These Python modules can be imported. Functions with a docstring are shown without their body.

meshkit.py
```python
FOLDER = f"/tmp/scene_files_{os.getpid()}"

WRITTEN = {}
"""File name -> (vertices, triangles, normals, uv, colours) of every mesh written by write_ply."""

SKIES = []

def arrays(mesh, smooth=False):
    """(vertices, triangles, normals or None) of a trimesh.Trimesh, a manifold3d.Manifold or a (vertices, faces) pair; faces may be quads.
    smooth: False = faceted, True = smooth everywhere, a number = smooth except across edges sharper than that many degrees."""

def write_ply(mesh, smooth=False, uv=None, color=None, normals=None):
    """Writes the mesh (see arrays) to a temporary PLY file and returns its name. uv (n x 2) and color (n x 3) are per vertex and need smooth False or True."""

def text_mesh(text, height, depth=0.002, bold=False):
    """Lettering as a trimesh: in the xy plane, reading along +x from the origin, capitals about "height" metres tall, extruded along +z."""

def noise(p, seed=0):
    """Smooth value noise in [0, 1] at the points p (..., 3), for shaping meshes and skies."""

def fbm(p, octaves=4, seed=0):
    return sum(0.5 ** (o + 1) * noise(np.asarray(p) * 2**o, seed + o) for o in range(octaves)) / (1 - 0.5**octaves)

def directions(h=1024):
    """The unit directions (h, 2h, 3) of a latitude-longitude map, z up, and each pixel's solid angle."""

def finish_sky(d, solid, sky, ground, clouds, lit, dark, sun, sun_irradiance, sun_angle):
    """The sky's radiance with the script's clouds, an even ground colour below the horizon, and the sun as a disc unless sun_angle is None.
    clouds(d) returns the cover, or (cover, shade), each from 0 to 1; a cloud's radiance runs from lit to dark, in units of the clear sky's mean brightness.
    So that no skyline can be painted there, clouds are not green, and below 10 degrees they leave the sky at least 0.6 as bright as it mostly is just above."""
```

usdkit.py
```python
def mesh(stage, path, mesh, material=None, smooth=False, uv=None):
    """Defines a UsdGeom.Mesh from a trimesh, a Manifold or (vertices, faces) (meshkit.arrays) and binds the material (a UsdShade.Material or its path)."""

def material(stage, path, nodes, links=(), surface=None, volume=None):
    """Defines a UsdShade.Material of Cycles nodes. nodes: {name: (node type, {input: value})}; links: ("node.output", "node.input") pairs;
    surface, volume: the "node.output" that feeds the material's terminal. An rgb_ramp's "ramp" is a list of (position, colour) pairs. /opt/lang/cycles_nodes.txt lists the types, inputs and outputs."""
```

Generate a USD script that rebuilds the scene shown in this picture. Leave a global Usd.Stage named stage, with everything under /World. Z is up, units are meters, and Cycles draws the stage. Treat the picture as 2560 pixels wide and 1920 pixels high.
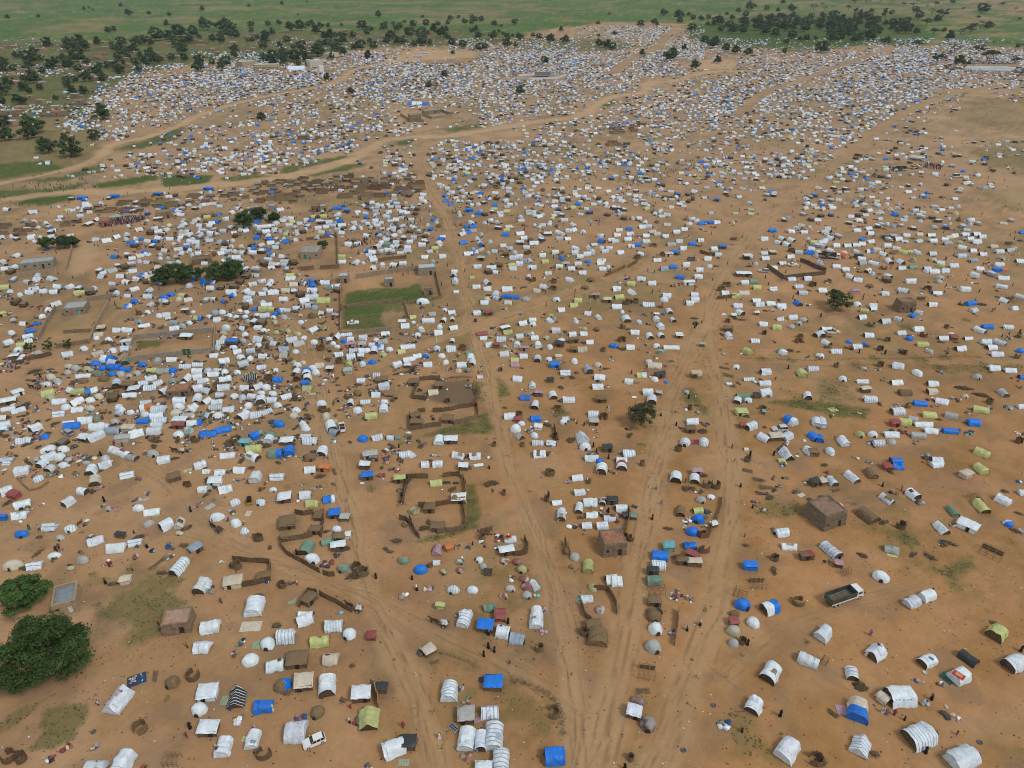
import math, random
import numpy as np, trimesh, manifold3d
import usdkit, meshkit
from pxr import Usd, UsdGeom, UsdLux, UsdShade, Sdf, Gf, Vt

stage = Usd.Stage.CreateInMemory()
UsdGeom.SetStageUpAxis(stage, UsdGeom.Tokens.z)
UsdGeom.SetStageMetersPerUnit(stage, 1.0)
UsdGeom.Xform.Define(stage, '/World')
UsdGeom.Scope.Define(stage, '/World/Looks')

# ------------------------------------------------------------------ camera, sky, sun, exposure
CAM_H, PITCH, FOC = 117.0, math.radians(30.7), 1777.0          # focal length in units of a 2560 wide picture
cam = UsdGeom.Camera.Define(stage, '/World/camera')
cam.CreateHorizontalApertureAttr(36.0); cam.CreateVerticalApertureAttr(27.0)
cam.CreateFocalLengthAttr(36.0 * FOC / 2560.0)
cam.CreateFStopAttr(0.0)
cam.CreateClippingRangeAttr(Gf.Vec2f(1.0, 20000.0))
cam.CreateExposureAttr(EXPOSURE := 0.21)
cam.AddTranslateOp().Set(Gf.Vec3d(0, 0, CAM_H)); cam.AddRotateXOp().Set(90.0 - math.degrees(PITCH))
SUN_TO = np.array([0.66, -0.52, 1.0]); SUN_TO /= np.linalg.norm(SUN_TO)
SUN_EL, SUN_ROT = math.asin(SUN_TO[2]), math.atan2(SUN_TO[0], SUN_TO[1])
SKY_STRENGTH, SUN_INT = 0.078, 0.40
sky_mat = usdkit.material(stage, '/World/Looks/overcast_sky', {
    'sky': ('sky_texture', {'sky_type': 'single_scattering', 'sun_disc': False, 'sun_elevation': SUN_EL, 'sun_rotation': SUN_ROT, 'altitude': 100.0, 'air_density': 1.0, 'aerosol_density': 2.0}),
    'tc': ('texture_coordinate', {}),
    'n': ('noise_texture', {'scale': 2.2, 'detail': 5.0, 'roughness': 0.55}),
    'r': ('rgb_ramp', {'ramp': [(0.0, (0.72, 0.72, 0.72)), (0.45, (0.86, 0.86, 0.86)), (0.7, (0.97, 0.97, 0.97))]}),
    'cl': ('rgb_ramp', {'ramp': [(0.3, (5.2, 5.6, 6.0)), (0.7, (7.4, 7.6, 7.8))]}),
    'mix': ('mix_color', {'use_clamp': False}),
    'bg': ('background_shader', {'strength': SKY_STRENGTH})},
    [('tc.generated', 'n.vector'), ('n.fac', 'r.fac'), ('n.fac', 'cl.fac'), ('r.color', 'mix.fac'), ('sky.color', 'mix.a'), ('cl.color', 'mix.b'), ('mix.result', 'bg.color')], surface='bg.background')
dome = UsdLux.DomeLight.Define(stage, '/World/sky'); dome.CreateIntensityAttr(1.0)
dome.GetPrim().SetCustomDataByKey('kind', 'structure')
UsdShade.MaterialBindingAPI.Apply(dome.GetPrim()).Bind(sky_mat)
sun = UsdLux.DistantLight.Define(stage, '/World/sun')
sun.CreateIntensityAttr(SUN_INT); sun.CreateAngleAttr(16.0); sun.CreateColorAttr(Gf.Vec3f(1.0, 0.965, 0.91))
sun.GetPrim().CreateAttribute('inputs:normalize', Sdf.ValueTypeNames.Bool).Set(True)
m4 = Gf.Matrix4d(); m4.SetRotate(Gf.Rotation(Gf.Vec3d(0, 0, 1), Gf.Vec3d(*map(float, SUN_TO))))
sun.AddTransformOp().Set(m4)

# ------------------------------------------------------------------ the photograph's geometry
CP, SP = math.cos(PITCH), math.sin(PITCH)
def ground_at(nx, ny, z=0.0):
    """Where a point of the 2560 x 1920 photograph lies on the level z (used once, to survey the place)."""
    u, v = (np.asarray(nx, float) - 1280) / FOC, (np.asarray(ny, float) - 960) / FOC
    t = (CAM_H - z) / (SP + v * CP)
    return u * t, (CP - v * SP) * t
def seen_at(x, y, z=0.0):
    d = y * CP + (CAM_H - z) * SP
    return 1280 + FOC * x / d, 960 + FOC * (-(y * SP) + (CAM_H - z) * CP) / d
def pts_at(pts, f=1.0, ox=0.0, oy=0.0):
    return np.array([ground_at(ox + p[0] * f, oy + p[1] * f) for p in pts])
FUL = 2560 / 2212.0        # the whole picture as it was measured
Z4 = 512 / 2212.0; Z3 = 640 / 2212.0

# ------------------------------------------------------------------ materials: colour comes with the mesh (primvar "col"), grain and relief from the nodes
def cmat(name, rough=0.6, spec=0.3, nscale=1.5, lo=0.8, hi=1.05, bump=0.3, bscale=3.0, bdist=0.05, extra=None, stretch=None, metallic=0.0, detail=5.0):
    nodes = {'a': ('attribute', {'attribute': 'col'}), 'tc': ('texture_coordinate', {}),
             'mp': ('mapping', {'mapping_type': 'point', 'scale': stretch or (1, 1, 1)}),
             'n': ('noise_texture', {'scale': nscale, 'detail': detail, 'roughness': 0.6}),
             'r': ('rgb_ramp', {'ramp': [(0.3, (lo, lo * 0.99, lo * 0.97)), (0.68, (hi, hi, hi))]}),
             'm': ('mix_color', {'blend_type': 'multiply', 'fac': 1.0, 'use_clamp': False}),
             'n2': ('noise_texture', {'scale': bscale, 'detail': 4.0, 'roughness': 0.6}),
             'b': ('bump', {'strength': bump, 'distance': bdist}),
             'p': ('principled_bsdf', {'roughness': rough, 'specular_ior_level': spec, 'metallic': metallic})}
    links = [('tc.object', 'mp.vector'), ('mp.vector', 'n.vector'), ('mp.vector', 'n2.vector'), ('n.fac', 'r.fac'), ('a.color', 'm.a'), ('r.color', 'm.b'), ('n2.fac', 'b.height'), ('b.normal', 'p.normal')]
    out = 'm.result'
    if extra:
        en, el, out = extra
        nodes.update(en); links += el
    links.append((out, 'p.base_color'))
    return usdkit.material(stage, '/World/Looks/' + name, nodes, links, surface='p.BSDF')
STRIPE = ({'uv': ('attribute', {'attribute': 'st'}), 'sx': ('separate_xyz', {}), 'fr': ('math', {'math_type': 'fraction'}),
           'cmp': ('math', {'math_type': 'less_than', 'value2': 0.14}), 'ms': ('mix_color', {'b': (0.10, 0.15, 0.24), 'use_clamp': False})},
          [('uv.vector', 'sx.vector'), ('sx.x', 'fr.value1'), ('fr.value', 'cmp.value1'), ('cmp.value', 'ms.fac'), ('m.result', 'ms.a')], 'ms.result')
STRIPEK = ({'uv': ('attribute', {'attribute': 'st'}), 'sx': ('separate_xyz', {}), 'fr': ('math', {'math_type': 'fraction'}),
           'cmp': ('math', {'math_type': 'less_than', 'value2': 0.16}), 'ms': ('mix_color', {'b': (0.75, 0.75, 0.72), 'use_clamp': False})},
          STRIPE[1], 'ms.result')
MAT = dict(
    cloth=cmat('tarpaulin', 0.45, 0.4, 1.1, 0.74, 1.04, 0.85, 2.4, 0.16),
    stripe=cmat('striped_tarpaulin', 0.45, 0.4, 1.1, 0.78, 1.04, 0.85, 2.4, 0.16, extra=STRIPE),
    kstripe=cmat('black_striped_cloth', 0.8, 0.2, 0.9, 0.8, 1.1, 0.4, 1.8, 0.1, extra=STRIPEK),
    straw=cmat('straw', 0.95, 0.1, 7.0, 0.45, 1.35, 0.9, 10.0, 0.06, stretch=(1, 1, 0.25)),
    mud=cmat('mud_wall', 0.95, 0.1, 1.1, 0.72, 1.15, 0.8, 4.0, 0.08),
    leaf=cmat('leaves', 0.6, 0.25, 0.7, 0.7, 1.3, 0.0, 3.0),
    bark=cmat('bark', 0.95, 0.1, 5.0, 0.6, 1.2, 0.8, 9.0, stretch=(1, 1, 0.3)),
    wood=cmat('weathered_wood', 0.9, 0.1, 6.0, 0.6, 1.3, 0.5, 9.0, stretch=(1, 1, 0.2)),
    paint=cmat('car_paint', 0.28, 0.5, 0.8, 0.9, 1.0, 0.0, 2.0),
    rubber=cmat('rubber', 0.85, 0.2, 4.0, 0.8, 1.2, 0.2, 8.0),
    glass=cmat('dark_glazing', 0.08, 0.6, 1.0, 0.9, 1.1, 0.0, 2.0),
    metal=cmat('roof_metal', 0.45, 0.5, 0.8, 0.7, 1.1, 0.2, 2.0),
    skin=cmat('skin', 0.6, 0.3, 3.0, 0.9, 1.1, 0.0, 3.0),
    stuffs=cmat('worn_cloth', 0.85, 0.15, 2.2, 0.6, 1.25, 0.6, 4.0, 0.08),
)

# ------------------------------------------------------------------ prims
TAKEN = {}
def fresh(name, parent):
    k = TAKEN.get((parent, name), 0); TAKEN[(parent, name)] = k + 1
    return f'{parent}/{name}' if k == 0 else f'{parent}/{name}_{k:03d}'
THINGS = []      # (prim, description, x, y)
def tag(p, label=None, cat=None, group=None, kind=None):
    for k, v in (('label', label), ('category', cat), ('group', group), ('kind', kind)):
        if v: p.SetCustomDataByKey(k, v)
    return p
def thing(name, x=0, y=0, z=0, rz=0.0, label=None, cat=None, group=None, kind=None):
    q = UsdGeom.Xform.Define(stage, fresh(name, '/World'))
    q.AddTranslateOp().Set(Gf.Vec3d(float(x), float(y), float(z))); q.AddRotateZOp().Set(math.degrees(float(rz)))
    return tag(q.GetPrim(), label, cat, group, kind)
PV = Sdf.ValueTypeNames
def put(name, V, F, col, mat, parent=None, smooth=False, uv=None, at=None):
    """One Mesh prim. F rows of 3 or 4 (a list of both is fine); col one colour or one per vertex."""
    path = fresh(name, str(parent.GetPath()) if parent is not None else '/World')
    V = np.asarray(V, np.float32); F = np.asarray(F, np.int32)
    if F.shape[1] == 4: F = np.vstack([F[:, [0, 1, 2]], F[:, [0, 2, 3]]])
    m = UsdGeom.Mesh.Define(stage, path)
    m.CreatePointsAttr(Vt.Vec3fArray.FromNumpy(V))
    m.CreateFaceVertexCountsAttr(Vt.IntArray.FromNumpy(np.full(len(F), 3, np.int32)))
    m.CreateFaceVertexIndicesAttr(Vt.IntArray.FromNumpy(np.ascontiguousarray(F).ravel()))
    m.CreateSubdivisionSchemeAttr('none')
    if smooth:
        fn = np.cross(V[F[:, 1]] - V[F[:, 0]], V[F[:, 2]] - V[F[:, 0]]); n = np.zeros_like(V)
        for k in range(3): np.add.at(n, F[:, k], fn)
        l = np.linalg.norm(n, axis=1, keepdims=True)
        n = np.where(l > 1e-12, n / np.maximum(l, 1e-12), [0, 0, 1])
        m.CreateNormalsAttr(Vt.Vec3fArray.FromNumpy(n.astype(np.float32))); m.SetNormalsInterpolation('vertex')
    col = np.asarray(col, np.float32)
    if col.ndim == 1: col = np.tile(col, (len(V), 1))
    UsdGeom.PrimvarsAPI(m).CreatePrimvar('col', PV.Color3fArray, 'vertex').Set(Vt.Vec3fArray.FromNumpy(np.ascontiguousarray(col)))
    if uv is not None:
        UsdGeom.PrimvarsAPI(m).CreatePrimvar('st', PV.TexCoord2fArray, 'vertex').Set(Vt.Vec2fArray.FromNumpy(np.asarray(uv, np.float32)))
    if at is not None: m.AddTranslateOp().Set(Gf.Vec3d(*map(float, at)))
    UsdShade.MaterialBindingAPI.Apply(m.GetPrim()).Bind(MAT[mat] if isinstance(mat, str) else mat)
    return m.GetPrim()
def arr(m):
    v, f, _ = meshkit.arrays(m); return v, f
def join(parts):
    """[(V, F, colour)] into one (V, F, col)."""
    vs, fs, cs, n = [], [], [], 0
    for V, F, c in parts:
        V = np.asarray(V, float); F = np.asarray(F, int)
        if F.shape[1] == 4: F = np.vstack([F[:, [0, 1, 2]], F[:, [0, 2, 3]]])
        c = np.asarray(c, float)
        vs.append(V); fs.append(F + n); cs.append(np.tile(c, (len(V), 1)) if c.ndim == 1 else c); n += len(V)
    return np.vstack(vs), np.vstack(fs), np.vstack(cs)
BOXV = np.array([[-.5, -.5, 0], [.5, -.5, 0], [.5, .5, 0], [-.5, .5, 0], [-.5, -.5, 1], [.5, -.5, 1], [.5, .5, 1], [-.5, .5, 1]])
BOXF = np.array([[0, 3, 2, 1], [4, 5, 6, 7], [0, 1, 5, 4], [1, 2, 6, 5], [2, 3, 7, 6], [3, 0, 4, 7]])
def box(sx, sy, sz, x=0, y=0, z=0, rz=0.0, taper=1.0):
    V = BOXV * [sx, sy, sz]; V[4:, :2] *= taper
    c, s = math.cos(rz), math.sin(rz)
    return np.c_[V[:, 0] * c - V[:, 1] * s + x, V[:, 0] * s + V[:, 1] * c + y, V[:, 2] + z], BOXF
def stick(a, b, r0, r1=None, n=5):
    """A tapered round bar between two points."""
    a, b = np.asarray(a, float), np.asarray(b, float); r1 = r0 if r1 is None else r1
    d = b - a; L = np.linalg.norm(d); d = d / max(L, 1e-9)
    t = np.array([0, 0, 1.0]) if abs(d[2]) < .9 else np.array([1.0, 0, 0])
    u = np.cross(d, t); u /= np.linalg.norm(u); w = np.cross(d, u)
    an = np.linspace(0, 2 * np.pi, n, endpoint=False)
    ring = np.cos(an)[:, None] * u + np.sin(an)[:, None] * w
    V = np.vstack([a + ring * r0, b + ring * r1, [a], [b]])
    i = np.arange(n); j = (i + 1) % n
    F = np.vstack([np.c_[i, j, n + j], np.c_[i, n + j, n + i], np.c_[j, i, np.full(n, 2 * n)], np.c_[n + i, n + j, np.full(n, 2 * n + 1)]])
    return V, F
ICO = [arr(trimesh.creation.icosphere(k)) for k in (0, 1, 2)]
def lump(rng, sx, sy, sz, x=0, y=0, z=0, sub=1, rough=.22):
    V, F = ICO[sub]; V = V * (1 + rng.uniform(-rough, rough, (len(V), 1)))
    V = V * [sx, sy, sz]; V[:, 2] = np.maximum(V[:, 2], -.55 * sz) + .5 * sz
    a = rng.uniform(0, 6.3); c, s = math.cos(a), math.sin(a)
    return np.c_[V[:, 0] * c - V[:, 1] * s + x, V[:, 0] * s + V[:, 1] * c + y, V[:, 2] + z], F
COL = dict(w=(.69, .775, .86), s=(.66, .745, .83), b=(.005, .18, .70), y=(.50, .54, .22), g=(.40, .42, .41), t=(.20, .14, .08), k=(.035, .04, .045), r=(.30, .07, .07),
           c=(.56, .52, .42), o=(.52, .19, .06), v=(.16, .28, .21), p=(.42, .26, .31), u=(.28, .37, .45), a=(.15, .42, .48))
WORD = dict(w='white', s='white striped', b='blue', y='pale yellow', g='grey', t='brown thatch', k='black', r='red', c='cream', o='orange', v='green', p='pink', u='blue grey', a='turquoise')

HAZE = 0.000036
# ------------------------------------------------------------------ the ground: one sheet, its own colours (sand, dry river bed, tracks, weeds, fields)
SAND = np.array([.338, .186, .082]); ROAD = np.array([.375, .242, .128]); WADI = np.array([.48, .325, .19]); RUT = np.array([.20, .125, .07]); BEIGE = np.array([.385, .262, .160])
WEED = np.array([.118, .115, .042]); GREEN = np.array([.060, .097, .026]); FIELD = np.array([.058, .126, .030]); DIRT = np.array([.20, .135, .085]); DARK = np.array([.125, .092, .062]); RED = np.array([.33, .14, .06])
def T(px, py, pts, s=Z4): return [(px + x * s, py + y * s) for x, y in pts]
def Fp(pts): return [(x * FUL, y * FUL) for x, y in pts]
ROADS = [   # name, label, width in metres, points (photograph)
    ('dirt_road', 'wide rutted dirt road from the bottom edge running far off between the tents', 7.5, Fp([(1380, 1720), (1440, 1590), (1495, 1450), (1540, 1320), (1568, 1180), (1578, 1060), (1574, 950), (1560, 850), (1538, 770), (1530, 700), (1545, 630), (1585, 560), (1650, 485), (1740, 405), (1850, 320), (1935, 255), (2040, 208), (2160, 185)])),
    ('dirt_road', 'dirt road joining the wide rutted road at a sharp fork', 8.0, Fp([(1265, 1720), (1310, 1560), (1345, 1400), (1372, 1260), (1400, 1110), (1428, 960), (1462, 830), (1498, 750), (1528, 700)])),
    ('dirt_road', 'straight sandy road past the walled green compound', 5.5, Fp([(1236, 1720), (1240, 1560), (1225, 1400), (1190, 1260), (1145, 1120), (1105, 1020), (1075, 920), (1050, 800), (1020, 690), (1000, 610), (985, 540), (962, 470), (920, 400), (908, 350), (925, 300)])),
    ('dirt_road', 'sandy road crossing from the green compound to the fork', 6.5, Fp([(800, 790), (920, 745), (1030, 700), (1150, 660), (1300, 612), (1430, 570), (1540, 540), (1600, 530)])),
    ('dirt_road', 'sandy lane passing the long curved straw fence', 6.0, Fp([(945, 1720), (915, 1560), (870, 1440), (800, 1300), (760, 1160), (740, 1060), (716, 960), (695, 860), (660, 760), (620, 690)])),
    ('dirt_track', 'track crossing open sand towards the stick fence', 5.0, Fp([(330, 1110), (430, 1160), (540, 1200), (660, 1235), (790, 1285), (900, 1345), (1000, 1395), (1120, 1450), (1240, 1540)])),
    ('dirt_track', 'track along the dense tents towards the mud compounds', 6.0, Fp([(0, 830), (110, 870), (200, 930), (290, 990), (370, 1050), (420, 1110), (520, 1170)])),
    ('dirt_track', 'sandy lane beside the round green trees', 6.0, Fp([(60, 800), (180, 745), (300, 700), (420, 665)])),
    ('dirt_track', 'far track climbing towards the wooded fields', 13.0, [(1529, 185), (1592, 139), (1647, 116), (1668, 87), (1700, 66), (1731, 52)]),
    ('dirt_track', 'pale far track bending away across the fields', 14.0, [(2310, 120), (2345, 101), (2371, 72), (2412, 55), (2499, 38), (2580, 18)]),
    ('dirt_track', 'far lane between rows of white tents', 9.0, [(1840, 290), (1920, 229), (2007, 200), (2140, 150), (2240, 118)]),
    ('dirt_track', 'lane across the right hand tents in weeds', 3.2, T(1536, 768, [(1230, 560), (1600, 575), (2000, 585), (2212, 590), (2900, 580), (4500, 600)])),
    ('dirt_track', 'faint track running to the parked truck', 4.0, T(1536, 1536, [(1200, 700), (1500, 400), (1800, 180), (2212, 0), (2700, -180), (3200, -330)])),
]
RIVERS = [('river_bed', 'pale dry river bed winding across the camp', 13.0, [(-60, 508), (185, 480), (289, 481), (434, 473), (560, 462), (640, 453), (770, 432), (871, 401), (929, 367), (987, 347), (1132, 339), (1280, 314), (1370, 300), (1453, 288), (1497, 260), (1540, 240), (1607, 231), (1627, 208), (1685, 203), (1772, 180), (1880, 177)]),
          ('river_bed', 'second dry channel joining from the village side', 9.0, [(-60, 470), (101, 439), (202, 413), (252, 388), (290, 359), (376, 341), (451, 312), (509, 284), (640, 246), (740, 228), (840, 205), (900, 170), (1060, 140)])]
POLYS = [   # colour, strength, softness in metres, raggedness, points
    (FIELD, .95, 30, 1.0, [(-900, -60), (3500, -60), (3500, 30), (2560, 118), (2300, 112), (1920, 120), (1700, 60), (1500, 55), (1280, 92), (1100, 82), (900, 75), (640, 78), (500, 80), (300, 100), (120, 105), (-900, 120)]),
    (GREEN, .75, 8, 1.0, [(1910, 35), (2300, 40), (2320, 105), (2220, 112), (1900, 118), (1720, 100), (1720, 70)]),
    (GREEN, .8, 10, 1.0, [(-300, 105), (250, 105), (500, 75), (900, 75), (1250, 85), (1280, 110), (900, 120), (700, 165), (520, 150), (330, 190), (240, 240), (200, 290), (-300, 330)]),
    (WEED, .6, 8, 1.0, [(-80, 300), (210, 290), (250, 330), (240, 400), (120, 440), (-80, 470)]),
    (GREEN, .6, 6, 1.0, [(1280, 95), (1560, 100), (1600, 115), (1500, 130), (1290, 122)]),
    (GREEN, .7, 5, 1.0, [(1700, 75), (2000, 78), (2220, 108), (2000, 130), (1760, 112)]),
    (GREEN, .85, 4, .8, T(0, 384, [(-60, 90), (400, 60), (560, 130), (300, 170), (-60, 230)], Z3)),
    (GREEN, .85, 4, .8, T(0, 384, [(250, 230), (560, 190), (740, 120), (880, 70), (860, 160), (640, 210), (330, 260)], Z3)),
    (GREEN, .95, 3, .7, T(0, 384, [(780, 270), (1100, 215), (1380, 180), (1360, 230), (1000, 290), (800, 300)], Z3)),
    (GREEN, .95, 3, .7, T(0, 384, [(1390, 180), (1860, 185), (1800, 250), (1560, 290), (1440, 290), (1380, 220)], Z3)),
    (GREEN, .95, 3, .7, T(0, 384, [(90, 440), (360, 360), (660, 335), (620, 390), (420, 450)], Z3)),
    (GREEN, .85, 4, .8, T(0, 384, [(-60, 330), (400, 300), (760, 250), (680, 310), (200, 370), (-60, 390)], Z3)),
    (GREEN, .85, 4, .8, T(0, 384, [(1890, 210), (2212, 170), (2300, 200), (2000, 250)], Z3)),
    (GREEN, .85, 4, .8, T(640, 384, [(180, 140), (420, 70), (760, 20), (900, 20), (500, 100), (250, 175)], Z3)),
    (GREEN, .85, 4, .8, T(640, 384, [(400, 180), (800, 90), (1000, 80), (780, 150), (500, 195)], Z3)),
    (GREEN, .85, 4, .8, T(640, 0, [(1600, 1120), (1900, 1070), (1960, 1100), (1700, 1145)], Z3)),
    (GREEN, .85, 4, .8, T(640, 0, [(1180, 1250), (1330, 1190), (1430, 1190), (1300, 1250)], Z3)),
    (GREEN, .85, 4, .8, T(1280, 0, [(750, 920), (880, 850), (920, 880), (800, 940)], Z3)),
    (GREEN, .85, 4, .8, T(0, 0, [(950, 1300), (1300, 1200), (1560, 1100), (1620, 1110), (1500, 1220), (1200, 1290)], Z3)),
    (WEED, .35, 8, 1.0, T(1920, 0, [(1500, 960), (1800, 850), (2212, 830), (2400, 1000), (2212, 1150), (1800, 1100)], Z3)),
    (WEED, .5, 6, 1.0, T(1920, 384, [(1700, -60), (2300, -40), (2300, 130), (1900, 120)], Z3)),
    (WEED, .45, 5, 1.0, T(1920, 384, [(1850, 280), (2300, 300), (2300, 560), (1950, 420)], Z3)),
    (GREEN, .8, 1.2, .6, T(512, 768, [(1490, -10), (1940, -10), (1900, 120), (1960, 240), (1800, 260), (1500, 230)])),
    (np.array([.075, .115, .032]), .8, 2.0, 1.0, T(640, 384, [(770, 1230), (1050, 1190), (1300, 1190), (1440, 1220), (1540, 1270), (1290, 1310), (1275, 1360), (790, 1400)], Z3)),
    (GREEN, .8, 1.5, .8, T(640, 384, [(780, 1200), (1050, 1160), (1300, 1160), (1400, 1110), (1440, 1200), (1560, 1250), (1270, 1280), (790, 1320)], Z3)),
    (GREEN, .75, 1.0, .6, T(0, 768, [(1480, 360), (1780, 370), (1700, 430), (1480, 445)])),
    (WEED, .7, 1.0, .6, T(0, 768, [(980, 190), (1080, 100), (1090, 170), (1010, 220)])),
    (DARK, .8, 2.5, .7, T(1024, 768, [(300, 800), (650, 770), (740, 900), (690, 1060), (420, 1060), (120, 960), (200, 880)])),
    (GREEN, .65, 1.2, .8, T(1024, 768, [(700, 790), (800, 820), (860, 1010), (760, 1040), (740, 900)])),
    (GREEN, .65, 1.2, .8, T(1024, 768, [(740, 1170), (840, 1150), (920, 1320), (840, 1370), (560, 1370), (140, 1400), (130, 1370), (520, 1270), (760, 1230)])),
    (WEED, .7, 1.2, .8, T(1024, 768, [(920, 760), (1010, 780), (1090, 960), (970, 980)])),
    (WEED, .7, 1.0, .8, T(1024, 768, [(1640, 1040), (1690, 1130), (1740, 1150), (1570, 1190), (1550, 1150)])),
    (GREEN, .65, 1.2, .8, T(1024, 1152, [(610, 260), (690, 260), (740, 420), (760, 560), (730, 720), (420, 830), (150, 890), (60, 880), (300, 790), (590, 730), (620, 480)])),
    (WEED, .8, 1.6, .8, T(1536, 768, [(700, 960), (760, 840), (850, 880), (1020, 1170), (960, 1170), (880, 1060), (700, 1010)])),
    (WEED, .8, 1.6, .7, T(1536, 768, [(1630, 1030), (1800, 1000), (2212, 1020), (2760, 1090), (2720, 1210), (2400, 1180), (2100, 1110)])),
    (WEED, .5, 3, 1.0, T(2048, 768, [(1080, 650), (1600, 600), (2212, 620), (2212, 700), (1400, 720)])),
    (WEED, .4, 4, 1.0, T(2048, 768, [(0, 780), (300, 800), (400, 1000), (0, 1020)])),
    (WEED, .75, 1.2, .7, T(0, 1536, [(480, 1000), (960, 950), (960, 1000), (830, 1350), (560, 1450), (300, 1460), (460, 1260)])),
    (WEED, .6, 1.5, .9, T(0, 1536, [(-40, 1200), (230, 1020), (420, 950), (400, 1030), (120, 1230), (-40, 1330)])),
    (DARK, .6, 2.0, .6, T(0, 1536, [(-60, 500), (160, 560), (330, 720), (200, 850), (-60, 890)])),
    (WEED, .7, 2.0, .8, T(0, 1152, [(1050, 1659), (1250, 1470), (1600, 1260), (1900, 1230), (2010, 1280), (1800, 1400), (2030, 1520), (1850, 1700), (1900, 1850), (1360, 2020), (1420, 1800), (1050, 1720)])),
    (DIRT, .5, 1.5, .8, T(0, 1152, [(1150, 300), (1300, 220), (1500, 240), (1350, 330), (1180, 390)])),
    (DIRT, .55, 1.5, .8, T(0, 1152, [(200, 950), (330, 860), (560, 850), (540, 930), (330, 980)])),
    (WEED, .65, 2.0, .9, T(2048, 1152, [(700, 770), (1000, 750), (1110, 900), (1000, 950), (760, 850)])),
    (WEED, .65, 2.0, .9, T(2048, 1152, [(1100, 1110), (1350, 1180), (1650, 1010), (1720, 1040), (1450, 1370), (1300, 1230)])),
    (WEED, .55, 2.5, .9, T(1536, 1152, [(1480, 560), (1650, 400), (1900, 430), (2100, 480), (2060, 570), (1700, 640)])),
    (WEED, .35, 2.5, 1.0, T(1536, 1536, [(1150, 1000), (1500, 1060), (1650, 1350), (1700, 1600), (1350, 1500)])),
    (DIRT, .5, 2.0, .8, T(512, 1152, [(1850, 740), (2000, 640), (2212, 650), (2260, 880), (1950, 950)])),
    (RED, .5, 1.0, .8, T(1024, 1152, [(950, 390), (1020, 360), (1090, 390), (1020, 450)])),
    (RED, .75, .5, .6, T(1536, 1152, [(1410, 830), (1540, 810), (1620, 870), (1560, 920), (1430, 880)])),
    (RED, .55, .8, .8, T(0, 1152, [(970, 580), (1040, 530), (1130, 550), (1080, 610)])),
    (DARK, .5, 1.5, .8, T(0, 768, [(260, 740), (330, 660), (480, 640), (440, 700)])),
    (WADI, .6, 10, .6, T(640, 0, [(1000, 510), (1400, 430), (1900, 440), (1880, 500), (1400, 520), (1100, 560)], Z3)),
    (WADI, .6, 10, .6, T(1280, 0, [(1450, 560), (1700, 510), (1930, 520), (1940, 590), (1500, 590)], Z3)),
    (WADI, .5, 6, .6, T(0, 384, [(620, 830), (820, 700), (860, 860), (740, 1010), (600, 1060)], Z3)),
    (np.array([.40, .28, .16]), .5, 10, .8, T(1920, 384, [(1900, 200), (2400, 180), (2400, 600), (1900, 330)], Z3)),
]
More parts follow.
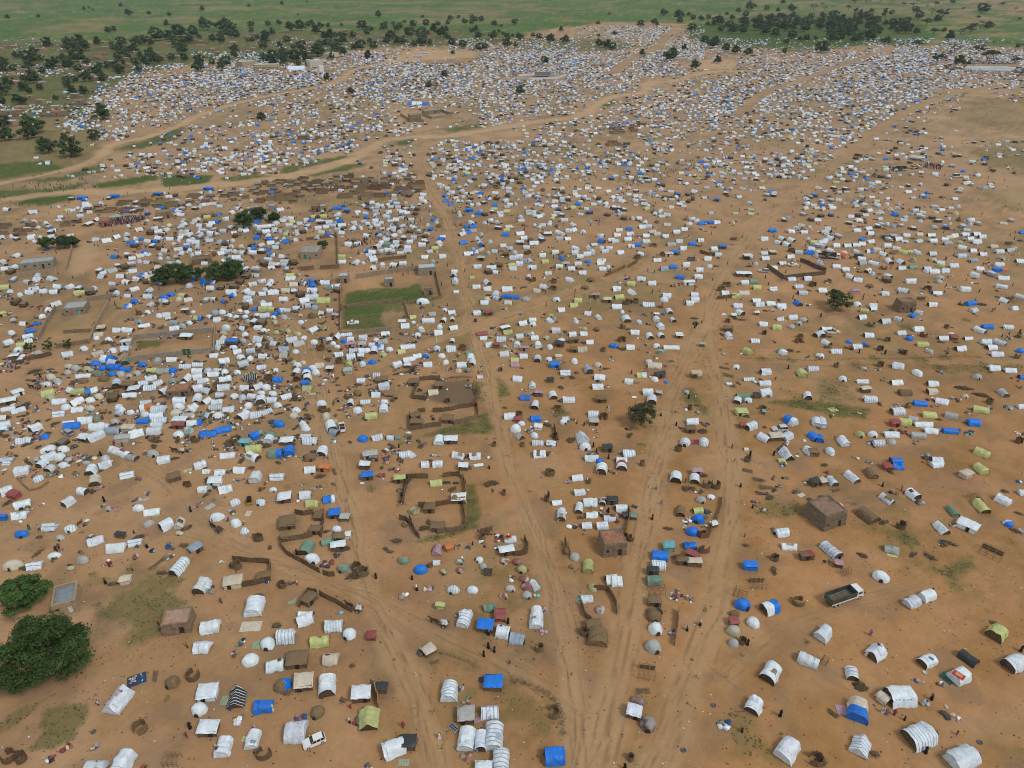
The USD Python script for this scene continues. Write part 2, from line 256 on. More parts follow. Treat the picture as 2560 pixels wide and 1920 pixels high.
ROWS = """
00000000 00000000 00000000 00000000
00000000 00000000 00000000 00000000
00000000 00000000 00245200 00000000
11000000 12111143 33124533 11135541
00000036 52464125 88767723 34568656
34303459 55478866 88657424 56778533
00048888 88468877 77661356 53677755
00356668 53477767 66344566 66677301
45663553 45543446 65146666 66664100
11536414 34553214 24345555 66561000
00351333 46543000 44323445 55423100
00101233 44512356 55325433 23323212
01024565 54014565 54454444 54334221
00133433 10115455 55443234 64332221
00000001 12211355 44433445 23332120
00122432 22123366 65444332 34322200
11333443 21346254 73333212 14443100
23113665 56656444 34233211 23322431
34235775 65445643 11111111 11111111
11116667 62034334 11111111 11111111
30015656 62022123 11111111 11111111
32035434 43000222 11111100 11111111
33345656 55200142 00000000 00000000
11125655 46200212 00000000 00000000
""".split()
DENS = np.array([[int(c) for c in ''.join(ROWS[i * 4:i * 4 + 4])] for i in range(24)], float)     # tents per patch of 80 x 32 picture points
def dens_at(x, y):
    nx, ny = seen_at(x, y)
    fx, fy = nx / 80 - .5, ny / 32 - .5
    i, j = np.clip(np.floor(fy).astype(int), 0, 22), np.clip(np.floor(fx).astype(int), 0, 30)
    a, b = np.clip(fy - i, 0, 1), np.clip(fx - j, 0, 1)
    d = DENS[i, j] * (1 - a) * (1 - b) + DENS[i + 1, j] * a * (1 - b) + DENS[i, j + 1] * (1 - a) * b + DENS[i + 1, j + 1] * a * b
    return np.where((ny < -40) | (ny > 800) | (nx < -200) | (nx > 2760), 0, d)
def seg_dist(P, pts):
    """Distance of points to a polyline, and the distance to the side."""
    best = np.full(len(P), 1e9); side = np.zeros(len(P))
    for a, b in zip(pts[:-1], pts[1:]):
        d = b - a; l2 = d @ d
        t = np.clip(((P - a) @ d) / l2, 0, 1); q = P - a - t[:, None] * d
        r = np.hypot(q[:, 0], q[:, 1]); s = (d[0] * (P[:, 1] - a[1]) - d[1] * (P[:, 0] - a[0])) / math.sqrt(l2)
        k = r < best; best[k] = r[k]; side[k] = s[k]
    return best, side
def inside(P, poly):
    x, y = P[:, 0], P[:, 1]; c = np.zeros(len(P), bool)
    for (x0, y0), (x1, y1) in zip(poly, np.roll(poly, -1, 0)):
        k = ((y0 > y) != (y1 > y)); c ^= k & (x < (x1 - x0) * (y - y0) / (y1 - y0 + 1e-12) + x0)
    return c
def smoothpoly(pts, n=8):
    """Catmull-Rom through the points."""
    p = np.vstack([2 * pts[0] - pts[1], pts, 2 * pts[-1] - pts[-2]]); out = []
    for i in range(1, len(p) - 2):
        for t in np.linspace(0, 1, n, endpoint=False):
            out.append(.5 * (2 * p[i] + (p[i + 1] - p[i - 1]) * t + (2 * p[i - 1] - 5 * p[i] + 4 * p[i + 1] - p[i + 2]) * t ** 2 + (3 * p[i] - p[i - 1] - 3 * p[i + 1] + p[i + 2]) * t ** 3))
    return np.array(out + [pts[-1]])
LINES = [(n, l, w, smoothpoly(pts_at(p), 5), k) for k, group in ((0, ROADS), (1, RIVERS)) for n, l, w, p in group]
POLYW = [(c, s, e, r, pts_at(p)) for c, s, e, r, p in POLYS]
WEEDS = []          # filled from the survey: x, y, radius
def nz(P, f, seed, oct=3): return meshkit.fbm(np.c_[P * f, np.zeros(len(P))], oct, seed)
def soil(P):
    """Base colour of the ground at the points."""
    n1, n2, n3 = nz(P, .02, 1), nz(P, .11, 2), nz(P, .5, 3, 2)
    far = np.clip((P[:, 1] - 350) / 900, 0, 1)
    c = SAND * (1 + .40 * (n1 - .5) + .42 * (n2 - .5) + .22 * (n3 - .5))[:, None]
    c[:, 2] *= 1 + .35 * (n2 - .5)
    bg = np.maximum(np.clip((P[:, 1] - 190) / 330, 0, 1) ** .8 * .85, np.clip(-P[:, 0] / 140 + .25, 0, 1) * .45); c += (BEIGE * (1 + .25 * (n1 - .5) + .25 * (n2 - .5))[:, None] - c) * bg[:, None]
    g = np.clip((nz(P, .045, 5) - .55) * 6, 0, 1) * np.clip((nz(P, .4, 6, 3) - .42) * 5, 0, 1) * .38
    c += (WEED - c) * g[:, None]
    ol = np.clip((nz(P * [.7, 1.0], .035, 27) - .5) * 6, 0, 1) * np.clip((P[:, 1] - 130) / 120, 0, 1) * np.clip((nz(P, .3, 28, 2) - .25) * 3, 0, 1) * .5; c += (np.array([.165, .150, .07]) - c) * ol[:, None]
    dk = np.clip((nz(P, .13, 7) - .55) * 6, 0, 1) * .45; pale = np.clip((nz(P, .09, 9) - .56) * 7, 0, 1) * .3; c += (np.array([.40, .27, .155]) - c) * pale[:, None]
    c += (DIRT - c) * dk[:, None]
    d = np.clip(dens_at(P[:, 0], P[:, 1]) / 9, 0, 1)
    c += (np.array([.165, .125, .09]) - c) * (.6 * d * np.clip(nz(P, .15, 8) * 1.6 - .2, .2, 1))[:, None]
    for col, st, soft, rag, poly in POLYW:
        lo, hi = poly.min(0) - soft * 3, poly.max(0) + soft * 3
        k = np.nonzero(((P > lo) & (P < hi)).all(1))[0]
        if not len(k): continue
        Q = P[k]; r, _ = seg_dist(Q, np.vstack([poly, poly[:1]])); sd = np.where(inside(Q, poly), r, -r)
        sd = sd + soft * 2.0 * rag * (nz(Q, .6 / soft, 11) - .5) + soft * .8 * rag * (nz(Q, 2.5 / soft, 12, 2) - .5)
        a = np.clip(.5 + sd / (soft * .9), 0, 1) * st
        if rag >= .8: a = a * np.clip(.55 + 1.5 * (nz(Q, 1.2 / soft + .1, 13) - .12), .4, 1)
        cc = col
        if col is FIELD:
            s = np.c_[Q[:, 0] * .0045 + .4 * np.sin(Q[:, 1] * .004), Q[:, 1] * .0055]; f = meshkit.fbm(np.c_[s, np.zeros(len(s))], 4, 21)
            f2 = meshkit.fbm(np.c_[Q[:, 0] * .02, Q[:, 1] * .02, np.zeros(len(s))], 4, 22)
            soilf = np.clip((f - .54) * 14, 0, 1)[:, None] * .55 * np.clip(2.2 * f2 - .45, .15, 1)[:, None]
            rt = np.clip((Q[:, 0] - 200) / 1200, 0, 1)
            soilf = np.maximum(soilf, (np.clip((f2 - .62 + .16 * rt) * 7, 0, 1) * (.25 + .6 * rt))[:, None])
            cc = FIELD * (.75 + .6 * f2)[:, None] * (1 - soilf) + np.array([.30, .19, .115]) * soilf
        c[k] += (cc - c[k]) * a[:, None]
    for x, y, r in WEEDS:
        k = np.nonzero((abs(P[:, 0] - x) < r * 2) & (abs(P[:, 1] - y) < r * 2))[0]
        if len(k):
            Q = P[k]; q = np.hypot(Q[:, 0] - x, Q[:, 1] - y) / r + 1.1 * (nz(Q, .9, 15) - .5)
            c[k] += (WEED - c[k]) * (np.clip(1.5 - 1.5 * q, 0, 1) * .75 * np.clip(1.8 * nz(Q, 1.7, 16, 2) - .2, 0, 1))[:, None]
    for n, l, w, line, kind in LINES:
        lo, hi = line.min(0) - w * 2, line.max(0) + w * 2
        k = np.nonzero(((P > lo) & (P < hi)).all(1))[0]
        if not len(k): continue
        Q = P[k]; r, s = seg_dist(Q, line); q = r + w * .6 * (nz(Q, 1.2 / w, 17) - .5)
        a = np.clip((w * .58 - q) / (w * .3), 0, 1)
        if kind: cc = WADI * (1 + .22 * (nz(Q, .1, 18) - .5) + .1 * (nz(Q, .8, 19) - .5))[:, None]; a = a * (.9 if w > 14 else .6)
        else:
            cc = ROAD * (1 + .16 * (nz(Q, .25, 18) - .5))[:, None]
            rut = np.zeros(len(Q))
            for o in (-.36, -.17, -.08, .12, .22, .38):
                off = o * w + .5 * w * (nz(Q, .5 / w, int(40 + o * 50), 2) - .5)
                rut = np.maximum(rut, np.exp(-((s - off) / .17) ** 2) * np.clip(2.2 * nz(Q, .12, int(60 + o * 50), 2) - .55, 0, 1))
            ins = np.clip((w * .62 - q) / (w * .2), 0, 1); c[k] += (RUT - c[k]) * ((.30 if n == 'dirt_track' else .72) * rut * ins)[:, None]; cc = cc + (RUT - cc) * (.9 * rut)[:, None]
            a = a * (.35 + .5 * np.clip(2.2 * nz(Q, .07, 71) - .45, 0, 1)) * (.45 if n == 'dirt_track' else 1)
        c[k] += (cc - c[k]) * a[:, None]
    return np.clip(c, .01, .8)
GROUND = usdkit.material(stage, '/World/Looks/sandy_ground', {
    'a': ('attribute', {'attribute': 'col'}), 'g': ('geometry', {}),
    'n': ('noise_texture', {'scale': 0.9, 'detail': 8.0, 'roughness': 0.65}),
    'r': ('rgb_ramp', {'ramp': [(0.25, (.86, .86, .86)), (0.5, (1.0, 1.0, 1.0)), (0.75, (1.08, 1.08, 1.08))]}),
    'm': ('mix_color', {'blend_type': 'multiply', 'fac': 1.0, 'use_clamp': False}),
    'v': ('noise_texture', {'scale': 5.0, 'detail': 3.0, 'roughness': 0.7}),
    'r2': ('rgb_ramp', {'ramp': [(0.0, (.45, .42, .38)), (0.22, (.70, .67, .62)), (0.30, (1, 1, 1))]}),
    'm2': ('mix_color', {'blend_type': 'multiply', 'fac': 0.8, 'use_clamp': False}),
    'b': ('bump', {'strength': 0.55, 'distance': 0.12}),
    'p': ('principled_bsdf', {'roughness': 0.95, 'specular_ior_level': 0.08})},
    [('g.position', 'n.vector'), ('g.position', 'v.vector'), ('n.fac', 'r.fac'), ('a.color', 'm.a'), ('r.color', 'm.b'), ('v.fac', 'r2.fac'), ('m.result', 'm2.a'), ('r2.color', 'm2.b'),
     ('m2.result', 'p.base_color'), ('n.fac', 'b.height'), ('b.normal', 'p.normal')], surface='p.BSDF')
def lay_ground():
    ys = [30.0]
    while ys[-1] < 4600: ys.append(ys[-1] + max(.34, ys[-1] ** 1.62 / 4300))
    ys = np.array([-260, -120, -40, 0, 15] + ys); nx = 520
    half = np.maximum(90, 30 + ys * .80); inner = np.linspace(-1, 1, nx)
    X = inner[None, :] * half[:, None]; X = np.hstack([-half[:, None] * 1.35 - 1500, X, half[:, None] * 1.35 + 1500])
    Y = np.tile(ys[:, None], (1, nx + 2)); V = np.c_[X.ravel(), Y.ravel()]
    r, c = np.meshgrid(np.arange(len(ys) - 1), np.arange(nx + 1), indexing='ij'); i = (r * (nx + 2) + c).ravel()
    F = np.c_[i, i + 1, i + nx + 3, i + nx + 2]
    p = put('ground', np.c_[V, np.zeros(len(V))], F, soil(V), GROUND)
    tag(p, kind='structure')
    for k, (n, l, w, line, kind) in enumerate(LINES):       # each road and river bed is a thin sheet on the ground
        d = np.gradient(line, axis=0); d /= np.linalg.norm(d, axis=1, keepdims=True); nrm = np.c_[-d[:, 1], d[:, 0]]
        dense = [line[0]]
        for a, b in zip(line[:-1], line[1:]):
            m = max(1, int(np.linalg.norm(b - a) / max(.6, .0022 * np.hypot(*a))))
            dense += [a + (b - a) * t for t in np.linspace(0, 1, m + 1)[1:]]
        line = np.array(dense); d = np.gradient(line, axis=0)
        for _ in range(3): d[1:-1] = (d[:-2] + d[1:-1] + d[2:]) / 3
        d /= np.linalg.norm(d, axis=1, keepdims=True); nrm = np.c_[-d[:, 1], d[:, 0]]
        m = 26 if kind == 0 else 30; o = np.linspace(-.85, .85, m) * w
        V = (line[:, None, :] + nrm[:, None, :] * o[None, :, None]).reshape(-1, 2)
        r, c = np.meshgrid(np.arange(len(line) - 1), np.arange(m - 1), indexing='ij'); i = (r * m + c).ravel()
        F = np.c_[i, i + m, i + m + 1, i + 1]
        z = .006 + .004 * k
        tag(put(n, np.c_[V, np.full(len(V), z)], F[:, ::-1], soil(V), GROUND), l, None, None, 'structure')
# ------------------------------------------------------------------ shelters
def vnoise(P, f, seed): return meshkit.noise(np.asarray(P) * f, seed) - .5
def profile(kind, n):
    if kind == 'B':
        a = np.linspace(np.pi, 0, n); e = .78
        return np.c_[np.sign(np.cos(a)) * np.abs(np.cos(a)) ** e * .5, np.sin(a) ** .85]
    key = np.array([(-.5, 0), (-.48, .34), (-.25, .68), (0, 1.0), (.25, .68), (.48, .34), (.5, 0)])
    t = np.linspace(0, 6, n)
    return np.c_[np.interp(t, range(7), key[:, 0]), np.interp(t, range(7), key[:, 1])]
def cover_mesh(rng, kind, L, W, h, nx=9, na=11, rough=.15):
    """A sheet over a row of hoops or a ridge, its far end closed. Front at -y, ridge along y."""
    pr = profile(kind, na); st = np.linspace(-.5, .5, nx) * L
    ribs = rng.integers(2, 5); ph = rng.uniform(0, 1)
    sag = 1 - .05 * np.sin(np.pi * (np.linspace(0, 1, nx) * ribs + ph)) ** 2 + rng.uniform(-.02, .02, nx)
    sx = rng.uniform(.9, 1.06, 2); hx = rng.uniform(.86, 1.06, 2)
    t = np.linspace(0, 1, nx); wv = (sx[0] + (sx[1] - sx[0]) * t) * (1 + rng.uniform(-.03, .03, nx)); hv = (hx[0] + (hx[1] - hx[0]) * t) * sag
    X = pr[:, 0][None] * W * wv[:, None]; Z = pr[:, 1][None] * h * hv[:, None]; Y = np.repeat(st[:, None], na, 1)
    V = np.stack([X, Y, Z], -1); sd = int(rng.integers(1e6))
    P = V.reshape(-1, 3); k = rough * (W / 2.6)
    P = P + np.c_[vnoise(P, .9, sd), vnoise(P, .8, sd + 1), vnoise(P, 1.1, sd + 2)] * k * 2 + np.c_[vnoise(P, 2.3, sd + 3), vnoise(P, 2.3, sd + 4), vnoise(P, 2.4, sd + 5)] * k
    P[:, 2] = np.maximum(P[:, 2], 0); V = P.reshape(nx, na, 3)
    V[:, 0, 2] = rng.uniform(0, .14, nx); V[:, -1, 2] = rng.uniform(0, .14, nx)
    i = (np.arange(nx - 1)[:, None] * na + np.arange(na - 1)[None]).ravel()
    F = np.c_[i, i + na, i + na + 1, i + 1]
    back = V[-1]; cb = back.mean(0) + [0, .12, -.1]
    V2 = np.vstack([V.reshape(-1, 3), back, [cb]]); n0 = nx * na
    j = np.arange(na - 1); FB = np.c_[n0 + j, n0 + j, n0 + j + 1, np.full(na - 1, n0 + na)]
    F = np.vstack([np.c_[F[:, :3]], np.c_[F[:, [0, 2, 3]]], FB[:, [1, 3, 2]]])
    V = V.reshape(-1, 3); f = V[:na]
    c = np.array([0, f[:, 1].mean(), 0]); E = f * [.96, 1, .96] + [0, .16, 0]; E = np.vstack([E, [[0, E[:, 1].mean(), E[:, 2].max() * .45]]])
    EF = np.c_[j, np.full(na - 1, na), j + 1]; EF = np.vstack([EF, [[na - 1, na, 0]]])
    return V2, F, E, EF[:, [0, 2, 1]]
def dome_mesh(rng, L, W, h, n=15, m=6, rough=.1):
    a = np.linspace(0, 2 * np.pi, n, endpoint=False); b = np.linspace(0, np.pi / 2, m)
    r = np.cos(b) ** .75; z = np.sin(b) ** .9
    V = np.stack([np.cos(a)[None] * r[:, None] * L / 2, np.sin(a)[None] * r[:, None] * W / 2, np.repeat(z[:, None], n, 1) * h], -1)[:-1].reshape(-1, 3)
    V = np.vstack([V, [[rng.uniform(-.15, .15), rng.uniform(-.15, .15), h * rng.uniform(.95, 1.12)]]])
    k = int(rng.integers(5, 9)); V[:, :2] *= (1 + .04 * np.cos(np.arctan2(V[:, 1], V[:, 0]) * k + rng.uniform(0, 6)))[:, None]
    sd = int(rng.integers(1e6)); V = V + np.c_[vnoise(V, 1.0, sd), vnoise(V, 1.0, sd + 1), vnoise(V, 1.1, sd + 2)] * rough * 2.4 + np.c_[vnoise(V, 2.4, sd + 3), vnoise(V, 2.4, sd + 4), vnoise(V, 2.4, sd + 5)] * rough
    V[:, 2] = np.maximum(V[:, 2], 0); V[:n, 2] = rng.uniform(0, .12, n)
    F = []
    for q in range(m - 2):
        for i in range(n):
            j = (i + 1) % n; F += [[q * n + i, q * n + j, q * n + n + j], [q * n + i, q * n + n + j, q * n + n + i]]
    F += [[(m - 2) * n + i, (m - 2) * n + (i + 1) % n, (m - 1) * n] for i in range(n)]
    return V, np.array(F)
def roof_sheet(rng, L, W, h, over=.22, drop=.3, nx=8, ny=7):
    x = np.linspace(-.5, .5, nx) * (L + 2 * over); y = np.linspace(-.5, .5, ny) * (W + 2 * over)
    X, Y = np.meshgrid(x, y); t = rng.uniform(-.12, .12, 2); sd = int(rng.integers(1e6))
    Z = h + t[0] * X / L * 2 + t[1] * Y / W * 2 + .14 * np.cos(np.pi * Y / (W + .6))
    V = np.stack([X, Y, Z], -1).reshape(-1, 3); V[:, 2] += vnoise(V, .9, sd) * .22 + vnoise(V, 2.2, sd + 1) * .12
    edge = (np.abs(V[:, 0]) > .49 * (L + 2 * over)) | (np.abs(V[:, 1]) > .49 * (W + 2 * over))
    V[edge, 2] -= drop * rng.uniform(.3, 1.0, edge.sum()); V[edge, :2] *= .97
    i = (np.arange(ny - 1)[:, None] * nx + np.arange(nx - 1)[None]).ravel()
    return V, np.c_[i, i + 1, i + nx + 1, i + nx]
def jitter(rng, c, s=.07): return np.clip(np.asarray(c) * (1 + rng.uniform(-s, s)) * (1 + rng.uniform(-s * .4, s * .4, 3)), .01, .85)
PALETTE = [COL[k] for k in 'wtkcgpuv'] + [(.03, .09, .24)] + [(.22, .06, .07), (.25, .08, .12), (.12, .10, .09), (.10, .075, .055), (.2, .16, .12), (.3, .25, .2), (.16, .11, .07), (.08, .08, .09), (.33, .28, .22)]
def pile_parts(rng, L, W, main, n=None):
    out = []; n = n or int(rng.integers(6, 11))
    for k in range(n):
        x, y = rng.uniform(-.42, .42) * L, rng.uniform(-.42, .42) * W; s = rng.uniform(.28, .6) * min(1, .45 + L / 5)
        c = main if (main is not None and k < max(2, n // 3)) else PALETTE[rng.integers(len(PALETTE))]
        if rng.random() < .7: V, F = lump(rng, s * rng.uniform(.8, 1.4), s * rng.uniform(.7, 1.1), s * rng.uniform(.5, .9), x, y, 0)
        else: V, F = box(s * 1.5, s * rng.uniform(.8, 1.4), s * rng.uniform(.3, .9), x, y, 0, rng.uniform(0, 3), .95)
        out.append((V, F, jitter(rng, c, .2)))
    return out
def ring_mesh(rng, L, W, h, gap=.5, n=22):
    a = np.linspace(gap, 2 * np.pi - gap, n) + rng.uniform(0, 6.3)
    tp = h * (1 + .16 * rng.uniform(-1, 1, n)); r1 = 1 + .05 * rng.uniform(-1, 1, n)
    o = np.c_[np.cos(a) * L / 2 * r1, np.sin(a) * W / 2 * r1]
    V = np.vstack([np.c_[o * 1.04, np.zeros(n)], np.c_[o, tp], np.c_[o * .9, tp * rng.uniform(.93, 1.0, n)], np.c_[o * .92, np.zeros(n)]])
    i = np.arange(n - 1); F = np.vstack([np.c_[q * n + i, q * n + i + 1, q * n + n + i + 1, q * n + n + i] for q in range(3)])
    F = np.vstack([F, [[0, n, 2 * n, 3 * n], [n - 1, 4 * n - 1, 3 * n - 1, 2 * n - 1]]])
    return V, F
def heap_mesh(rng, L, W, h, sticks=40):
    parts = []; V, F = ICO[2]; sd = int(rng.integers(1e6))
    V = V * [L * .42, W * .42, h * .6]; V = V * (1 + .9 * vnoise(V, 2.2, sd))[:, None]; V[:, 2] = np.maximum(V[:, 2], -.02)
    parts.append((V, F, np.array([.085, .062, .038])))
    for k in range(sticks * 2):
        x, y = rng.normal(0, .24) * L, rng.normal(0, .26) * W; z = max(.05, h * (1 - (2 * x / L) ** 2 - (2 * y / W) ** 2)) * rng.uniform(.5, 1)
        a = rng.uniform(0, 6.3); l = rng.uniform(.4, 1.1) * min(1.2, .4 + L / 4); d = np.array([math.cos(a), math.sin(a), rng.uniform(-.3, .6)]) * l
        parts.append((*stick(np.array([x, y, z]) - d / 2, np.array([x, y, z]) + d / 2, .045, .02, 3), jitter(rng, (.20, .15, .095), .45)))
    return join(parts)
SURVEY_ITEMS = []
def read_survey(text):
    ox = oy = 0.0; f = Z4
    for ln in text.strip().splitlines():
        w = ln.split()
        if w[0] == '@': ox, oy, f = float(w[1]), float(w[2]), Z4
        elif w[0] == '@@': ox, oy, f = float(w[1]), float(w[2]), 1 / float(w[3])
        else: SURVEY_ITEMS.append((w[0], ox + float(w[1]) * f, oy + float(w[2]) * f, [float(q) for q in w[3:]]))
SHAPE = dict(B='arched tent', G='ridge tent', D='dome shelter', H='flat roofed hut')
NAME = dict(B='arched_tent', G='ridge_tent', D='dome_shelter', H='flat_roofed_hut')
CNAME = dict(w='white_', s='striped_', b='blue_', y='yellow_', g='grey_', t='thatched_', k='black_', r='red_', c='cream_', o='orange_', v='green_', p='pink_', u='blue_grey_', a='turquoise_')
CAT = dict(B='tent', G='tent', D='shelter', H='hut')
PCOL = dict(k=(.015, .015, .018), w=(.62, .62, .6), r=(.36, .03, .05), y=(.5, .42, .06), p=(.3, .16, .26), g=(.2, .22, .22), b=(.05, .12, .35), v=(.05, .25, .14))
PWORD = dict(k='black', w='white', r='red', y='yellow', p='purple', g='grey', b='blue', v='green')
def build_item(code, nx, ny, nums, rng):
    k = code[0]; near = ny > 1090
    zc = {'B': .8, 'G': .8, 'D': .6, 'H': 1.0, 'R': .7, 'T': .8, 'K': .7, 'P': .35, 'C': .3}.get(k, 0.05)
    x, y = map(float, ground_at(nx, ny, zc))
    if k == 'S': WEEDS.append((x, y, nums[1] * .55)); return
    if k == 'T': return make_person(x, y, code[1:2] or 'k', rng)
    if k == 'X': return make_basin(x, y, rng)
    ang = math.radians(nums[0] if nums else 0)
    x2, y2 = ground_at(nx + 10 * math.cos(ang), ny - 10 * math.sin(ang), zc); yaw = math.atan2(y2 - y, x2 - x)
    L = nums[1] if len(nums) > 1 else rng.uniform(2.8, 3.4); W = nums[2] if len(nums) > 2 else min(L * .82, rng.uniform(2.2, 2.6))
    if k in 'BGDH': L *= 1.07; W *= 1.08 if near else 1.06
    if L < .3: return
    c1 = code[1:2] or ''; c2 = code[2:3]
    if k in 'BG':
        L *= .97; front = yaw if math.sin(yaw) < -.05 else yaw + np.pi if math.sin(yaw) > .05 else yaw + (0 if rng.random() < .5 else np.pi)
        t = thing(CNAME[c1 or 'w'] + NAME[k], x, y, 0, front + np.pi / 2)
        h = W * rng.uniform(.60, .68) if k == 'B' else W * rng.uniform(.62, .70); h = min(h * 1.06, 2.3)
        V, F, E, EF = cover_mesh(rng, k, L, W, h, 14 if c2 or ny > 1400 else 9, 15 if ny > 1400 else 11)
        base = jitter(rng, COL[c1 or 'w'], .05) * (rng.uniform(.78, 1.0) if rng.random() < .4 else 1); col = base
        if c2:
            o = jitter(rng, COL[c2], .05); na2 = 15 if ny > 1400 else 11; q2 = int(rng.integers(5, 10)); n2 = 14 * na2; ring = V[q2 * na2:(q2 + 1) * na2]; off = len(V)
            V = np.vstack([V, ring]); hi = (F >= q2 * na2) & (F < (q2 + 1) * na2); later = F.max(1) >= (q2 + 1) * na2; F = np.where(hi & later[:, None], F - q2 * na2 + off, F)
            col = np.tile(base, (len(V), 1)); col[(q2 + 1) * na2:off] = o; col[off:] = o
        uv = None; mt = 'cloth'
        if c1 == 's': uv = np.c_[(V[:, 1] if rng.random() < .75 else V[:, 0]) / rng.uniform(.55, .8) + 9, V[:, 2]]; mt = 'stripe'
        if c1 == 'k' and (ny > 1700 or L > 4): uv = np.c_[V[:, 1] / .55 + 9, V[:, 2]]; mt = 'kstripe'
        if c1 == 't': mt = 'straw'
        put('cover', V, F, col, mt, t, True, uv)
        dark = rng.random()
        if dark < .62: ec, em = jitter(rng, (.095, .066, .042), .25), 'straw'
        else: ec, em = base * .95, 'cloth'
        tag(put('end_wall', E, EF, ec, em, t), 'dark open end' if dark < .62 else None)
        if near and rng.random() < .5:      # a strip of cloth or a pole laid over the cover to hold it down
            q = int(rng.integers(2, 7)); na = 15 if ny > 1400 else 11; row = V[q * na:(q + 1) * na]
            sgm = [stick(a + [0, 0, .03], b + [0, 0, .03], .025, None, 4) for a, b in zip(row[:-1:2], row[2::2])]
            put('hold_down_rope', *join([(a, b, np.array([.2, .17, .12])) for a, b in sgm]), 'wood', t)
        if near and rng.random() < .55:      # a mended place: another sheet tied over part of the cover
            na = 15 if ny > 1400 else 11; nxx = 14 if c2 or ny > 1400 else 9; q0 = int(rng.integers(0, nxx - 4)); q1 = q0 + int(rng.integers(2, 5)); k0 = int(rng.integers(2, na - 6)); k1 = k0 + int(rng.integers(2, 5))
            G = V[:nxx * na].reshape(nxx, na, 3)[q0:q1 + 1, k0:k1 + 1].copy(); a0, b0 = G.shape[:2]; G += [0, 0, .035]; G[:, 0, 2] += .02; G += rng.uniform(-.02, .02, G.shape); ii = (np.arange(a0 - 1)[:, None] * b0 + np.arange(b0 - 1)[None]).ravel()
            pc = base * rng.uniform(.72, .92) if rng.random() < .6 else jitter(rng, PALETTE[rng.integers(len(PALETTE))], .2); put('patch', G.reshape(-1, 3), np.c_[ii, ii + b0, ii + b0 + 1, ii + 1], pc, 'stuffs', t, True)
        if near and dark < .62 and rng.random() < .5:
            w2 = W * .2; put('door_flap', np.array([[-w2 * 2, -L / 2 - .03, .05], [-w2 * 1.1, -L / 2 - .25, .02], [-w2 * .9, -L / 2 - .12, h * .62], [-w2 * 1.8, -L / 2 + .01, h * .5]]), [[0, 1, 2, 3]], PALETTE[rng.integers(len(PALETTE))], 'stuffs', t)
        if code == 'Bw' and abs(nx - 2249) < 3 and ny > 1700:     # five pale blue prints along the side of the largest white tent
            na = 15; side = 10 if math.sin(front + np.pi / 2) < 0 else 3
            for q in range(2, 12, 2):
                a, b = V[q * na + side], V[q * na + side + 1]; u = (b - a) / np.linalg.norm(b - a); nn = np.array([-u[2], 0, u[0]]); nn = nn * (1 if nn[2] > 0 else -1); e = np.array([0, .17, 0]); m = (a + b) / 2 + nn * .04
                put('print', np.array([m - e - u * .14, m + e - u * .14, m + e + u * .14, m - e + u * .14]), [[0, 1, 2, 3]], (.22, .50, .72), 'cloth', t)
        desc = ('open ended ' if dark < .62 else 'closed ') + WORD[c1 or 'w'] + (f" and {WORD[c2]}" if c2 else '') + ' ' + SHAPE[k]
        THINGS.append((t, desc, CAT[k], x, y))
    elif k == 'D':
        t = thing(CNAME[c1 or 'w'] + 'dome_shelter', x, y, 0, yaw); h = W * rng.uniform(.55, .68)
        V, F = dome_mesh(rng, L, W, h); base = jitter(rng, COL[c1 or 'w'], .06); col = base
        if not c2 and c1 and c1 in 'rpvokya':      # patched together from several cloths
            other = jitter(rng, [(.34, .30, .26), (.42, .42, .40), (.22, .17, .13), (.5, .48, .42)][int(rng.integers(4))], .15); base = base * .72 + np.array([.20, .165, .13]) * .28; g = meshkit.noise(V * 1.3, int(rng.integers(1e6))); col = np.where((g > rng.uniform(.42, .62))[:, None], other, base)
        if c2:
            col = np.where(((V[:, 0] > .1 * L) if ny > 1500 else (V[:, 1] < -.05))[:, None], jitter(rng, COL[c2]), base)
        uv = np.c_[np.arctan2(V[:, 1], V[:, 0]) * 1.3 + 9, V[:, 2]] if c1 == 's' else None
        if c1 == 's': uv = np.c_[V[:, 0] / .6 + 9, V[:, 2]]
        put('cover', V, F, col, 'stripe' if c1 == 's' else 'straw' if c1 == 't' else 'cloth', t, True, uv)
        has = rng.random() < .6
        if has:     # the way in, facing about the viewer's side of the shelter
            a = -yaw - np.pi / 2 + rng.uniform(-.7, .7); d = np.array([math.cos(a), math.sin(a)]); r = 1 / math.hypot(d[0] / (L / 2), d[1] / (W / 2)); n = np.array([-d[1], d[0]])
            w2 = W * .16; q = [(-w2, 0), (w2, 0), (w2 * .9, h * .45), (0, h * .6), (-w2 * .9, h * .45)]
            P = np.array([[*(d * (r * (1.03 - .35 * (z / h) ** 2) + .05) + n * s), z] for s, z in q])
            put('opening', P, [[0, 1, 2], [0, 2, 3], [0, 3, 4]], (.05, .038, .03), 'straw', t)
        desc = ('' if has else 'closed ') + WORD[c1 or 'w'] + (f" and {WORD[c2]}" if c2 else '') + ' dome shelter' + (' with opening' if has else '')
        THINGS.append((t, desc, 'shelter', x, y))
    elif k == 'H':
        t = thing('flat_roofed_hut', x, y, 0, yaw); h = 1.55 if L > 2.2 else 1.3; n = 'roof'
        cloth = rng.random() < .45 and c1 not in 'tk'
        wallc = jitter(rng, COL[c1] if cloth else (.15, .105, .066), .15)
        V, F = box(L * .96, W * .94, h, 0, 0, 0, 0, .97); put('wall', V, F[[0, 2, 3, 4, 5]], wallc, 'cloth' if cloth else 'straw', t)
        V, F = roof_sheet(rng, L, W, h + .05); col = jitter(rng, COL[c1 or 'w'])
        if c2: col = np.where((V[:, 0] > 0)[:, None], jitter(rng, COL[c2]), col)
        put('roof', V, F, col, 'straw' if c1 == 't' else 'stripe' if c1 == 's' else 'cloth', t, True, np.c_[V[:, 1] / .6 + 9, V[:, 2]] if c1 == 's' else None)
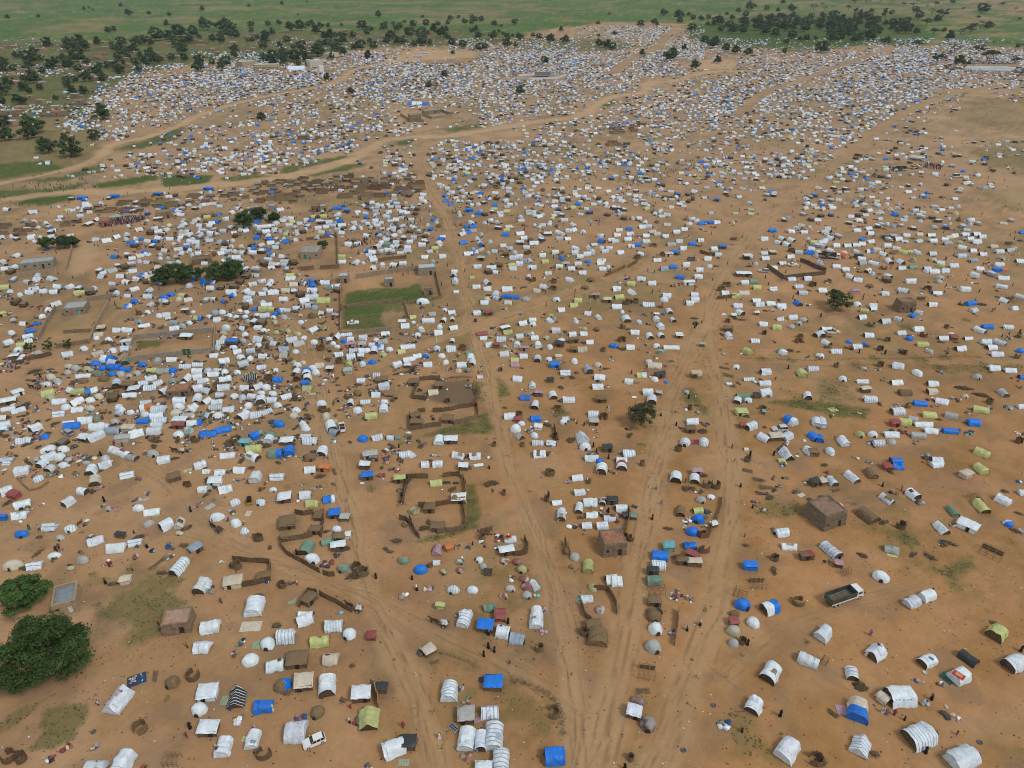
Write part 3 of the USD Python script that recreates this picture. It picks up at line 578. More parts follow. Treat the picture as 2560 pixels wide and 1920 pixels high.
        if L > 2.2 and rng.random() < .7:
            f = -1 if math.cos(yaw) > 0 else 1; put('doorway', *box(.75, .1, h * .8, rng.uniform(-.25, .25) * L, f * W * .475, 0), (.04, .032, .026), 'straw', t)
        if near:
            for sx in (-1, 1): put('corner_post', *stick((sx * L * .5, -W * .5, 0), (sx * L * .5, -W * .5, h + .12), .05, .04), (.16, .11, .07), 'wood', t)
        THINGS.append((t, f"{WORD[c1 or 'w']}" + (f" and {WORD[c2]}" if c2 else '') + " roofed hut with " + ('cloth walls' if cloth else 'straw walls'), 'hut', x, y))
    elif k == 'R':
        p = put('straw_enclosure', *ring_mesh(rng, L, W, rng.uniform(1.2, 1.7)), jitter(rng, (.165, .112, .065), .2), 'straw', at=(x, y, 0))
        THINGS.append((p, 'small roofless straw enclosure' if L < 2.2 else 'wide roofless straw enclosure', 'enclosure', x, y))
    elif k == 'P':
        parts = pile_parts(rng, L, W, COL[c1] if c1 else None, None if near else 5); desc = (WORD[c1] + ' ' if c1 else 'mixed ') + 'pile of belongings'
        if near:
            t = thing('belongings', x, y, 0, yaw)
            for V, F, c in parts: put('bundle', V, F, c, 'stuffs', t)
        else: t = put('belongings', *join([(np.c_[V[:, 0] * math.cos(yaw) - V[:, 1] * math.sin(yaw), V[:, 0] * math.sin(yaw) + V[:, 1] * math.cos(yaw), V[:, 2]], F, c) for V, F, c in parts]), 'stuffs', at=(x, y, 0))
        THINGS.append((t, desc, 'pile', x, y))
    elif k == 'M':
        n = 7; X, Y = np.meshgrid(np.linspace(-.5, .5, n) * L, np.linspace(-.5, .5, n) * W); V = np.stack([X, Y, 0 * X + .05], -1).reshape(-1, 3)
        V[:, 2] += np.abs(vnoise(V, 1.3, int(rng.integers(1e6)))) * .1; V[:, :2] += rng.uniform(-.04, .04, (n * n, 2))
        i = (np.arange(n - 1)[:, None] * n + np.arange(n - 1)[None]).ravel(); F = np.c_[i, i + 1, i + n + 1, i + n]
        c, s = math.cos(yaw), math.sin(yaw); uv = np.c_[V[:, 0] / .45 + 9, V[:, 1]]
        V = np.c_[V[:, 0] * c - V[:, 1] * s, V[:, 0] * s + V[:, 1] * c, V[:, 2]]
        cc = (.30, .36, .20) if c1 == 'v' else (.02, .12, .08) if c1 == 'g' and ny > 1600 else COL.get(c1, (.3, .25, .2))
        p = put('ground_mat', V, F, jitter(rng, cc), 'stripe' if c1 == 'v' else 'cloth', None, True, uv, (x, y, 0))
        THINGS.append((p, f"{'green striped' if c1 == 'v' else WORD.get(c1, 'brown')} mat spread on the sand", 'mat', x, y))
    elif k == 'K':
        t = thing('unfinished_hut', x, y, 0, yaw); h = 1.5; xs = np.linspace(-.5, .5, 4) * L; ys = np.linspace(-.5, .5, 3) * W
        j = lambda: rng.uniform(-.06, .06, 3)
        bars = [((a, b, 0), (a + rng.uniform(-.1, .1), b, h)) for a in xs for b in ys[[0, -1]]] + [((xs[0], b, h), (xs[-1], b, h)) for b in ys] + [((a, ys[0], h), (a, ys[-1], h)) for a in xs] + [((xs[0], b, h * .5), (xs[-1], b, h * .5)) for b in ys[[0, -1]]]
        if near:
            for a, b in bars: put('pole', *stick(np.array(a) + j(), np.array(b) + j(), .055, .045), jitter(rng, (.20, .14, .085), .2), 'wood', t)
        else: put('poles', *join([(*stick(np.array(a) + j(), np.array(b) + j(), .06, .05), (.18, .125, .075)) for a, b in bars]), 'wood', t)
        if W > 2: put('straw_wall', *box(L * .96, .08, h * .8, 0, ys[-1] - .1, 0), (.14, .10, .06), 'straw', t)
        THINGS.append((t, 'bare hut frame of tied sticks', 'frame', x, y))
    elif k == 'C':
        h = rng.uniform(.3, .5) * min(2.0, W); V, F, c = heap_mesh(rng, L, W, h, 40 if near else 22); a, s = math.cos(yaw), math.sin(yaw)
        V = np.c_[V[:, 0] * a - V[:, 1] * s, V[:, 0] * s + V[:, 1] * a, V[:, 2]]
        p = put('brush_heap', V, F, c, 'straw', at=(x, y, 0)); THINGS.append((p, 'heap of dry brush and straw' if L < 2.6 else 'long heap of dry brush and straw', 'brush heap', x, y))
    elif k == 'W':
        t = thing('wood_pile', x, y, 0, yaw); logs = []
        for q in range(12 if near else 9):
            a = rng.uniform(-.35, .35); o = np.array([rng.uniform(-.12, .12) * L, rng.uniform(-.45, .45) * W, .08 + .1 * (q % 3)]); d = np.array([math.cos(a), math.sin(a), rng.uniform(-.05, .05)]) * L * rng.uniform(.3, .5)
            logs.append((*stick(o - d, o + d, .07, .045), jitter(rng, (.17, .125, .085), .25)))
        if near:
            for V, F, c in logs: put('log', V, F, c, 'wood', t)
        else: put('logs', *join(logs), 'wood', t)
        THINGS.append((t, 'pile of branches and poles', 'wood pile', x, y))
# ------------------------------------------------------------------ people: one continuous body, clothes over it
def hull_chain(joints, bones, edge=.07, it=6):
    ms = []
    for a, b in bones:
        pts = []
        for n in (a, b):
            p, r = joints[n]; V, _ = ICO[1]; pts.append(V * r + p)
        ms.append(manifold3d.Manifold.hull_points(np.vstack(pts).astype(np.float64)))
    m = manifold3d.Manifold.batch_boolean(ms, manifold3d.OpType.Add); v, f = arr(m)
    tm = trimesh.Trimesh(v, f, process=True); trimesh.smoothing.filter_taubin(tm, iterations=it); return np.array(tm.vertices), np.array(tm.faces)
def J(**k): return {n: (np.array(v[:3], float), v[3]) for n, v in k.items()}
def body(step=.0, arms=.15):
    j = J(hip=(0, 0, .92, .15), chest=(0, 0, 1.30, .16), neck=(0, 0, 1.50, .06), head=(0, -.02, 1.63, .105), crown=(0, 0, 1.68, .095), nose=(0, -.12, 1.63, .02),
          sl=(-.19, 0, 1.40, .075), sr=(.19, 0, 1.40, .075), el=(-.24 - arms * .3, .03 + step * .4, 1.12, .05), er=(.24 + arms * .3, .03 - step * .4, 1.12, .05), hl=(-.25 - arms * .4, -.10 + step * .5, .86, .04), hr=(.25 + arms * .4, -.10 - step * .5, .86, .04),
          fl=(-.25 - arms * .4, -.13 + step * .5, .77, .028), fr=(.25 + arms * .4, -.13 - step * .5, .77, .028),
          kl=(-.10, -.05 - step, .50, .075), kr=(.10, -.05 + step, .50, .075), al=(-.10, .02 - step * 1.3, .09, .05), ar=(.10, .02 + step * 1.3, .09, .05), tl=(-.10, -.14 - step * 1.3, .04, .04), tr=(.10, -.14 + step * 1.3, .04, .04))
    return hull_chain(j, [('hip', 'chest'), ('chest', 'neck'), ('neck', 'head'), ('head', 'crown'), ('head', 'nose'), ('chest', 'sl'), ('chest', 'sr'), ('sl', 'el'), ('sr', 'er'), ('el', 'hl'), ('er', 'hr'), ('hl', 'fl'), ('hr', 'fr'), ('hip', 'kl'), ('hip', 'kr'), ('kl', 'al'), ('kr', 'ar'), ('al', 'tl'), ('ar', 'tr')])
def lathe(prof, n=14, sx=1.0, sy=.8, cy=0.0):
    a = np.linspace(0, 2 * np.pi, n, endpoint=False)
    V = np.vstack([np.c_[np.cos(a) * r * sx, np.sin(a) * r * sy + cy, np.full(n, z)] for z, r in prof]); F = []
    for q in range(len(prof) - 1):
        for i in range(n): j = (i + 1) % n; F.append([q * n + i, q * n + j, q * n + n + j, q * n + n + i])
    return V, np.array(F)
BODIES = [body(.02), body(.16, .3)]
GOWN = lathe([(.04, .34), (.25, .31), (.55, .26), (.85, .235), (1.0, .215), (1.25, .235), (1.42, .225), (1.50, .10)], 14, 1.0, .82)
VEIL = lathe([(1.18, .27), (1.35, .25), (1.46, .17), (1.58, .14), (1.70, .125), (1.78, .07), (1.80, .01)], 14, 1.0, .95, .025)
SHIRT = lathe([(.78, .225), (.95, .21), (1.2, .225), (1.42, .215), (1.50, .09)], 14, 1.0, .78)
def make_person(x, y, c, rng):
    child = rng.random() < .25; s = (rng.uniform(.62, .8) if child else rng.uniform(.94, 1.04)); walk = rng.random() < .5
    rz = rng.uniform(0, 6.3); t = thing('person', x, y, 0, rz); bd = BODIES[int(walk)]
    put('body', bd[0] * s, bd[1], jitter(rng, (.075, .042, .028), .15), 'skin', t, True)
    gown = c in 'kpbv' or (c == 'w' and rng.random() < .6); cc = jitter(rng, PCOL[c], .15)
    if gown: put('robe', GOWN[0] * s, GOWN[1], cc, 'stuffs', t, True)
    else:
        put('shirt', SHIRT[0] * s, SHIRT[1], cc, 'stuffs', t, True); st = .16 if walk else .02
        for q in (-1, 1): put('trouser_leg', *(lambda VF: (VF[0] * s, VF[1]))(stick((q * .1, .02 + q * st * 1.25, .12), (q * .09, 0, .9), .085, .135, 8)), PALETTE[rng.integers(len(PALETTE))] if rng.random() < .5 else (.05, .05, .06), 'stuffs', t)
    head = ''
    if c in 'kprv' or (gown and rng.random() < .5):
        hc = cc * rng.uniform(.8, 1.2) if rng.random() < .7 else jitter(rng, PALETTE[rng.integers(len(PALETTE))]); put('head_scarf', VEIL[0] * s, VEIL[1], np.clip(hc, .01, .8), 'stuffs', t, True); head = ' and scarf'
    else: put('hair', *(lambda VF: (VF[0] * [.108 * s, .112 * s, .09 * s] + [0, .015 * s, 1.675 * s], VF[1]))(ICO[1]), (.012, .01, .009), 'stuffs', t, True)
    THINGS.append((t, ('walking ' if walk else 'standing ') + ('child' if child else 'person') + f" in {PWORD[c]} {'robe' if gown else 'shirt'}{head}", 'person', x, y))
def make_basin(x, y, rng):
    V, F = lathe([(0, .22), (.03, .3), (.2, .42), (.21, .45), (.17, .40), (.05, .26), (.045, .01)], 14, 1, 1)
    p = put('basin', V, F, jitter(rng, (.55, .57, .58) if rng.random() < .6 else (.08, .09, .1), .1), 'metal', at=(x, y, 0)); THINGS.append((p, 'round metal basin on the sand', 'basin', x, y))
# ------------------------------------------------------------------ buildings, walls and fences
LANDMARKS = []   # (short phrase, x, y)
def frame_between(pl, pr):
    a, b = (np.array(ground_at(*q)) for q in (pl, pr)); d = b - a; w = np.hypot(*d); return a, b, w, math.atan2(d[1], d[0])
def house(name, label, pl, pr, depth, h, wall=(.24, .165, .105), roof=(.25, .155, .10), batter=.96, parapet=.25, kind='mud', door=None, mark=None, roofmat=None, wins=2, doorcol=(.05, .04, .035)):
    """A flat roofed house whose front runs between two points of the survey; it reaches back by depth."""
    a, b, w, yaw = frame_between(pl, pr); c = (a + b) / 2; n = np.array([-math.sin(yaw), math.cos(yaw)]); c = c + n * depth / 2
    t = thing(name, c[0], c[1], 0, yaw, label, 'house'); rg = np.random.default_rng(int(abs(c[0] * 7 + c[1] * 13)))
    th = .35; q = []
    m = manifold3d.Manifold.hull_points(np.array(box(w, depth, h, taper=batter)[0], float)) - manifold3d.Manifold.hull_points(np.array(box(w * batter - 2 * th, depth * batter - 2 * th, parapet + .5, 0, 0, h - parapet)[0], float))
    d0 = door if door is not None else .18
    if kind == 'brick': m = m
    m = m - manifold3d.Manifold.hull_points(np.array(box(1.0, 1.0, 2.0, d0 * w, -depth / 2, -.01)[0], float))
    spots = [s for s in (-.33, .36, -.05)[:wins] if abs(s - d0) * w > 1.2]
    for s in spots: m = m - manifold3d.Manifold.hull_points(np.array(box(.8, 1.0, .8, s * w, -depth / 2, 1.2)[0], float))
    tm = trimesh.Trimesh(*arr(m), process=True)
    V, F = np.array(tm.vertices), np.array(tm.faces)
    if name == 'mud_house':      # hand laid mud: worn, uneven faces and corners
        V, F = trimesh.remesh.subdivide_to_size(V, F, .8); V = V + np.c_[meshkit.noise(V * .9, 3) - .5, meshkit.noise(V * .9, 4) - .5, (meshkit.noise(V * .8, 5) - .6) * (V[:, 2] > .3)] * .3 * np.minimum(1, (V[:, 2:] + .15))
    put('wall', V, F, jitter(rg, wall, .06), 'mud', t)
    put('roof', *box(w * batter - 2 * th - .01, depth * batter - 2 * th - .01, .1, 0, 0, h - parapet - .05), roof, roofmat or 'mud', t)
    put('door', *box(.94, .06, 1.96, d0 * w, -depth / 2 + .3, 0), doorcol, 'wood', t)
    for s in spots: put('window', *box(.76, .05, .76, s * w, -depth / 2 + .3, 1.22), (.03, .03, .032), 'glass', t)
    if mark: LANDMARKS.append((mark, c[0], c[1]))
    return t, w
def zp(ox, oy, s, *p): return tuple((ox + x * s, oy + y * s) for x, y in p)
MUD, MUDR, CONC, GREYR = (.205, .15, .10), (.27, .145, .10), (.27, .235, .185), (.22, .25, .27)
house('mud_house', 'low mud brick house with a pinkish flat roof beside two leafy trees', *zp(0, 1536, Z4, (1760, 240), (2070, 200)), 4.4, 3.1, (.23, .165, .11), (.36, .235, .175), .97, .12, mark='pinkish roofed mud house', wins=0)
house('walled_house', 'small tan house with a sunken grey roof between two leafy trees', *zp(0, 1152, Z4, (600, 1690), (860, 1620)), 6.0, 3.2, (.34, .25, .16), (.20, .235, .26), 1.0, .5, mark='sunken grey roofed house', roofmat='metal', doorcol=(.6, .6, .55))
house('mud_house', 'largest dark mud house with flaring corners near the parked truck', *zp(2048, 1152, Z4, (40, 770), (290, 690)), 7.2, 4.3, (.175, .135, .095), (.25, .165, .125), .88, .15, mark='largest dark mud house', wins=1)
house('mud_house', 'tall mud house with a red brown roof between the two dirt roads', *zp(1024, 1152, Z4, (2090, 1050), (2345, 1020)), 5.2, 3.9, (.19, .145, .10), (.31, .15, .095), .93, .15, mark='tall red roofed house', wins=1)
house('mud_house', 'square mud house standing alone past the lone light green tree', *zp(2048, 768, Z4, (860, 62), (1045, 56)), 5.5, 4.2, (.185, .135, .09), (.25, .165, .11), .82, .15, mark='lone square mud house', wins=1)
house('mud_house', 'low mud house with red roof hemmed in by white tents', *zp(0, 768, Z4, (1805, 1000), (2060, 965)), 4.6, 2.6, (.19, .14, .095), (.32, .17, .10), .96, .1, mark='low red roofed house')
house('grey_house', 'grey concrete hut in the corner of the green walled compound', (847, 709), (872, 708), 4.5, 3.4, CONC, (.42, .45, .46), 1, .2, mark='green compound corner hut', roofmat='metal', wins=1)
house('grey_house', 'narrow grey hut standing free inside the green walled compound', (962, 718), (985, 717), 3.4, 3.5, CONC, (.38, .40, .40), 1, .2, roofmat='metal', wins=0)
house('grey_house', 'wide grey concrete house at the far corner of the green walled compound', (1047, 690), (1091, 687), 5.0, 3.6, CONC, (.42, .48, .50), 1, .2, mark='green compound grey house', roofmat='metal', wins=0)
house('mud_house', 'tapering brown mud tower inside the green walled compound', (1060, 739), (1083, 738), 3.4, 3.1, MUD, MUDR, .8, .15, wins=0)
house('brick_house', 'long house with corrugated metal roof and a green door', (752, 648), (798, 647), 9.0, 3.4, (.30, .25, .19), (.26, .25, .22), 1, .15, mark='house with the green door', roofmat='metal', doorcol=(.02, .30, .12), door=-.25)
house('mud_house', 'brown mud house joined to a grey annexe among the mud compounds', (779, 531), (800, 530), 4.5, 3.4, MUD, MUDR, .97, .15, wins=1)
house('grey_house', 'grey annexe joined to a brown mud house', (801, 530), (818, 529), 4.5, 3.2, CONC, (.3, .33, .34), 1, .15, wins=0)
house('grey_house', 'grey house with a turquoise door by two dark trees', (672, 529), (692, 528), 4.5, 3.2, CONC, (.32, .34, .34), 1, .15, doorcol=(.08, .38, .5), wins=0)
house('brick_house', 'red brown brick shop at the crowded market', (248, 567), (273, 566), 6.0, 3.0, MUDR, (.27, .17, .11), 1, .2, mark='red brown market shop')
house('market_shed', 'low market shed with pale teal metal roof', (274, 556), (307, 552), 4.0, 2.3, (.26, .2, .14), (.22, .42, .42), 1, .02, roofmat='metal', wins=0)
house('mud_house', 'steep sided mud house at the edge of the market', (391, 550), (435, 544), 6.0, 3.6, MUD, (.26, .2, .13), .8, .1, mark='steep sided mud house', wins=0)
house('grey_house', 'row house with pale metal roofs behind a long wall', (52, 677), (137, 668), 6.0, 3.2, (.27, .24, .20), (.30, .34, .36), 1, .15, mark='pale roofed row house', roofmat='metal', wins=3)
house('mud_house', 'brown mud walled house by the row of dark trees', (485, 663), (531, 656), 5.0, 2.4, (.185, .125, .08), (.2, .14, .09), 1, .4, wins=0)
house('grey_house', 'house with pale roof and turquoise door inside the long walled yard', (161, 790), (216, 785), 6.5, 3.0, (.27, .22, .165), (.31, .35, .37), 1, .15, mark='house with the turquoise door', roofmat='metal', doorcol=(.10, .45, .55), door=.2)
house('school_building', 'big pale building with flat metal roof at the edge of the far trees', (776, 169), (809, 167), 20, 8, (.46, .42, .34), (.5, .52, .52), 1, .3, mark='big pale far building', roofmat='metal')
house('school_building', 'cream building with bright gable behind the far trees', (822, 146), (849, 143), 12, 6, (.5, .44, .32), (.45, .45, .42), 1, .3, roofmat='metal')
house('school_building', 'tan building at the smoky end of the far tents', (608, 170), (645, 166), 16, 7, (.38, .30, .21), (.4, .4, .38), 1, .3, roofmat='metal')
house('small_tower', 'white gate tower in front of the big pale building', (800, 184), (811, 183), 6, 9, (.6, .6, .56), (.6, .6, .58), .9, .3, wins=1)
house('mud_house', 'two storey mud house in the far walled compound', (1026, 305), (1054, 303), 7, 5.5, (.22, .165, .11), (.27, .22, .17), 1, .3, mark='far two storey mud house')
house('mud_house', 'long low house along the far walled compound', (1062, 287), (1100, 283), 6, 3.2, (.22, .18, .13), (.3, .3, .28), 1, .2)
# a long arcade: openings cut all along the front
def arcade():
    a, b, w, yaw = frame_between((640, 173), (698, 172)); c = (a + b) / 2; t = thing('arcade_building', c[0], c[1], 0, yaw, 'long yellowish building with a row of arches before the far trees', 'building')
    m = manifold3d.Manifold.hull_points(np.array(box(w, 10, 5.5)[0], float)); n = 11
    for k in range(n):
        x = (k + .5) / n * w - w / 2; m = m - manifold3d.Manifold.hull_points(np.array(box(w / n * .6, 4, 2.4, x, -5, -.01)[0], float)) - manifold3d.Manifold.cylinder(4, w / n * .3, w / n * .3, 16).rotate((90, 0, 0)).translate((x, -3, 2.35))
    V, F = arr(m); put('wall', V, F, (.50, .42, .28), 'mud', t); put('roof', *box(w + 1, 11, .35, 0, 0, 5.5), (.52, .47, .36), 'metal', t)
arcade()
for ph, q in (('long yellowish arcade', (669, 172)), ('cream gabled far building', (835, 144)), ('tan building in smoke', (626, 167)), ('white gate tower', (805, 184)), ('far screened yard', (1350, 192)), ('long blue white row', (1045, 260)), ('far white buses', (1048, 140)), ('far crowd ringed tarpaulins', (2475, 171)), ('far walled compound', (1070, 290))): LANDMARKS.append((ph, *map(float, ground_at(*q))))
def wall_run(name, label, cat, pts, h, th, col, mat, piece, seg=None, rough=.0, mark=None, group=None, top=0.0):
    """A wall or fence along points of the survey, made of separate panels."""
    P = pts_at(pts); c = P.mean(0); t = thing(name, c[0], c[1], 0, 0, label, cat, group, 'thing'); rg = np.random.default_rng(int(abs(c[0] * 11 + c[1] * 5)) + len(pts))
    for a, b in zip(P[:-1], P[1:]):
        l = np.hypot(*(b - a)); n = max(1, int(round(l / (seg or 4)))); yaw = math.atan2(*(b - a)[::-1])
        for k in range(n):
            m = a + (b - a) * (k + .5) / n - c; L = l / n
            if rough:
                nx = 5; xs = np.linspace(-.5, .5, nx) * (L + .06); tp = h * (1 + rough * rg.uniform(-1, 1, nx)); o = rg.uniform(-.05, .05) + np.linspace(-1, 1, nx) * rg.uniform(-.08, .08)
                V = np.vstack([np.c_[xs, o - th / 2, 0 * xs], np.c_[xs, o - th / 2 + rg.uniform(-.08, .08), tp], np.c_[xs, o + th / 2, tp], np.c_[xs, o + th / 2, 0 * xs]]); i = np.arange(nx - 1)
                F = np.vstack([np.c_[q * nx + i, q * nx + i + 1, q * nx + nx + i + 1, q * nx + nx + i] for q in range(3)] + [[[0, nx, 2 * nx, 3 * nx], [nx - 1, 4 * nx - 1, 3 * nx - 1, 2 * nx - 1]]])
            else: V, F = box(L - .04, th, h)
            s, d = math.sin(yaw), math.cos(yaw); V = np.c_[V[:, 0] * d - V[:, 1] * s + m[0], V[:, 0] * s + V[:, 1] * d + m[1], V[:, 2]]
            put(piece, V, F, jitter(rg, col, .14 if rough else .05), mat, t)
            if not rough and k == 0: put('pillar', *box(th * 1.5, th * 1.5, h + .12, *(a - c), 0, yaw), jitter(rg, col, .05), mat, t)
    if mark: LANDMARKS.append((mark, c[0], c[1]))
    return t
STRAWC = (.155, .105, .062)
def straw_fence(label, pts, ox=0, oy=0, s=Z4, h=1.6, mark=None, col=STRAWC, seg=2.2): return wall_run('straw_fence', label, 'fence', T(ox, oy, pts, s), h, .12, col, 'straw', 'panel', seg, .10, mark)
straw_fence('long curved straw fence bulging towards the crossing track', [(815, 860), (840, 960), (900, 1025), (1050, 1105), (1245, 1215)], 512, 1152, mark='long curved straw fence')
straw_fence('short straw fence continuing the curved fence past a gap', [(1280, 1232), (1340, 1250), (1405, 1245)], 512, 1152)
straw_fence('low straw fence across the middle of the curved compound', [(820, 880), (930, 862), (1060, 845), (1165, 815)], 512, 1152, col=(.17, .125, .08))
straw_fence('straw fence carrying laundry between two straw roofed huts', [(975, 580), (1070, 590), (1180, 575)], 512, 1152)
straw_fence('straight straw fence beside the blue lean-to hut', [(1285, 530), (1285, 640), (1275, 740), (1262, 830)], 512, 1152)
straw_fence('straw fence closing the far side of the compound with the cream roofed hut', [(305, 1085), (385, 1090), (550, 1100), (705, 1115)], 512, 1152, mark='cream roofed hut compound')
straw_fence('straw fence turning down beside the red cloth', [(708, 1115), (715, 1200), (700, 1310)], 512, 1152)
straw_fence('straw fence joining the cream roofed hut to the red cloth', [(400, 1365), (520, 1345), (650, 1315)], 512, 1152)
straw_fence('straw fence below the horse carts with a leaning beige mat', [(1020, 1590), (1070, 1500), (1120, 1425), (1215, 1435)], 512, 1152)
straw_fence('diagonal straw fence ending at the loaded horse cart', [(1245, 1455), (1330, 1500), (1420, 1545), (1590, 1640)], 512, 1152, mark='diagonal straw fence')
straw_fence('far straw fence of the compound with the yellow roofed hut', [(-160, 230), (-60, 190), (80, 190), (200, 190)], 1024, 1152, mark='yellow roofed hut compound')
straw_fence('straw fence right behind the yellow roofed hut', [(360, 180), (440, 165), (545, 165)], 1024, 1152)
straw_fence('straw fence along the weedy ditch of the yellow roofed compound', [(575, 185), (592, 250), (600, 320), (590, 470), (585, 560), (605, 650), (600, 745)], 1024, 1152, col=(.14, .1, .065))
straw_fence('sagging straw fence closing the near side of the yellow roofed compound', [(600, 745), (500, 765), (400, 775), (300, 790)], 1024, 1152, col=(.17, .125, .08))
straw_fence('leaning straw fence at the ditch corner of the yellow roofed compound', [(0, 630), (40, 730), (75, 800), (110, 845)], 1024, 1152, col=(.13, .1, .07))
straw_fence('straw fence dividing the yellow roofed compound in two', [(95, 500), (170, 500)], 1024, 1152)
straw_fence('red brown straw fence beside the middle shelter of the divided compound', [(280, 495), (360, 480), (440, 465)], 1024, 1152, col=(.18, .10, .055))
straw_fence('short straw fence near the red carpet tent', [(760, 790), (830, 775), (895, 755)], 1024, 1152)
straw_fence('curving straw fence round the tent with the red carpet', [(1235, 850), (1275, 920), (1270, 1000), (1200, 1025), (1130, 1030)], 1024, 1152, col=(.13, .09, .06))
straw_fence('rounded straw fence by the road around the pink shelter', [(1990, 1405), (2070, 1395), (2140, 1405), (2190, 1480), (2230, 1560), (2240, 1660)], 1024, 1152, mark='rounded roadside straw fence')
straw_fence('straw fence on the tent side of the pink shelter', [(1850, 1550), (1870, 1610), (1900, 1690), (1960, 1740)], 1024, 1152)
straw_fence('high straw fence beside the dirt road at the red roofed house', [(150, 520), (165, 600), (150, 680), (120, 780)], 1536, 1152, col=(.24, .165, .09))
straw_fence('thin straw fence following the wide rutted road past the blue domes', [(1165, 400), (1155, 500), (1120, 610), (1105, 650)], 1536, 1152, h=1.3, col=(.25, .19, .12))
straw_fence('bent straw fence shielding the second blue dome', [(1040, 690), (1045, 760), (1020, 830), (930, 840)], 1536, 1152)
straw_fence('curved straw fence running down beside the white dome', [(690, -30), (685, 80), (672, 190), (650, 340)], 1536, 1536, col=(.22, .15, .085), mark='curved white dome fence')
straw_fence('tall beige straw fence behind the pale yellow ridge tent', [(1790, 760), (1840, 790), (1865, 900), (1880, 1010)], 512, 1536, h=1.8, col=(.30, .21, .11))
straw_fence('bright beige straw fence leaning by the striped tent', [(2030, 1110), (2110, 1020), (2190, 935)], 0, 1152, h=1.5, col=(.34, .24, .12))
straw_fence('long straw wall on the near side of the green ditch compound', [(10, 1335), (120, 1315), (230, 1295), (340, 1285)], 1024, 768, col=(.18, .135, .085))
straw_fence('straw wall behind the hut with the blue cloth strip', [(250, 1135), (350, 1130), (430, 1120), (540, 1095), (640, 1080), (725, 1065)], 1024, 768, mark='green ditch hut compound')
straw_fence('straw wall turning down at the end of the green ditch', [(730, 1065), (738, 1140), (740, 1205)], 1024, 768)
straw_fence('slatted straw wall along the green ditch', [(480, 1275), (560, 1250), (650, 1230), (740, 1205)], 1024, 768, col=(.2, .15, .095))
straw_fence('dark upright straw screen beside a pale ridge tent', [(1562, 1300), (1575, 1380), (1580, 1445)], 1024, 768, col=(.08, .055, .04))
straw_fence('brown straw wall of the pen beside three small trees', [(215, 600), (330, 570), (450, 550), (565, 520)], 0, 768, col=(.15, .1, .065))
straw_fence('reddish straw fence by the sandy crossing road', [(805, 1065), (860, 1040), (920, 1015), (978, 985)], 1280, 384, Z3, col=(.22, .12, .06), mark='reddish straw road fence')
straw_fence('broken straw fence at the tip of the sandy crossing road', [(1005, 985), (1050, 960), (1090, 930)], 1280, 384, Z3)
straw_fence('straw fence of the huts beside the upper dirt road', [(1770, 1260), (1870, 1250), (1970, 1245)], 1280, 384, Z3)
straw_fence('dark straw wall before the blue tarpaulin corner', [(1620, 855), (1700, 880), (1760, 880)], 1280, 384, Z3)
straw_fence('straw wall line in the far middle tents', [(1055, 935), (1180, 915), (1300, 905)], 640, 384, Z3, col=(.19, .12, .07))
def mud_run(label, pts, ox, oy, s=Z4, h=1.9, col=(.27, .215, .16), mark=None, piece='wall_panel', name='compound_wall', seg=5.0): return wall_run(name, label, 'wall', T(ox, oy, pts, s), h, .3, col, 'mud', piece, seg, 0, mark)
mud_run('long sloping wall on the road side of the bare sandy yard', [(605, 30), (520, 170), (430, 345)], 0, 768)
mud_run('long wall dividing the bare sandy yard from the tents', [(1175, -20), (1090, 140), (1020, 270), (970, 395)], 0, 768, col=(.33, .25, .17))
mud_run('low brown wall closing the near end of the bare sandy yard', [(625, 440), (720, 425), (800, 415), (972, 385)], 0, 768, Z4, 1.6, (.24, .16, .105))
mud_run('low straight wall inside the bare sandy yard', [(700, 285), (820, 275), (1005, 265)], 0, 768, Z4, 1.4, (.22, .165, .11))
mud_run('grey wall on the far side of the grassy yard', [(1455, 350), (1620, 330), (1800, 315), (2000, 290), (2212, 275), (2325, 265)], 0, 768, col=(.28, .25, .21), mark='grassy grey walled yard')
mud_run('grey wall down the tent side of the grassy yard', [(1450, 355), (1420, 450), (1390, 575)], 0, 768, col=(.33, .26, .18))
mud_run('grey wall with a small green gate on the near side of the grassy yard', [(1390, 590), (1560, 565), (1800, 540), (1980, 520)], 0, 768, col=(.28, .25, .21))
mud_run('grey wall beyond the small green gate', [(2065, 510), (2212, 495), (2320, 480)], 0, 768, col=(.28, .25, .21))
tg = thing('metal_gate', *ground_at(2024 * Z4, 768 + 515 * Z4), 0, .06, 'dark green metal gate in the grey yard wall', 'gate'); put('gate_leaf', *box(2.4, .12, 2.3), (.02, .12, .05), 'paint', tg); put('post', *box(.3, .35, 2.5, -1.4), CONC, 'mud', tg); put('post', *box(.3, .35, 2.5, 1.4), CONC, 'mud', tg); put('gate_bar', *box(.14, .06, 1.6, 0, -.1, .3), (.6, .55, .3), 'paint', tg)
LANDMARKS.append(('green metal gate', *ground_at(2024 * Z4, 768 + 515 * Z4)))
mud_run('grey wall ending the grassy yard at the tents', [(118, 235), (112, 340), (106, 470)], 512, 768, col=(.33, .26, .18))
mud_run('far wall of the green walled compound', [(870, 1080), (1000, 1060), (1150, 1035), (1300, 1015), (1405, 1008)], 640, 384, Z3, 2.1, (.28, .23, .17), mark='green compound far wall')
mud_run('tent side wall of the green walled compound', [(735, 1115), (737, 1220), (739, 1330), (741, 1400)], 640, 384, Z3, 1.9, (.29, .21, .145))
mud_run('wall crossing the middle of the green walled compound', [(790, 1335), (950, 1312), (1100, 1295), (1270, 1275)], 640, 384, Z3, 1.6, (.22, .16, .11))
mud_run('road side wall of the green walled compound', [(1558, 1050), (1580, 1150), (1602, 1245)], 640, 384, Z3, 1.9, (.25, .18, .125))
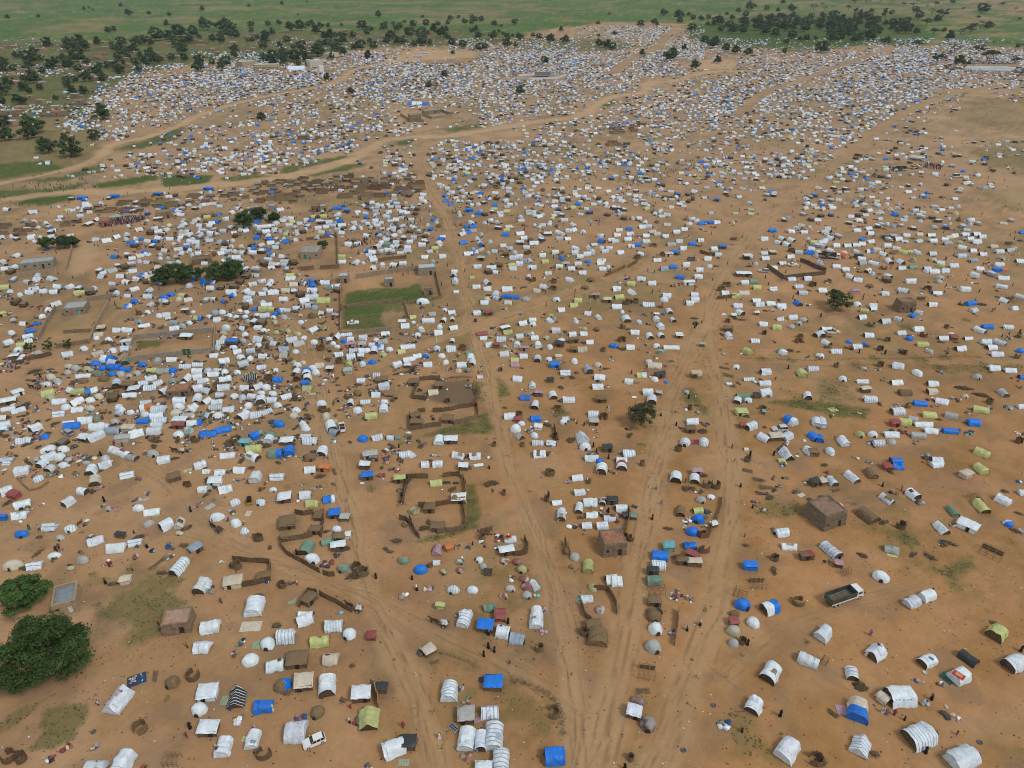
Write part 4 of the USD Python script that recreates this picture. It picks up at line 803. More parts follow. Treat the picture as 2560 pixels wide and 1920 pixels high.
mud_run('short wall at the near road corner of the green compound', [(1285, 1300), (1440, 1280), (1600, 1250)], 640, 384, Z3, 1.3, (.22, .15, .10))
mud_run('straight wall beside the parked white car in the green compound', [(1482, -30), (1478, 100), (1470, 260)], 512, 768, Z4, 1.9, (.33, .23, .16))
mud_run('near wall of the green walled compound behind the tents', [(1465, 300), (1650, 285), (1830, 265), (2015, 250)], 512, 768, Z4, 1.5, (.27, .22, .16), mark='green compound near wall')
mud_run('low end wall of the green compound with a drift of sand', [(2165, -20), (2190, 60), (2205, 120)], 512, 768, Z4, 1.6, (.27, .2, .14))
mud_run('low mud bank curling round the striped dome', [(195, 195), (250, 260), (330, 325), (430, 300), (530, 235)], 0, 1152, Z4, .5, (.25, .165, .095), name='mud_bank', seg=2.5)
mud_run('wall of the long yard with the green door house', [(702, 725), (708, 850), (716, 990)], 640, 384, Z3, 1.9, MUD)
mud_run('near wall of the yard with the green door house', [(560, 1000), (640, 995), (716, 990)], 640, 384, Z3, 1.9, (.2, .13, .085))
mud_run('brown wall before the green door house', [(385, 1010), (440, 1008), (505, 1000)], 640, 384, Z3, 1.9, (.2, .13, .085))
mud_run('far wall of the yard with the green door house', [(440, 750), (560, 735), (700, 715)], 640, 384, Z3, 1.5, (.19, .135, .09))
mud_run('long wall in front of the row house with pale metal roofs', [(165, 1070), (300, 1050), (465, 1035)], 0, 384, Z3, 1.9, (.31, .24, .165))
mud_run('yard wall by the sandy lane and round trees', [(628, 825), (605, 920), (580, 1005)], 0, 384, Z3, 1.9, (.33, .245, .165))
mud_run('upper wall of the bare sandy yard', [(755, 1275), (860, 1262), (980, 1245)], 0, 384, Z3, 1.9, (.28, .23, .17))
mud_run('brown mud wall of the ruined compound by the light green tree', [(-5, 985), (70, 1040), (135, 1085), (300, 1065), (495, 1045)], 1920, 384, Z3, 1.8, (.13, .095, .065), mark='ruined mud compound')
mud_run('broken back wall of the ruined mud compound', [(280, 935), (350, 960), (430, 1000), (500, 1020)], 1920, 384, Z3, 1.8, (.12, .088, .06))
mud_run('near wall of the far walled compound', [(1250, 1000), (1335, 1050), (1450, 1055)], 640, 0, Z3, 2.2, (.24, .185, .13))
mud_run('near right wall of the far walled compound', [(1440, 1000), (1520, 1030), (1700, 1005)], 640, 0, Z3, 2.2, (.27, .23, .165))
mud_run('end wall of the far walled compound', [(1590, 960), (1640, 980), (1700, 1000)], 640, 0, Z3, 2.2, (.24, .19, .14))
for k, (lab, pts) in enumerate((('white screen along the near side of the far screened yard', [(40, 683), (150, 690), (400, 680)]), ('white screen along the far side of the far screened yard', [(60, 660), (200, 648), (400, 660)]), ('white screen at the end of the far screened yard', [(400, 680), (465, 655)]))):
    wall_run('white_screen', lab, 'screen', T(1280, 0, pts, Z3), 2.2, .2, (.62, .66, .7), 'cloth', 'screen_panel', 12.0, 0)
def thorn(label, pts, ox, oy, s=Z4, h=.8, w=1.3, per=16, mark=None):
    P = pts_at(T(ox, oy, pts, s)); c = P.mean(0); rg = np.random.default_rng(len(label) * 31 + len(pts)); parts = []
    for a, b in zip(P[:-1], P[1:]):
        l = np.hypot(*(b - a))
        for k in range(int(l * per)):
            q = a + (b - a) * rg.uniform() - c + rg.normal(0, w * .25, 2); ang = rg.uniform(0, 6.3); L = rg.uniform(.4, 1.0); z = abs(rg.normal(0, .45)) * h
            d = np.array([math.cos(ang), math.sin(ang), rg.uniform(-.5, .7)]) * L / 2; p0 = np.array([*q, z + .05])
            parts.append((*stick(p0 - d, p0 + d, .03, .012, 3), jitter(rg, (.14, .11, .07), .35)))
    t = thing('thorn_fence', c[0], c[1], 0, 0, label, 'fence'); put('branches', *join(parts), 'wood', t)
    if mark: LANDMARKS.append((mark, c[0], c[1]))
thorn('piled thorn branch fence curving round the bare yard of white tents', [(1100, 700), (1230, 740), (1330, 790), (1440, 840), (1530, 895), (1590, 970), (1630, 1080), (1650, 1200), (1660, 1320)], 1024, 1536, mark='curving thorn branch fence')
thorn('thick thorn hedge above the muddy dark pen', [(340, 785), (460, 765), (560, 755), (665, 765)], 1024, 768, per=22, mark='muddy dark pen')
thorn('thick thorn hedge beside the straight sandy road', [(700, 820), (735, 900), (725, 980), (695, 1045)], 1024, 768, h=1.3, w=2.2, per=30)
thorn('thorn hedge wrapping the corner of the yellow roofed compound', [(-120, 500), (-90, 380), (-60, 290), (0, 200)], 1024, 1152, h=1.2, per=20)
thorn('line of thorn branches beside a weedy lane', [(1250, 545), (1500, 555), (1700, 560), (1930, 572), (2212, 575)], 1536, 768, h=.4, w=.8, per=6)
thorn('far line of brush along the weedy lane', [(0, 575), (400, 560), (900, 560), (1500, 530), (1760, 545)], 2048, 768, h=.4, w=1.0, per=5)
thorn('loose brush line around the dense tents at the corner', [(900, 850), (960, 900), (990, 1010)], 512, 768, h=.8, per=18)
thorn('row of brush with cloths by the crossing lane', [(2010, 740), (2110, 715), (2230, 690)], 512, 768, h=.7, per=16)
straw_fence('straw fence on the tent side of the yellow roofed compound', [(2140, 480), (2160, 360), (2190, 250), (2230, 195)], 512, 1152, col=(.13, .095, .06))
straw_fence('straw fence near the corner of the yellow roofed compound', [(-110, 640), (-40, 650), (20, 700)], 1024, 1152, col=(.14, .1, .065))
straw_fence('brown straw fence up the tent side of the muddy dark pen', [(110, 790), (70, 880), (30, 990), (190, 1005)], 1024, 768, col=(.15, .11, .07))
straw_fence('brown straw fence between two huts of the muddy dark pen', [(110, 795), (200, 785), (330, 780)], 1024, 768, col=(.17, .12, .075))
straw_fence('straw wall at the sandy lane end of the green ditch hut compound', [(0, 1170), (-5, 1250), (10, 1335)], 1024, 768, col=(.15, .11, .07))
straw_fence('straw wall beside the near hut of the green ditch compound', [(90, 1140), (170, 1130)], 1024, 768, col=(.2, .13, .07))
# rail fence of poles
def rail():
    P = pts_at(T(1024, 1536, [(262, 415), (440, 455), (540, 490), (640, 525), (740, 600)])); c = P.mean(0); t = thing('stick_fence', c[0], c[1], 0, 0, 'thin rail fence of sticks ending in open sand', 'fence'); rg = np.random.default_rng(5)
    for a, b in zip(P[:-1], P[1:]):
        for k in range(2):
            q = a + (b - a) * k / 2 - c; put('post', *stick((*q, 0), (q[0] + rg.uniform(-.05, .05), q[1], 1.1), .05, .035), (.17, .12, .08), 'wood', t)
        for z in (.55, .95): put('rail', *stick((*(a - c), z), (*(b - c), z + rg.uniform(-.1, .1)), .04, .035), (.19, .14, .09), 'wood', t)
    LANDMARKS.append(('thin stick rail fence', c[0], c[1]))
rail()
# ------------------------------------------------------------------ vehicles, carts, animals
def hull(pts): return arr(manifold3d.Manifold.hull_points(np.array(pts, float)))
def wheels(t, xs, ys, r, w=.22, name='wheel'):
    for x in xs:
        for y in ys:
            V, F = arr(manifold3d.Manifold.cylinder(w, r, r, 18).rotate((90, 0, 0)).translate((x, y + w / 2, r)))
            p = put(name, V, F, (.02, .02, .022), 'rubber', t)
            V, F = arr(manifold3d.Manifold.cylinder(w + .03, r * .6, r * .6, 12).rotate((90, 0, 0)).translate((x, y + w / 2 + .015, r))); put('rim', V, F, (.45, .46, .47), 'metal', p)
def placed(name, label, cat, nx, ny, ang, mark=None, z=0.7, group=None):
    x, y = map(float, ground_at(nx, ny, z)); a = math.radians(ang); x2, y2 = ground_at(nx + 10 * math.cos(a), ny - 10 * math.sin(a), z)
    if mark: LANDMARKS.append((mark, x, y))
    return thing(name, x, y, 0, math.atan2(y2 - y, x2 - x), label, cat, group)
def car(t, L=4.0, W=1.72, H=1.5, col=(.72, .73, .74), kind='hatch'):
    """Nose at +x."""
    h = L / 2; w = W / 2; bed = kind == 'pickup'
    prof = [(-h, .45), (-h, .85), (-h * .97, .95), (h * .45, .95), (h * .86, .82), (h, .62), (h, .32), (h * .9, .25), (-h * .9, .25)]
    pts = [(x, s * w * (1 if z < .8 else .96) * (.93 if abs(x) > h * .93 else 1), z) for x, z in prof for s in (-1, 1)]
    V, F = hull(pts); tm = trimesh.Trimesh(V, F)
    put('body', V, F, col, 'paint', t)
    x0, x1 = {'hatch': (-h * .93, h * .36), 'sedan': (-h * .62, h * .30), 'suv': (-h * .96, h * .36), 'pickup': (-h * .12, h * .42)}[kind]; r0, r1 = x0 + .32 * (1 if kind != 'sedan' else 1.9), x1 - .55; c = w * .80; b = w * .95
    lower = [(x0, -b, .93), (x1, -b, .93), (x1, b, .93), (x0, b, .93)]; up = [(r0, -c, H), (r1, -c, H), (r1, c, H), (r0, c, H)]
    put('roof', *hull([(*q[:2], H - .06) for q in up] + [(q[0] * .97 + .0, q[1] * .9, H) for q in up]), col, 'paint', t)
    def lerp(a, b, k): return tuple(a[i] + (b[i] - a[i]) * k for i in range(3))
    V8 = lower + [(*q[:2], H - .06) for q in up]
    put('cabin', *hull([lerp(v, (0, 0, v[2]), .04) for v in V8]), (.03, .033, .036), 'glass', t)
    for nm, idx in (('windscreen', (1, 2, 6, 5)), ('rear_window', (3, 0, 4, 7)), ('side_window', (0, 1, 5, 4)), ('side_window', (2, 3, 7, 6))):
        q = [np.array(V8[i]) for i in idx]; m = sum(q) / 4; n = np.cross(q[1] - q[0], q[3] - q[0]); n /= np.linalg.norm(n)
        put(nm, np.array([m + (p - m) * .9 + n * .012 for p in q]), [[0, 1, 2, 3]], (.022, .026, .03), 'glass', t)
        if 'side' in nm:
            for k in (.36, .68): a, d = q[0] + (q[1] - q[0]) * k, q[3] + (q[2] - q[3]) * k; put('door_pillar', *stick(a + n * .02, d + n * .02, .05, .045, 4), col, 'paint', t)
        for a, d in ((q[0], q[3]), (q[1], q[2])): put('pillar', *stick(a, d, .05, .045, 4), col, 'paint', t)
    if bed:
        put('cargo_bed', *box(h * .72, W * .8, .03, -h * .54, 0, .955), (.03, .03, .032), 'rubber', t)
        for s in (-1, 1): put('bed_side', *box(h * .78, .1, .32, -h * .54, s * w * .86, .94), col, 'paint', t)
        put('tailgate', *box(.08, W * .8, .3, -h * .95, 0, .94), col, 'paint', t)
    for s in (-1, 1):
        put('headlight', *box(.1, .34, .14, h * .97, s * w * .66, .62), (.8, .8, .78), 'glass', t); put('tail_light', *box(.08, .2, .26, -h * .99, s * w * .78, .66), (.4, .02, .02), 'paint', t)
        put('mirror', *box(.1, .2, .13, x1 - .2, s * (w + .08), .95), col, 'paint', t)
    wheels(t, (-h * .62, h * .62), (-w * .9, w * .9), .31)
car(placed('hatchback_car', 'white hatchback parked beside a large white tent in bare sand', 'car', 512 + 1180 * Z4, 1536 + 1360 * Z4, 203, 'white hatchback'), 3.9, 1.7, 1.5)
car(placed('sedan_car', 'white sedan parked on the grass of the walled compound', 'car', 512 + 1600 * Z4, 768 + 162 * Z4, 4, 'white sedan on the grass'), 4.4, 1.75, 1.42, kind='sedan')
car(placed('estate_car', 'silver grey car parked by a blue and white tent', 'car', 730 * Z4, 768 + 1350 * Z4, 155, 'silver grey car'), 4.2, 1.75, 1.6, (.32, .33, .34), 'suv')
car(placed('estate_car', 'silver white car parked behind the hut near the wide rutted road', 'car', 1536 + 1788 * Z4, 768 + 1308 * Z4, 182, 'silver white car'), 4.5, 1.8, 1.65, (.5, .52, .54), 'suv')
car(placed('pickup_truck', 'white pickup squeezed between tents beside the sandy lane', 'pickup', 512 + 1482 * Z4, 768 + 1290 * Z4, 100, 'white pickup'), 4.9, 1.8, 1.75, kind='pickup')
car(placed('pickup_truck', 'cream pickup parked at the end of a long white tent', 'pickup', 2048 + 150 * Z4, 768 + 262 * Z4, 2, 'cream pickup'), 4.9, 1.8, 1.75, (.6, .57, .48), 'pickup')
car(placed('sedan_car', 'white car by the ruined mud compound', 'car', 1920 + 215 * Z3, 384 + 955 * Z3, 3), 4.5, 1.75, 1.45, kind='sedan')
car(placed('estate_car', 'silver car parked by the upper dirt road', 'car', 1280 + 2175 * Z3, 384 + 1010 * Z3, 175), 4.5, 1.8, 1.65, (.42, .44, .46), 'suv')
car(placed('minibus', 'white minibus parked near the straight sandy road in the far tents', 'van', 640 + 1412 * Z3, 384 + 450 * Z3, 95), 4.9, 1.9, 1.95, kind='suv')
car(placed('minibus', 'pale blue minibus beside the white minibus', 'van', 640 + 1362 * Z3, 384 + 462 * Z3, 10), 4.9, 1.9, 1.95, (.35, .5, .55), kind='suv')
car(placed('minibus', 'cream bus standing near the crowd at the open right edge', 'van', 1920 + 1635 * Z3, 384 + 192 * Z3, 3), 6.5, 2.2, 2.2, (.6, .58, .5), kind='suv')
def lorry(t, L=8.2, W=2.4, bedcol=(.03, .055, .05), strip=(.7, .71, .7), cabcol=(.72, .73, .74), load=None, tank=False):
    """Cab at +x; an open high sided bed behind it."""
    h = L / 2; cabL = 1.9; w = W / 2; b0, b1 = -h, h - cabL - .15; m = (b0 + b1) / 2; bl = b1 - b0
    put('chassis', *box(L - .6, .9, .25, -.2, 0, .6), (.03, .03, .03), 'rubber', t)
    put('cab', *hull([(h - cabL, -w, .55), (h, -w * .95, .55), (h, w * .95, .55), (h - cabL, w, .55), (h - cabL, -w * .95, 2.45), (h - .45, -w * .88, 2.45), (h - .45, w * .88, 2.45), (h - cabL, w * .95, 2.45), (h - .02, -w * .93, 1.45), (h - .02, w * .93, 1.45)]), cabcol, 'paint', t)
    q = [(h + .0, -w * .82, 1.5), (h + .0, w * .82, 1.5), (h - .4, w * .78, 2.35), (h - .4, -w * .78, 2.35)]; put('windscreen', np.array(q) + [.03, 0, .02], [[0, 1, 2, 3]], (.02, .024, .03), 'glass', t)
    for s in (-1, 1):
        put('side_window', *box(1.0, .04, .6, h - 1.15, s * w * .965, 1.6), (.02, .024, .03), 'glass', t); put('headlight', *box(.06, .36, .2, h, s * w * .62, .8), (.75, .75, .7), 'glass', t)
        put('mirror', *box(.12, .22, .4, h - .2, s * (w + .12), 1.7), (.04, .04, .04), 'rubber', t)
    if tank:
        V, F = arr(manifold3d.Manifold.cylinder(bl, 1.05, 1.05, 24).rotate((0, 90, 0)).translate((b0, 0, 1.95))); put('tank', V, F, (.66, .68, .68), 'paint', t, True)
        for k in range(2): put('hatch', *box(.6, .6, .2, m - 1.2 + k * 2.4, 0, 2.95), (.3, .3, .3), 'metal', t)
    else:
        put('bed_floor', *box(bl, W, .14, m, 0, .95), (.16, .14, .10), 'wood', t)
        for s in (-1, 1):
            put('sill_strip', *box(bl, .08, .32, m, s * (w + .03), .88), strip, 'paint', t)
            n = 7
            for k in range(n): put('side_board', *box(bl / n - .06, .07, 1.25, b0 + (k + .5) * bl / n, s * w, 1.18), jitter(np.random.default_rng(k + 9 * (s > 0)), bedcol, .3), 'paint', t)
            put('top_rail', *box(bl, .11, .1, m, s * w, 2.43), (.05, .05, .05), 'paint', t)
        put('head_board', *box(.08, W, 1.4, b1, 0, 1.1), bedcol, 'paint', t); put('tail_board', *box(.08, W, 1.25, b0, 0, 1.1), bedcol, 'paint', t)
        for k in range(3): put('cross_bar', *stick((b0 + (k + 1) * bl / 4, -w, 2.45), (b0 + (k + 1) * bl / 4, w, 2.45), .04, .04), (.05, .05, .05), 'metal', t)
        if load is not None: put('load', *lump(np.random.default_rng(3), bl * .5, W * .5, .9, m, 0, 1.3, 2, .12), load, 'stuffs', t)
    wheels(t, (h - 1.0, -h + 1.2, -h + 2.3), (-w * .88, w * .88), .48, .3)
lorry(placed('open_truck', 'white cabbed truck with empty dark green open bed parked in the sand', 'truck', 2048 + 270 * Z4, 1152 + 1455 * Z4, 19, 'open bed truck', z=1.2), 8.6)
lorry(placed('open_truck', 'dark loaded truck standing before an orange tent', 'truck', 1920 + 545 * Z3, 384 + 882 * Z3, -6, 'truck before the orange tent', z=1.2), 8.2, bedcol=(.03, .03, .03), load=(.08, .07, .06))
lorry(placed('tank_truck', 'long white tank truck beside the dense tents and dark trees', 'truck', 640 + 92 * Z3, 384 + 642 * Z3, 5, 'white tank truck', z=1.2), 9, tank=True)
lorry(placed('tank_truck', 'white tank truck by the far crowd', 'truck', 1920 + 1295 * Z3, 384 + 45 * Z3, -8, z=1.2), 9, tank=True)
lorry(placed('open_truck', 'yellow cabbed truck at the far crowd', 'truck', 1920 + 1280 * Z3, 384 + 112 * Z3, 190, z=1.2), 8.2, (2.4), (.2, .17, .12), cabcol=(.55, .42, .1), load=(.5, .47, .4))
lorry(placed('open_truck', 'black covered truck standing among piles at the far crowd', 'truck', 1920 + 1135 * Z3, 384 + 128 * Z3, 180, z=1.2), 9, 2.4, (.03, .035, .04), cabcol=(.1, .12, .13), load=(.05, .05, .055))
def loft(t):
    V, F, E, EF = cover_mesh(np.random.default_rng(77), 'B', 5.2, 3.0, 2.3, 12, 13); put('cover', V, F, (.66, .19, .10), 'cloth', t, True); tag(put('end_wall', E, EF, (.5, .3, .2), 'cloth', t))
t0 = placed('arched_tent', 'large salmon orange arched tent beside the dark loaded truck', 'tent', 1920 + 650 * Z3, 384 + 880 * Z3, 10, 'salmon orange tent'); loft(t0)
# buses at the far sand field
for k, (zx, zy, l) in enumerate(((1398, 486, 14), (1455, 466, 13))):
    t = placed('bus', ['long white and blue bus on the far sand field', 'white bus behind the blue and white bus on the far sand field'][k], 'bus', 640 + zx * Z3, zy * Z3, 0, z=1.5)
    put('body', *box(l, 2.5, 2.5, 0, 0, .5), (.7, .73, .76), 'paint', t); put('window_band', *box(l * .9, 2.54, .7, 0, 0, 1.7), (.03, .04, .05), 'glass', t); put('stripe_band', *box(l * .98, 2.53, .4, 0, 0, .8), (.08, .16, .4) if k == 0 else (.5, .5, .5), 'paint', t); wheels(t, (-l * .33, l * .33), (-1.1, 1.1), .5, .3)
t = placed('auto_rickshaw', 'black and yellow auto rickshaw between two striped domes', 'rickshaw', 512 + 482 * Z4, 1152 + 428 * Z4, 90, 'black and yellow rickshaw')
put('body', *hull([(-1.2, -.62, .3), (-1.2, .62, .3), (1.2, -.3, .3), (1.2, .3, .3), (-1.2, -.62, .85), (-1.2, .62, .85), (1.1, -.35, .8), (1.1, .35, .8)]), (.42, .27, .02), 'paint', t)
put('canopy', *hull([(-1.15, -.6, 1.0), (-1.15, .6, 1.0), (.7, -.55, 1.0), (.7, .55, 1.0), (-1.05, -.55, 1.72), (-1.05, .55, 1.72), (.4, -.5, 1.75), (.4, .5, 1.75)]), (.02, .02, .02), 'stuffs', t); put('windscreen', np.array([(.98, -.4, .8), (.98, .4, .8), (.55, .48, 1.68), (.55, -.48, 1.68)]), [[0, 1, 2, 3]], (.03, .035, .04), 'glass', t)
wheels(t, (-.75,), (-.55, .55), .24, .14); wheels(t, (.95,), (0,), .24, .14)
HORSE = hull_chain(dict((k, (np.array(v[:3], float), v[3])) for k, v in dict(rump=(-.62, 0, 1.12, .27), belly=(0, 0, 1.02, .29), chest=(.52, 0, 1.08, .26), neck=(.85, 0, 1.42, .15), poll=(1.08, 0, 1.72, .10), muzzle=(1.42, 0, 1.46, .065), earl=(1.04, .07, 1.86, .025), earr=(1.04, -.07, 1.86, .025),
    hl=(-.66, .16, .74, .13), hockl=(-.78, .16, .48, .06), hfl=(-.70, .16, .06, .06), hr=(-.66, -.16, .74, .13), hockr=(-.86, -.16, .48, .06), hfr=(-.80, -.16, .06, .06), fl=(.5, .15, .66, .10), kneel=(.52, .15, .42, .06), ffl=(.50, .15, .06, .055), fr=(.5, -.15, .66, .10), kneer=(.58, -.15, .42, .06), ffr=(.60, -.15, .06, .055), dock=(-.9, 0, 1.2, .05), tail=(-1.02, 0, .6, .06)).items()),
    [('rump', 'belly'), ('belly', 'chest'), ('chest', 'neck'), ('neck', 'poll'), ('poll', 'muzzle'), ('poll', 'earl'), ('poll', 'earr'), ('rump', 'hl'), ('hl', 'hockl'), ('hockl', 'hfl'), ('rump', 'hr'), ('hr', 'hockr'), ('hockr', 'hfr'), ('chest', 'fl'), ('fl', 'kneel'), ('kneel', 'ffl'), ('chest', 'fr'), ('fr', 'kneer'), ('kneer', 'ffr'), ('rump', 'dock'), ('dock', 'tail')], it=4)
def horse_cart(nx, ny, ang, cl, hl, load, hcol=(.06, .038, .025), mark=None):
    h = placed('horse', hl, 'horse', nx, ny, ang, None, .8); yaw = math.radians(h.GetAttribute('xformOp:rotateZ').Get()); p = h.GetAttribute('xformOp:translate').Get()
    put('body', *HORSE, hcol, 'stuffs', h, True); put('mane', *hull([(.8, -.03, 1.6), (.8, .03, 1.6), (1.08, 0, 1.86), (.6, 0, 1.38)]), (.015, .012, .01), 'stuffs', h)
    cx, cy = p[0] - math.cos(yaw) * 2.35, p[1] - math.sin(yaw) * 2.35; t = thing('horse_cart', cx, cy, 0, yaw, cl, 'cart')
    put('platform', *box(1.8, 1.2, .12, 0, 0, .75), (.17, .115, .07), 'wood', t)
    for s in (-1, 1): put('shaft', *stick((.6, s * .42, .8), (2.7, s * .36, .95), .045, .035), (.18, .12, .07), 'wood', t); put('side_rail', *box(1.8, .06, .22, 0, s * .6, .87), (.15, .10, .06), 'wood', t)
    wheels(t, (0,), (-.68, .68), .42, .16)
    if load is not None:
        o = thing('cart_load', cx, cy, .88, yaw, 'load of ' + load[1] + ' on ' + cl.split(' ', 1)[1].split(' cart')[0] + ' cart', 'bundle')
        for k in range(4): put('bundle', *lump(np.random.default_rng(k + int(nx)), .45, .36, .4, -.45 + .3 * k, .2 * (-1) ** k, 0), jitter(np.random.default_rng(k), load[0], .2), 'stuffs', o)
    if mark: LANDMARKS.append((mark, cx, cy))
horse_cart(1024 + 262 * Z4, 1536 + 65 * Z4, 165, 'dark wooden cart drawn by a bay horse on the open track', 'bay horse pulling a cart along the open track', ((.6, .6, .62), 'white sacks'), mark='cart with a bay horse')
horse_cart(512 + 1560 * Z4, 1152 + 1555 * Z4, 160, 'loaded cart at the end of the diagonal straw fence', 'dark horse at the end of the diagonal straw fence', ((.55, .55, .55), 'white bundles'))
horse_cart(512 + 85 * Z4, 1152 + 700 * Z4, 150, 'dark cart standing beside a heaped white dome', 'black horse standing beside a heaped white dome', ((.10, .06, .08), 'dark bundles'), (.03, .025, .022))
horse_cart(1024 + 1685 * Z4, 1152 + 890 * Z4, 100, 'narrow cart parked near the red roofed house', 'dark horse tethered near the red roofed house', None, (.035, .028, .024))
horse_cart(0 + 1880 * Z4, 768 + 1540 * Z4, 175, 'pale topped cart beside the round cream dome', 'brown horse beside the round cream dome', ((.55, .5, .48), 'pale sacks'))
horse_cart(0 + 335 * Z4, 768 + 855 * Z4, 175, 'dark cart on the track by the dense tents', 'dark horse on the track by the dense tents', None, (.03, .026, .022))
t = placed('donkey', 'brown donkey standing behind a striped white dome', 'donkey', 860 * Z4, 1152 + 668 * Z4, 35, None, .5); put('body', HORSE[0] * .72, HORSE[1], (.13, .085, .05), 'stuffs', t, True)
# small special things
t = placed('photovoltaic_unit', 'dark solar panel lying tilted on the sand beside white tents', 'solar panel', 1024 + 472 * Z4, 1536 + 1220 * Z4, -42, 'solar panel on the sand', .3); put('frame', *box(1.75, 1.0, .06, 0, 0, .22), (.55, .57, .58), 'metal', t)
for i in range(4):
    for j in range(2): put('cell', *box(.38, .43, .012, -.63 + .42 * i, -.235 + .47 * j, .281), (.015, .03, .05), 'glass', t)
for s in (-1, 1): put('foot', *box(.06, .9, .22, s * .8, 0, 0), (.4, .4, .4), 'metal', t)
t = placed('roadside_shade', 'beige mat roof on posts standing beside the dirt road', 'shade', 1536 + 888 * Z4, 768 + 715 * Z4, 0, 'beige roadside shade', 1.6); put('roof', *box(3.4, 2.4, .14, 0, 0, 2.1), (.50, .43, .32), 'straw', t)
for a in (-1.5, 1.5):
    for b in (-1.0, 1.0): put('post', *stick((a, b, 0), (a, b, 2.1), .06, .05), (.16, .11, .07), 'wood', t)
put('counter', *box(1.8, .7, .8, -.6, -.2, 0), (.12, .085, .06), 'wood', t)
t = placed('roadside_shade', 'small white roofed shade on dark posts beside the upper dirt road', 'shade', 1280 + 2035 * Z3, 384 + 885 * Z3, 0, None, 1.6); put('roof', *box(3.8, 2.8, .12, 0, 0, 2.2), (.66, .7, .73), 'metal', t)
for a in (-1.7, 1.7):
    for b in (-1.2, 1.2): put('post', *stick((a, b, 0), (a, b, 2.2), .06, .05), (.10, .075, .055), 'wood', t)
put('counter', *box(2.6, 1.6, .9, 0, .2, 0), (.05, .045, .04), 'stuffs', t)
# ------------------------------------------------------------------ trees
def crown_mesh(rng, rx, rz, clumps, per, leaf, cz, gappy=.75, flat=1.0, dark=(.038, .068, .018), lite=(.075, .118, .034)):
    """Leaf faces gathered in clumps spread through the crown's volume."""
    C = []
    while len(C) < clumps:
        p = rng.uniform(-1, 1, 3); r = np.linalg.norm(p)
        if .45 < r < 1 and p[2] > -.72: C.append(p * (1 + .18 * math.sin(3.1 * math.atan2(p[1], p[0]) + clumps)))
    C = np.array(C); s = rng.uniform(.18, .36, clumps) * gappy
    k = np.repeat(np.arange(clumps), per); d = rng.normal(size=(len(k), 3)); d /= np.linalg.norm(d, axis=1, keepdims=True)
    P = C[k] + d * s[k, None] * rng.uniform(.35, 1.05, (len(k), 1)) * [1, 1, .8]
    P = P * [rx, rx, rz * flat]; P[:, 2] += cz
    n = d * [1, 1, 1] + rng.normal(0, .45, d.shape) + [0, 0, .5]; n /= np.linalg.norm(n, axis=1, keepdims=True)
    t = np.cross(n, rng.normal(size=n.shape)); t /= np.linalg.norm(t, axis=1, keepdims=True); b = np.cross(n, t); L = leaf * rng.uniform(.6, 1.3, (len(k), 1))
    V = np.stack([P - t * L, P + b * L * .55, P + t * L, P - b * L * .55], 1).reshape(-1, 3); V[:, 2] = np.maximum(V[:, 2], .15)
    i = np.arange(len(k)) * 4; F = np.c_[i, i + 1, i + 2, i + 3]
    tone = rng.uniform(0, 1, clumps)[k] * .7 + rng.uniform(0, .3, len(k)); col = np.array(dark) + (np.array(lite) - dark) * tone[:, None]
    return V, F, np.repeat(col, 4, 0), C * [rx, rx, rz * flat] + [0, 0, cz]
def trunk_mesh(rng, h, r, C, limbs=6):
    parts = []; top = np.array([rng.uniform(-.15, .15) * h, rng.uniform(-.15, .15) * h, h]); col = np.array([.12, .085, .06])
    parts.append((*stick((0, 0, -.2), top, r, r * .72, 8), col))
    for k in rng.choice(len(C), min(limbs, len(C)), replace=False):
        m = top + (C[k] - top) * .5 + rng.normal(0, .06, 3) * h; parts.append((*stick(top - [0, 0, .1], m, r * .5, r * .33, 6), col)); parts.append((*stick(m, C[k], r * .33, r * .1, 5), col))
    return join(parts)
def tree(name, label, nx, ny, rx, height, clumps, per, leaf, seed, flat=1.0, mark=None, group=None, base=None, **k):
    rng = np.random.default_rng(seed); x, y = map(float, base if base else ground_at(nx, ny)); th = height * .3; rz = (height - th) * .55
    t = thing(name, x, y, 0, rng.uniform(0, 6), label, 'tree', group); V, F, c, C = crown_mesh(rng, rx, rz, clumps, per, leaf, height - rz * flat, flat=flat, **k)
    put('trunk', *trunk_mesh(rng, th, max(.12, rx * .055), C), 'bark', t); put('crown', V, F, c, LEAF, t)
    if mark: LANDMARKS.append((mark, x, y))
    return t
LEAF = usdkit.material(stage, '/World/Looks/foliage', {'a': ('attribute', {'attribute': 'col'}), 'oi': ('object_info', {}), 'h': ('hsv', {'saturation': 1.0}), 'mr': ('map_range', {'to_min': 0.8, 'to_max': 1.25}),
    'd': ('principled_bsdf', {'roughness': 0.55, 'specular_ior_level': 0.25}), 't': ('translucent_bsdf', {}), 'x': ('mix_closure', {'fac': 0.22})},
    [('oi.random', 'mr.value'), ('mr.result', 'h.value'), ('a.color', 'h.color'), ('h.color', 'd.base_color'), ('h.color', 't.color'), ('d.BSDF', 'x.closure1'), ('t.BSDF', 'x.closure2')], surface='x.closure')
tree('leafy_tree', 'largest dense green leafy tree at the bottom corner near a pinkish mud house', 116 * FUL, 1456 * FUL, 7.4, 11.4, 130, 230, .26, 1, gappy=.85, lite=(.078, .145, .034), dark=(.034, .07, .016), mark='largest leafy tree')
tree('leafy_tree', 'dense green leafy tree beside the tan house with the sunken grey roof', 64 * FUL, 1312 * FUL, 4.2, 7.4, 80, 200, .25, 2, gappy=.85, lite=(.078, .145, .034), dark=(.034, .07, .016), mark='second leafy tree')
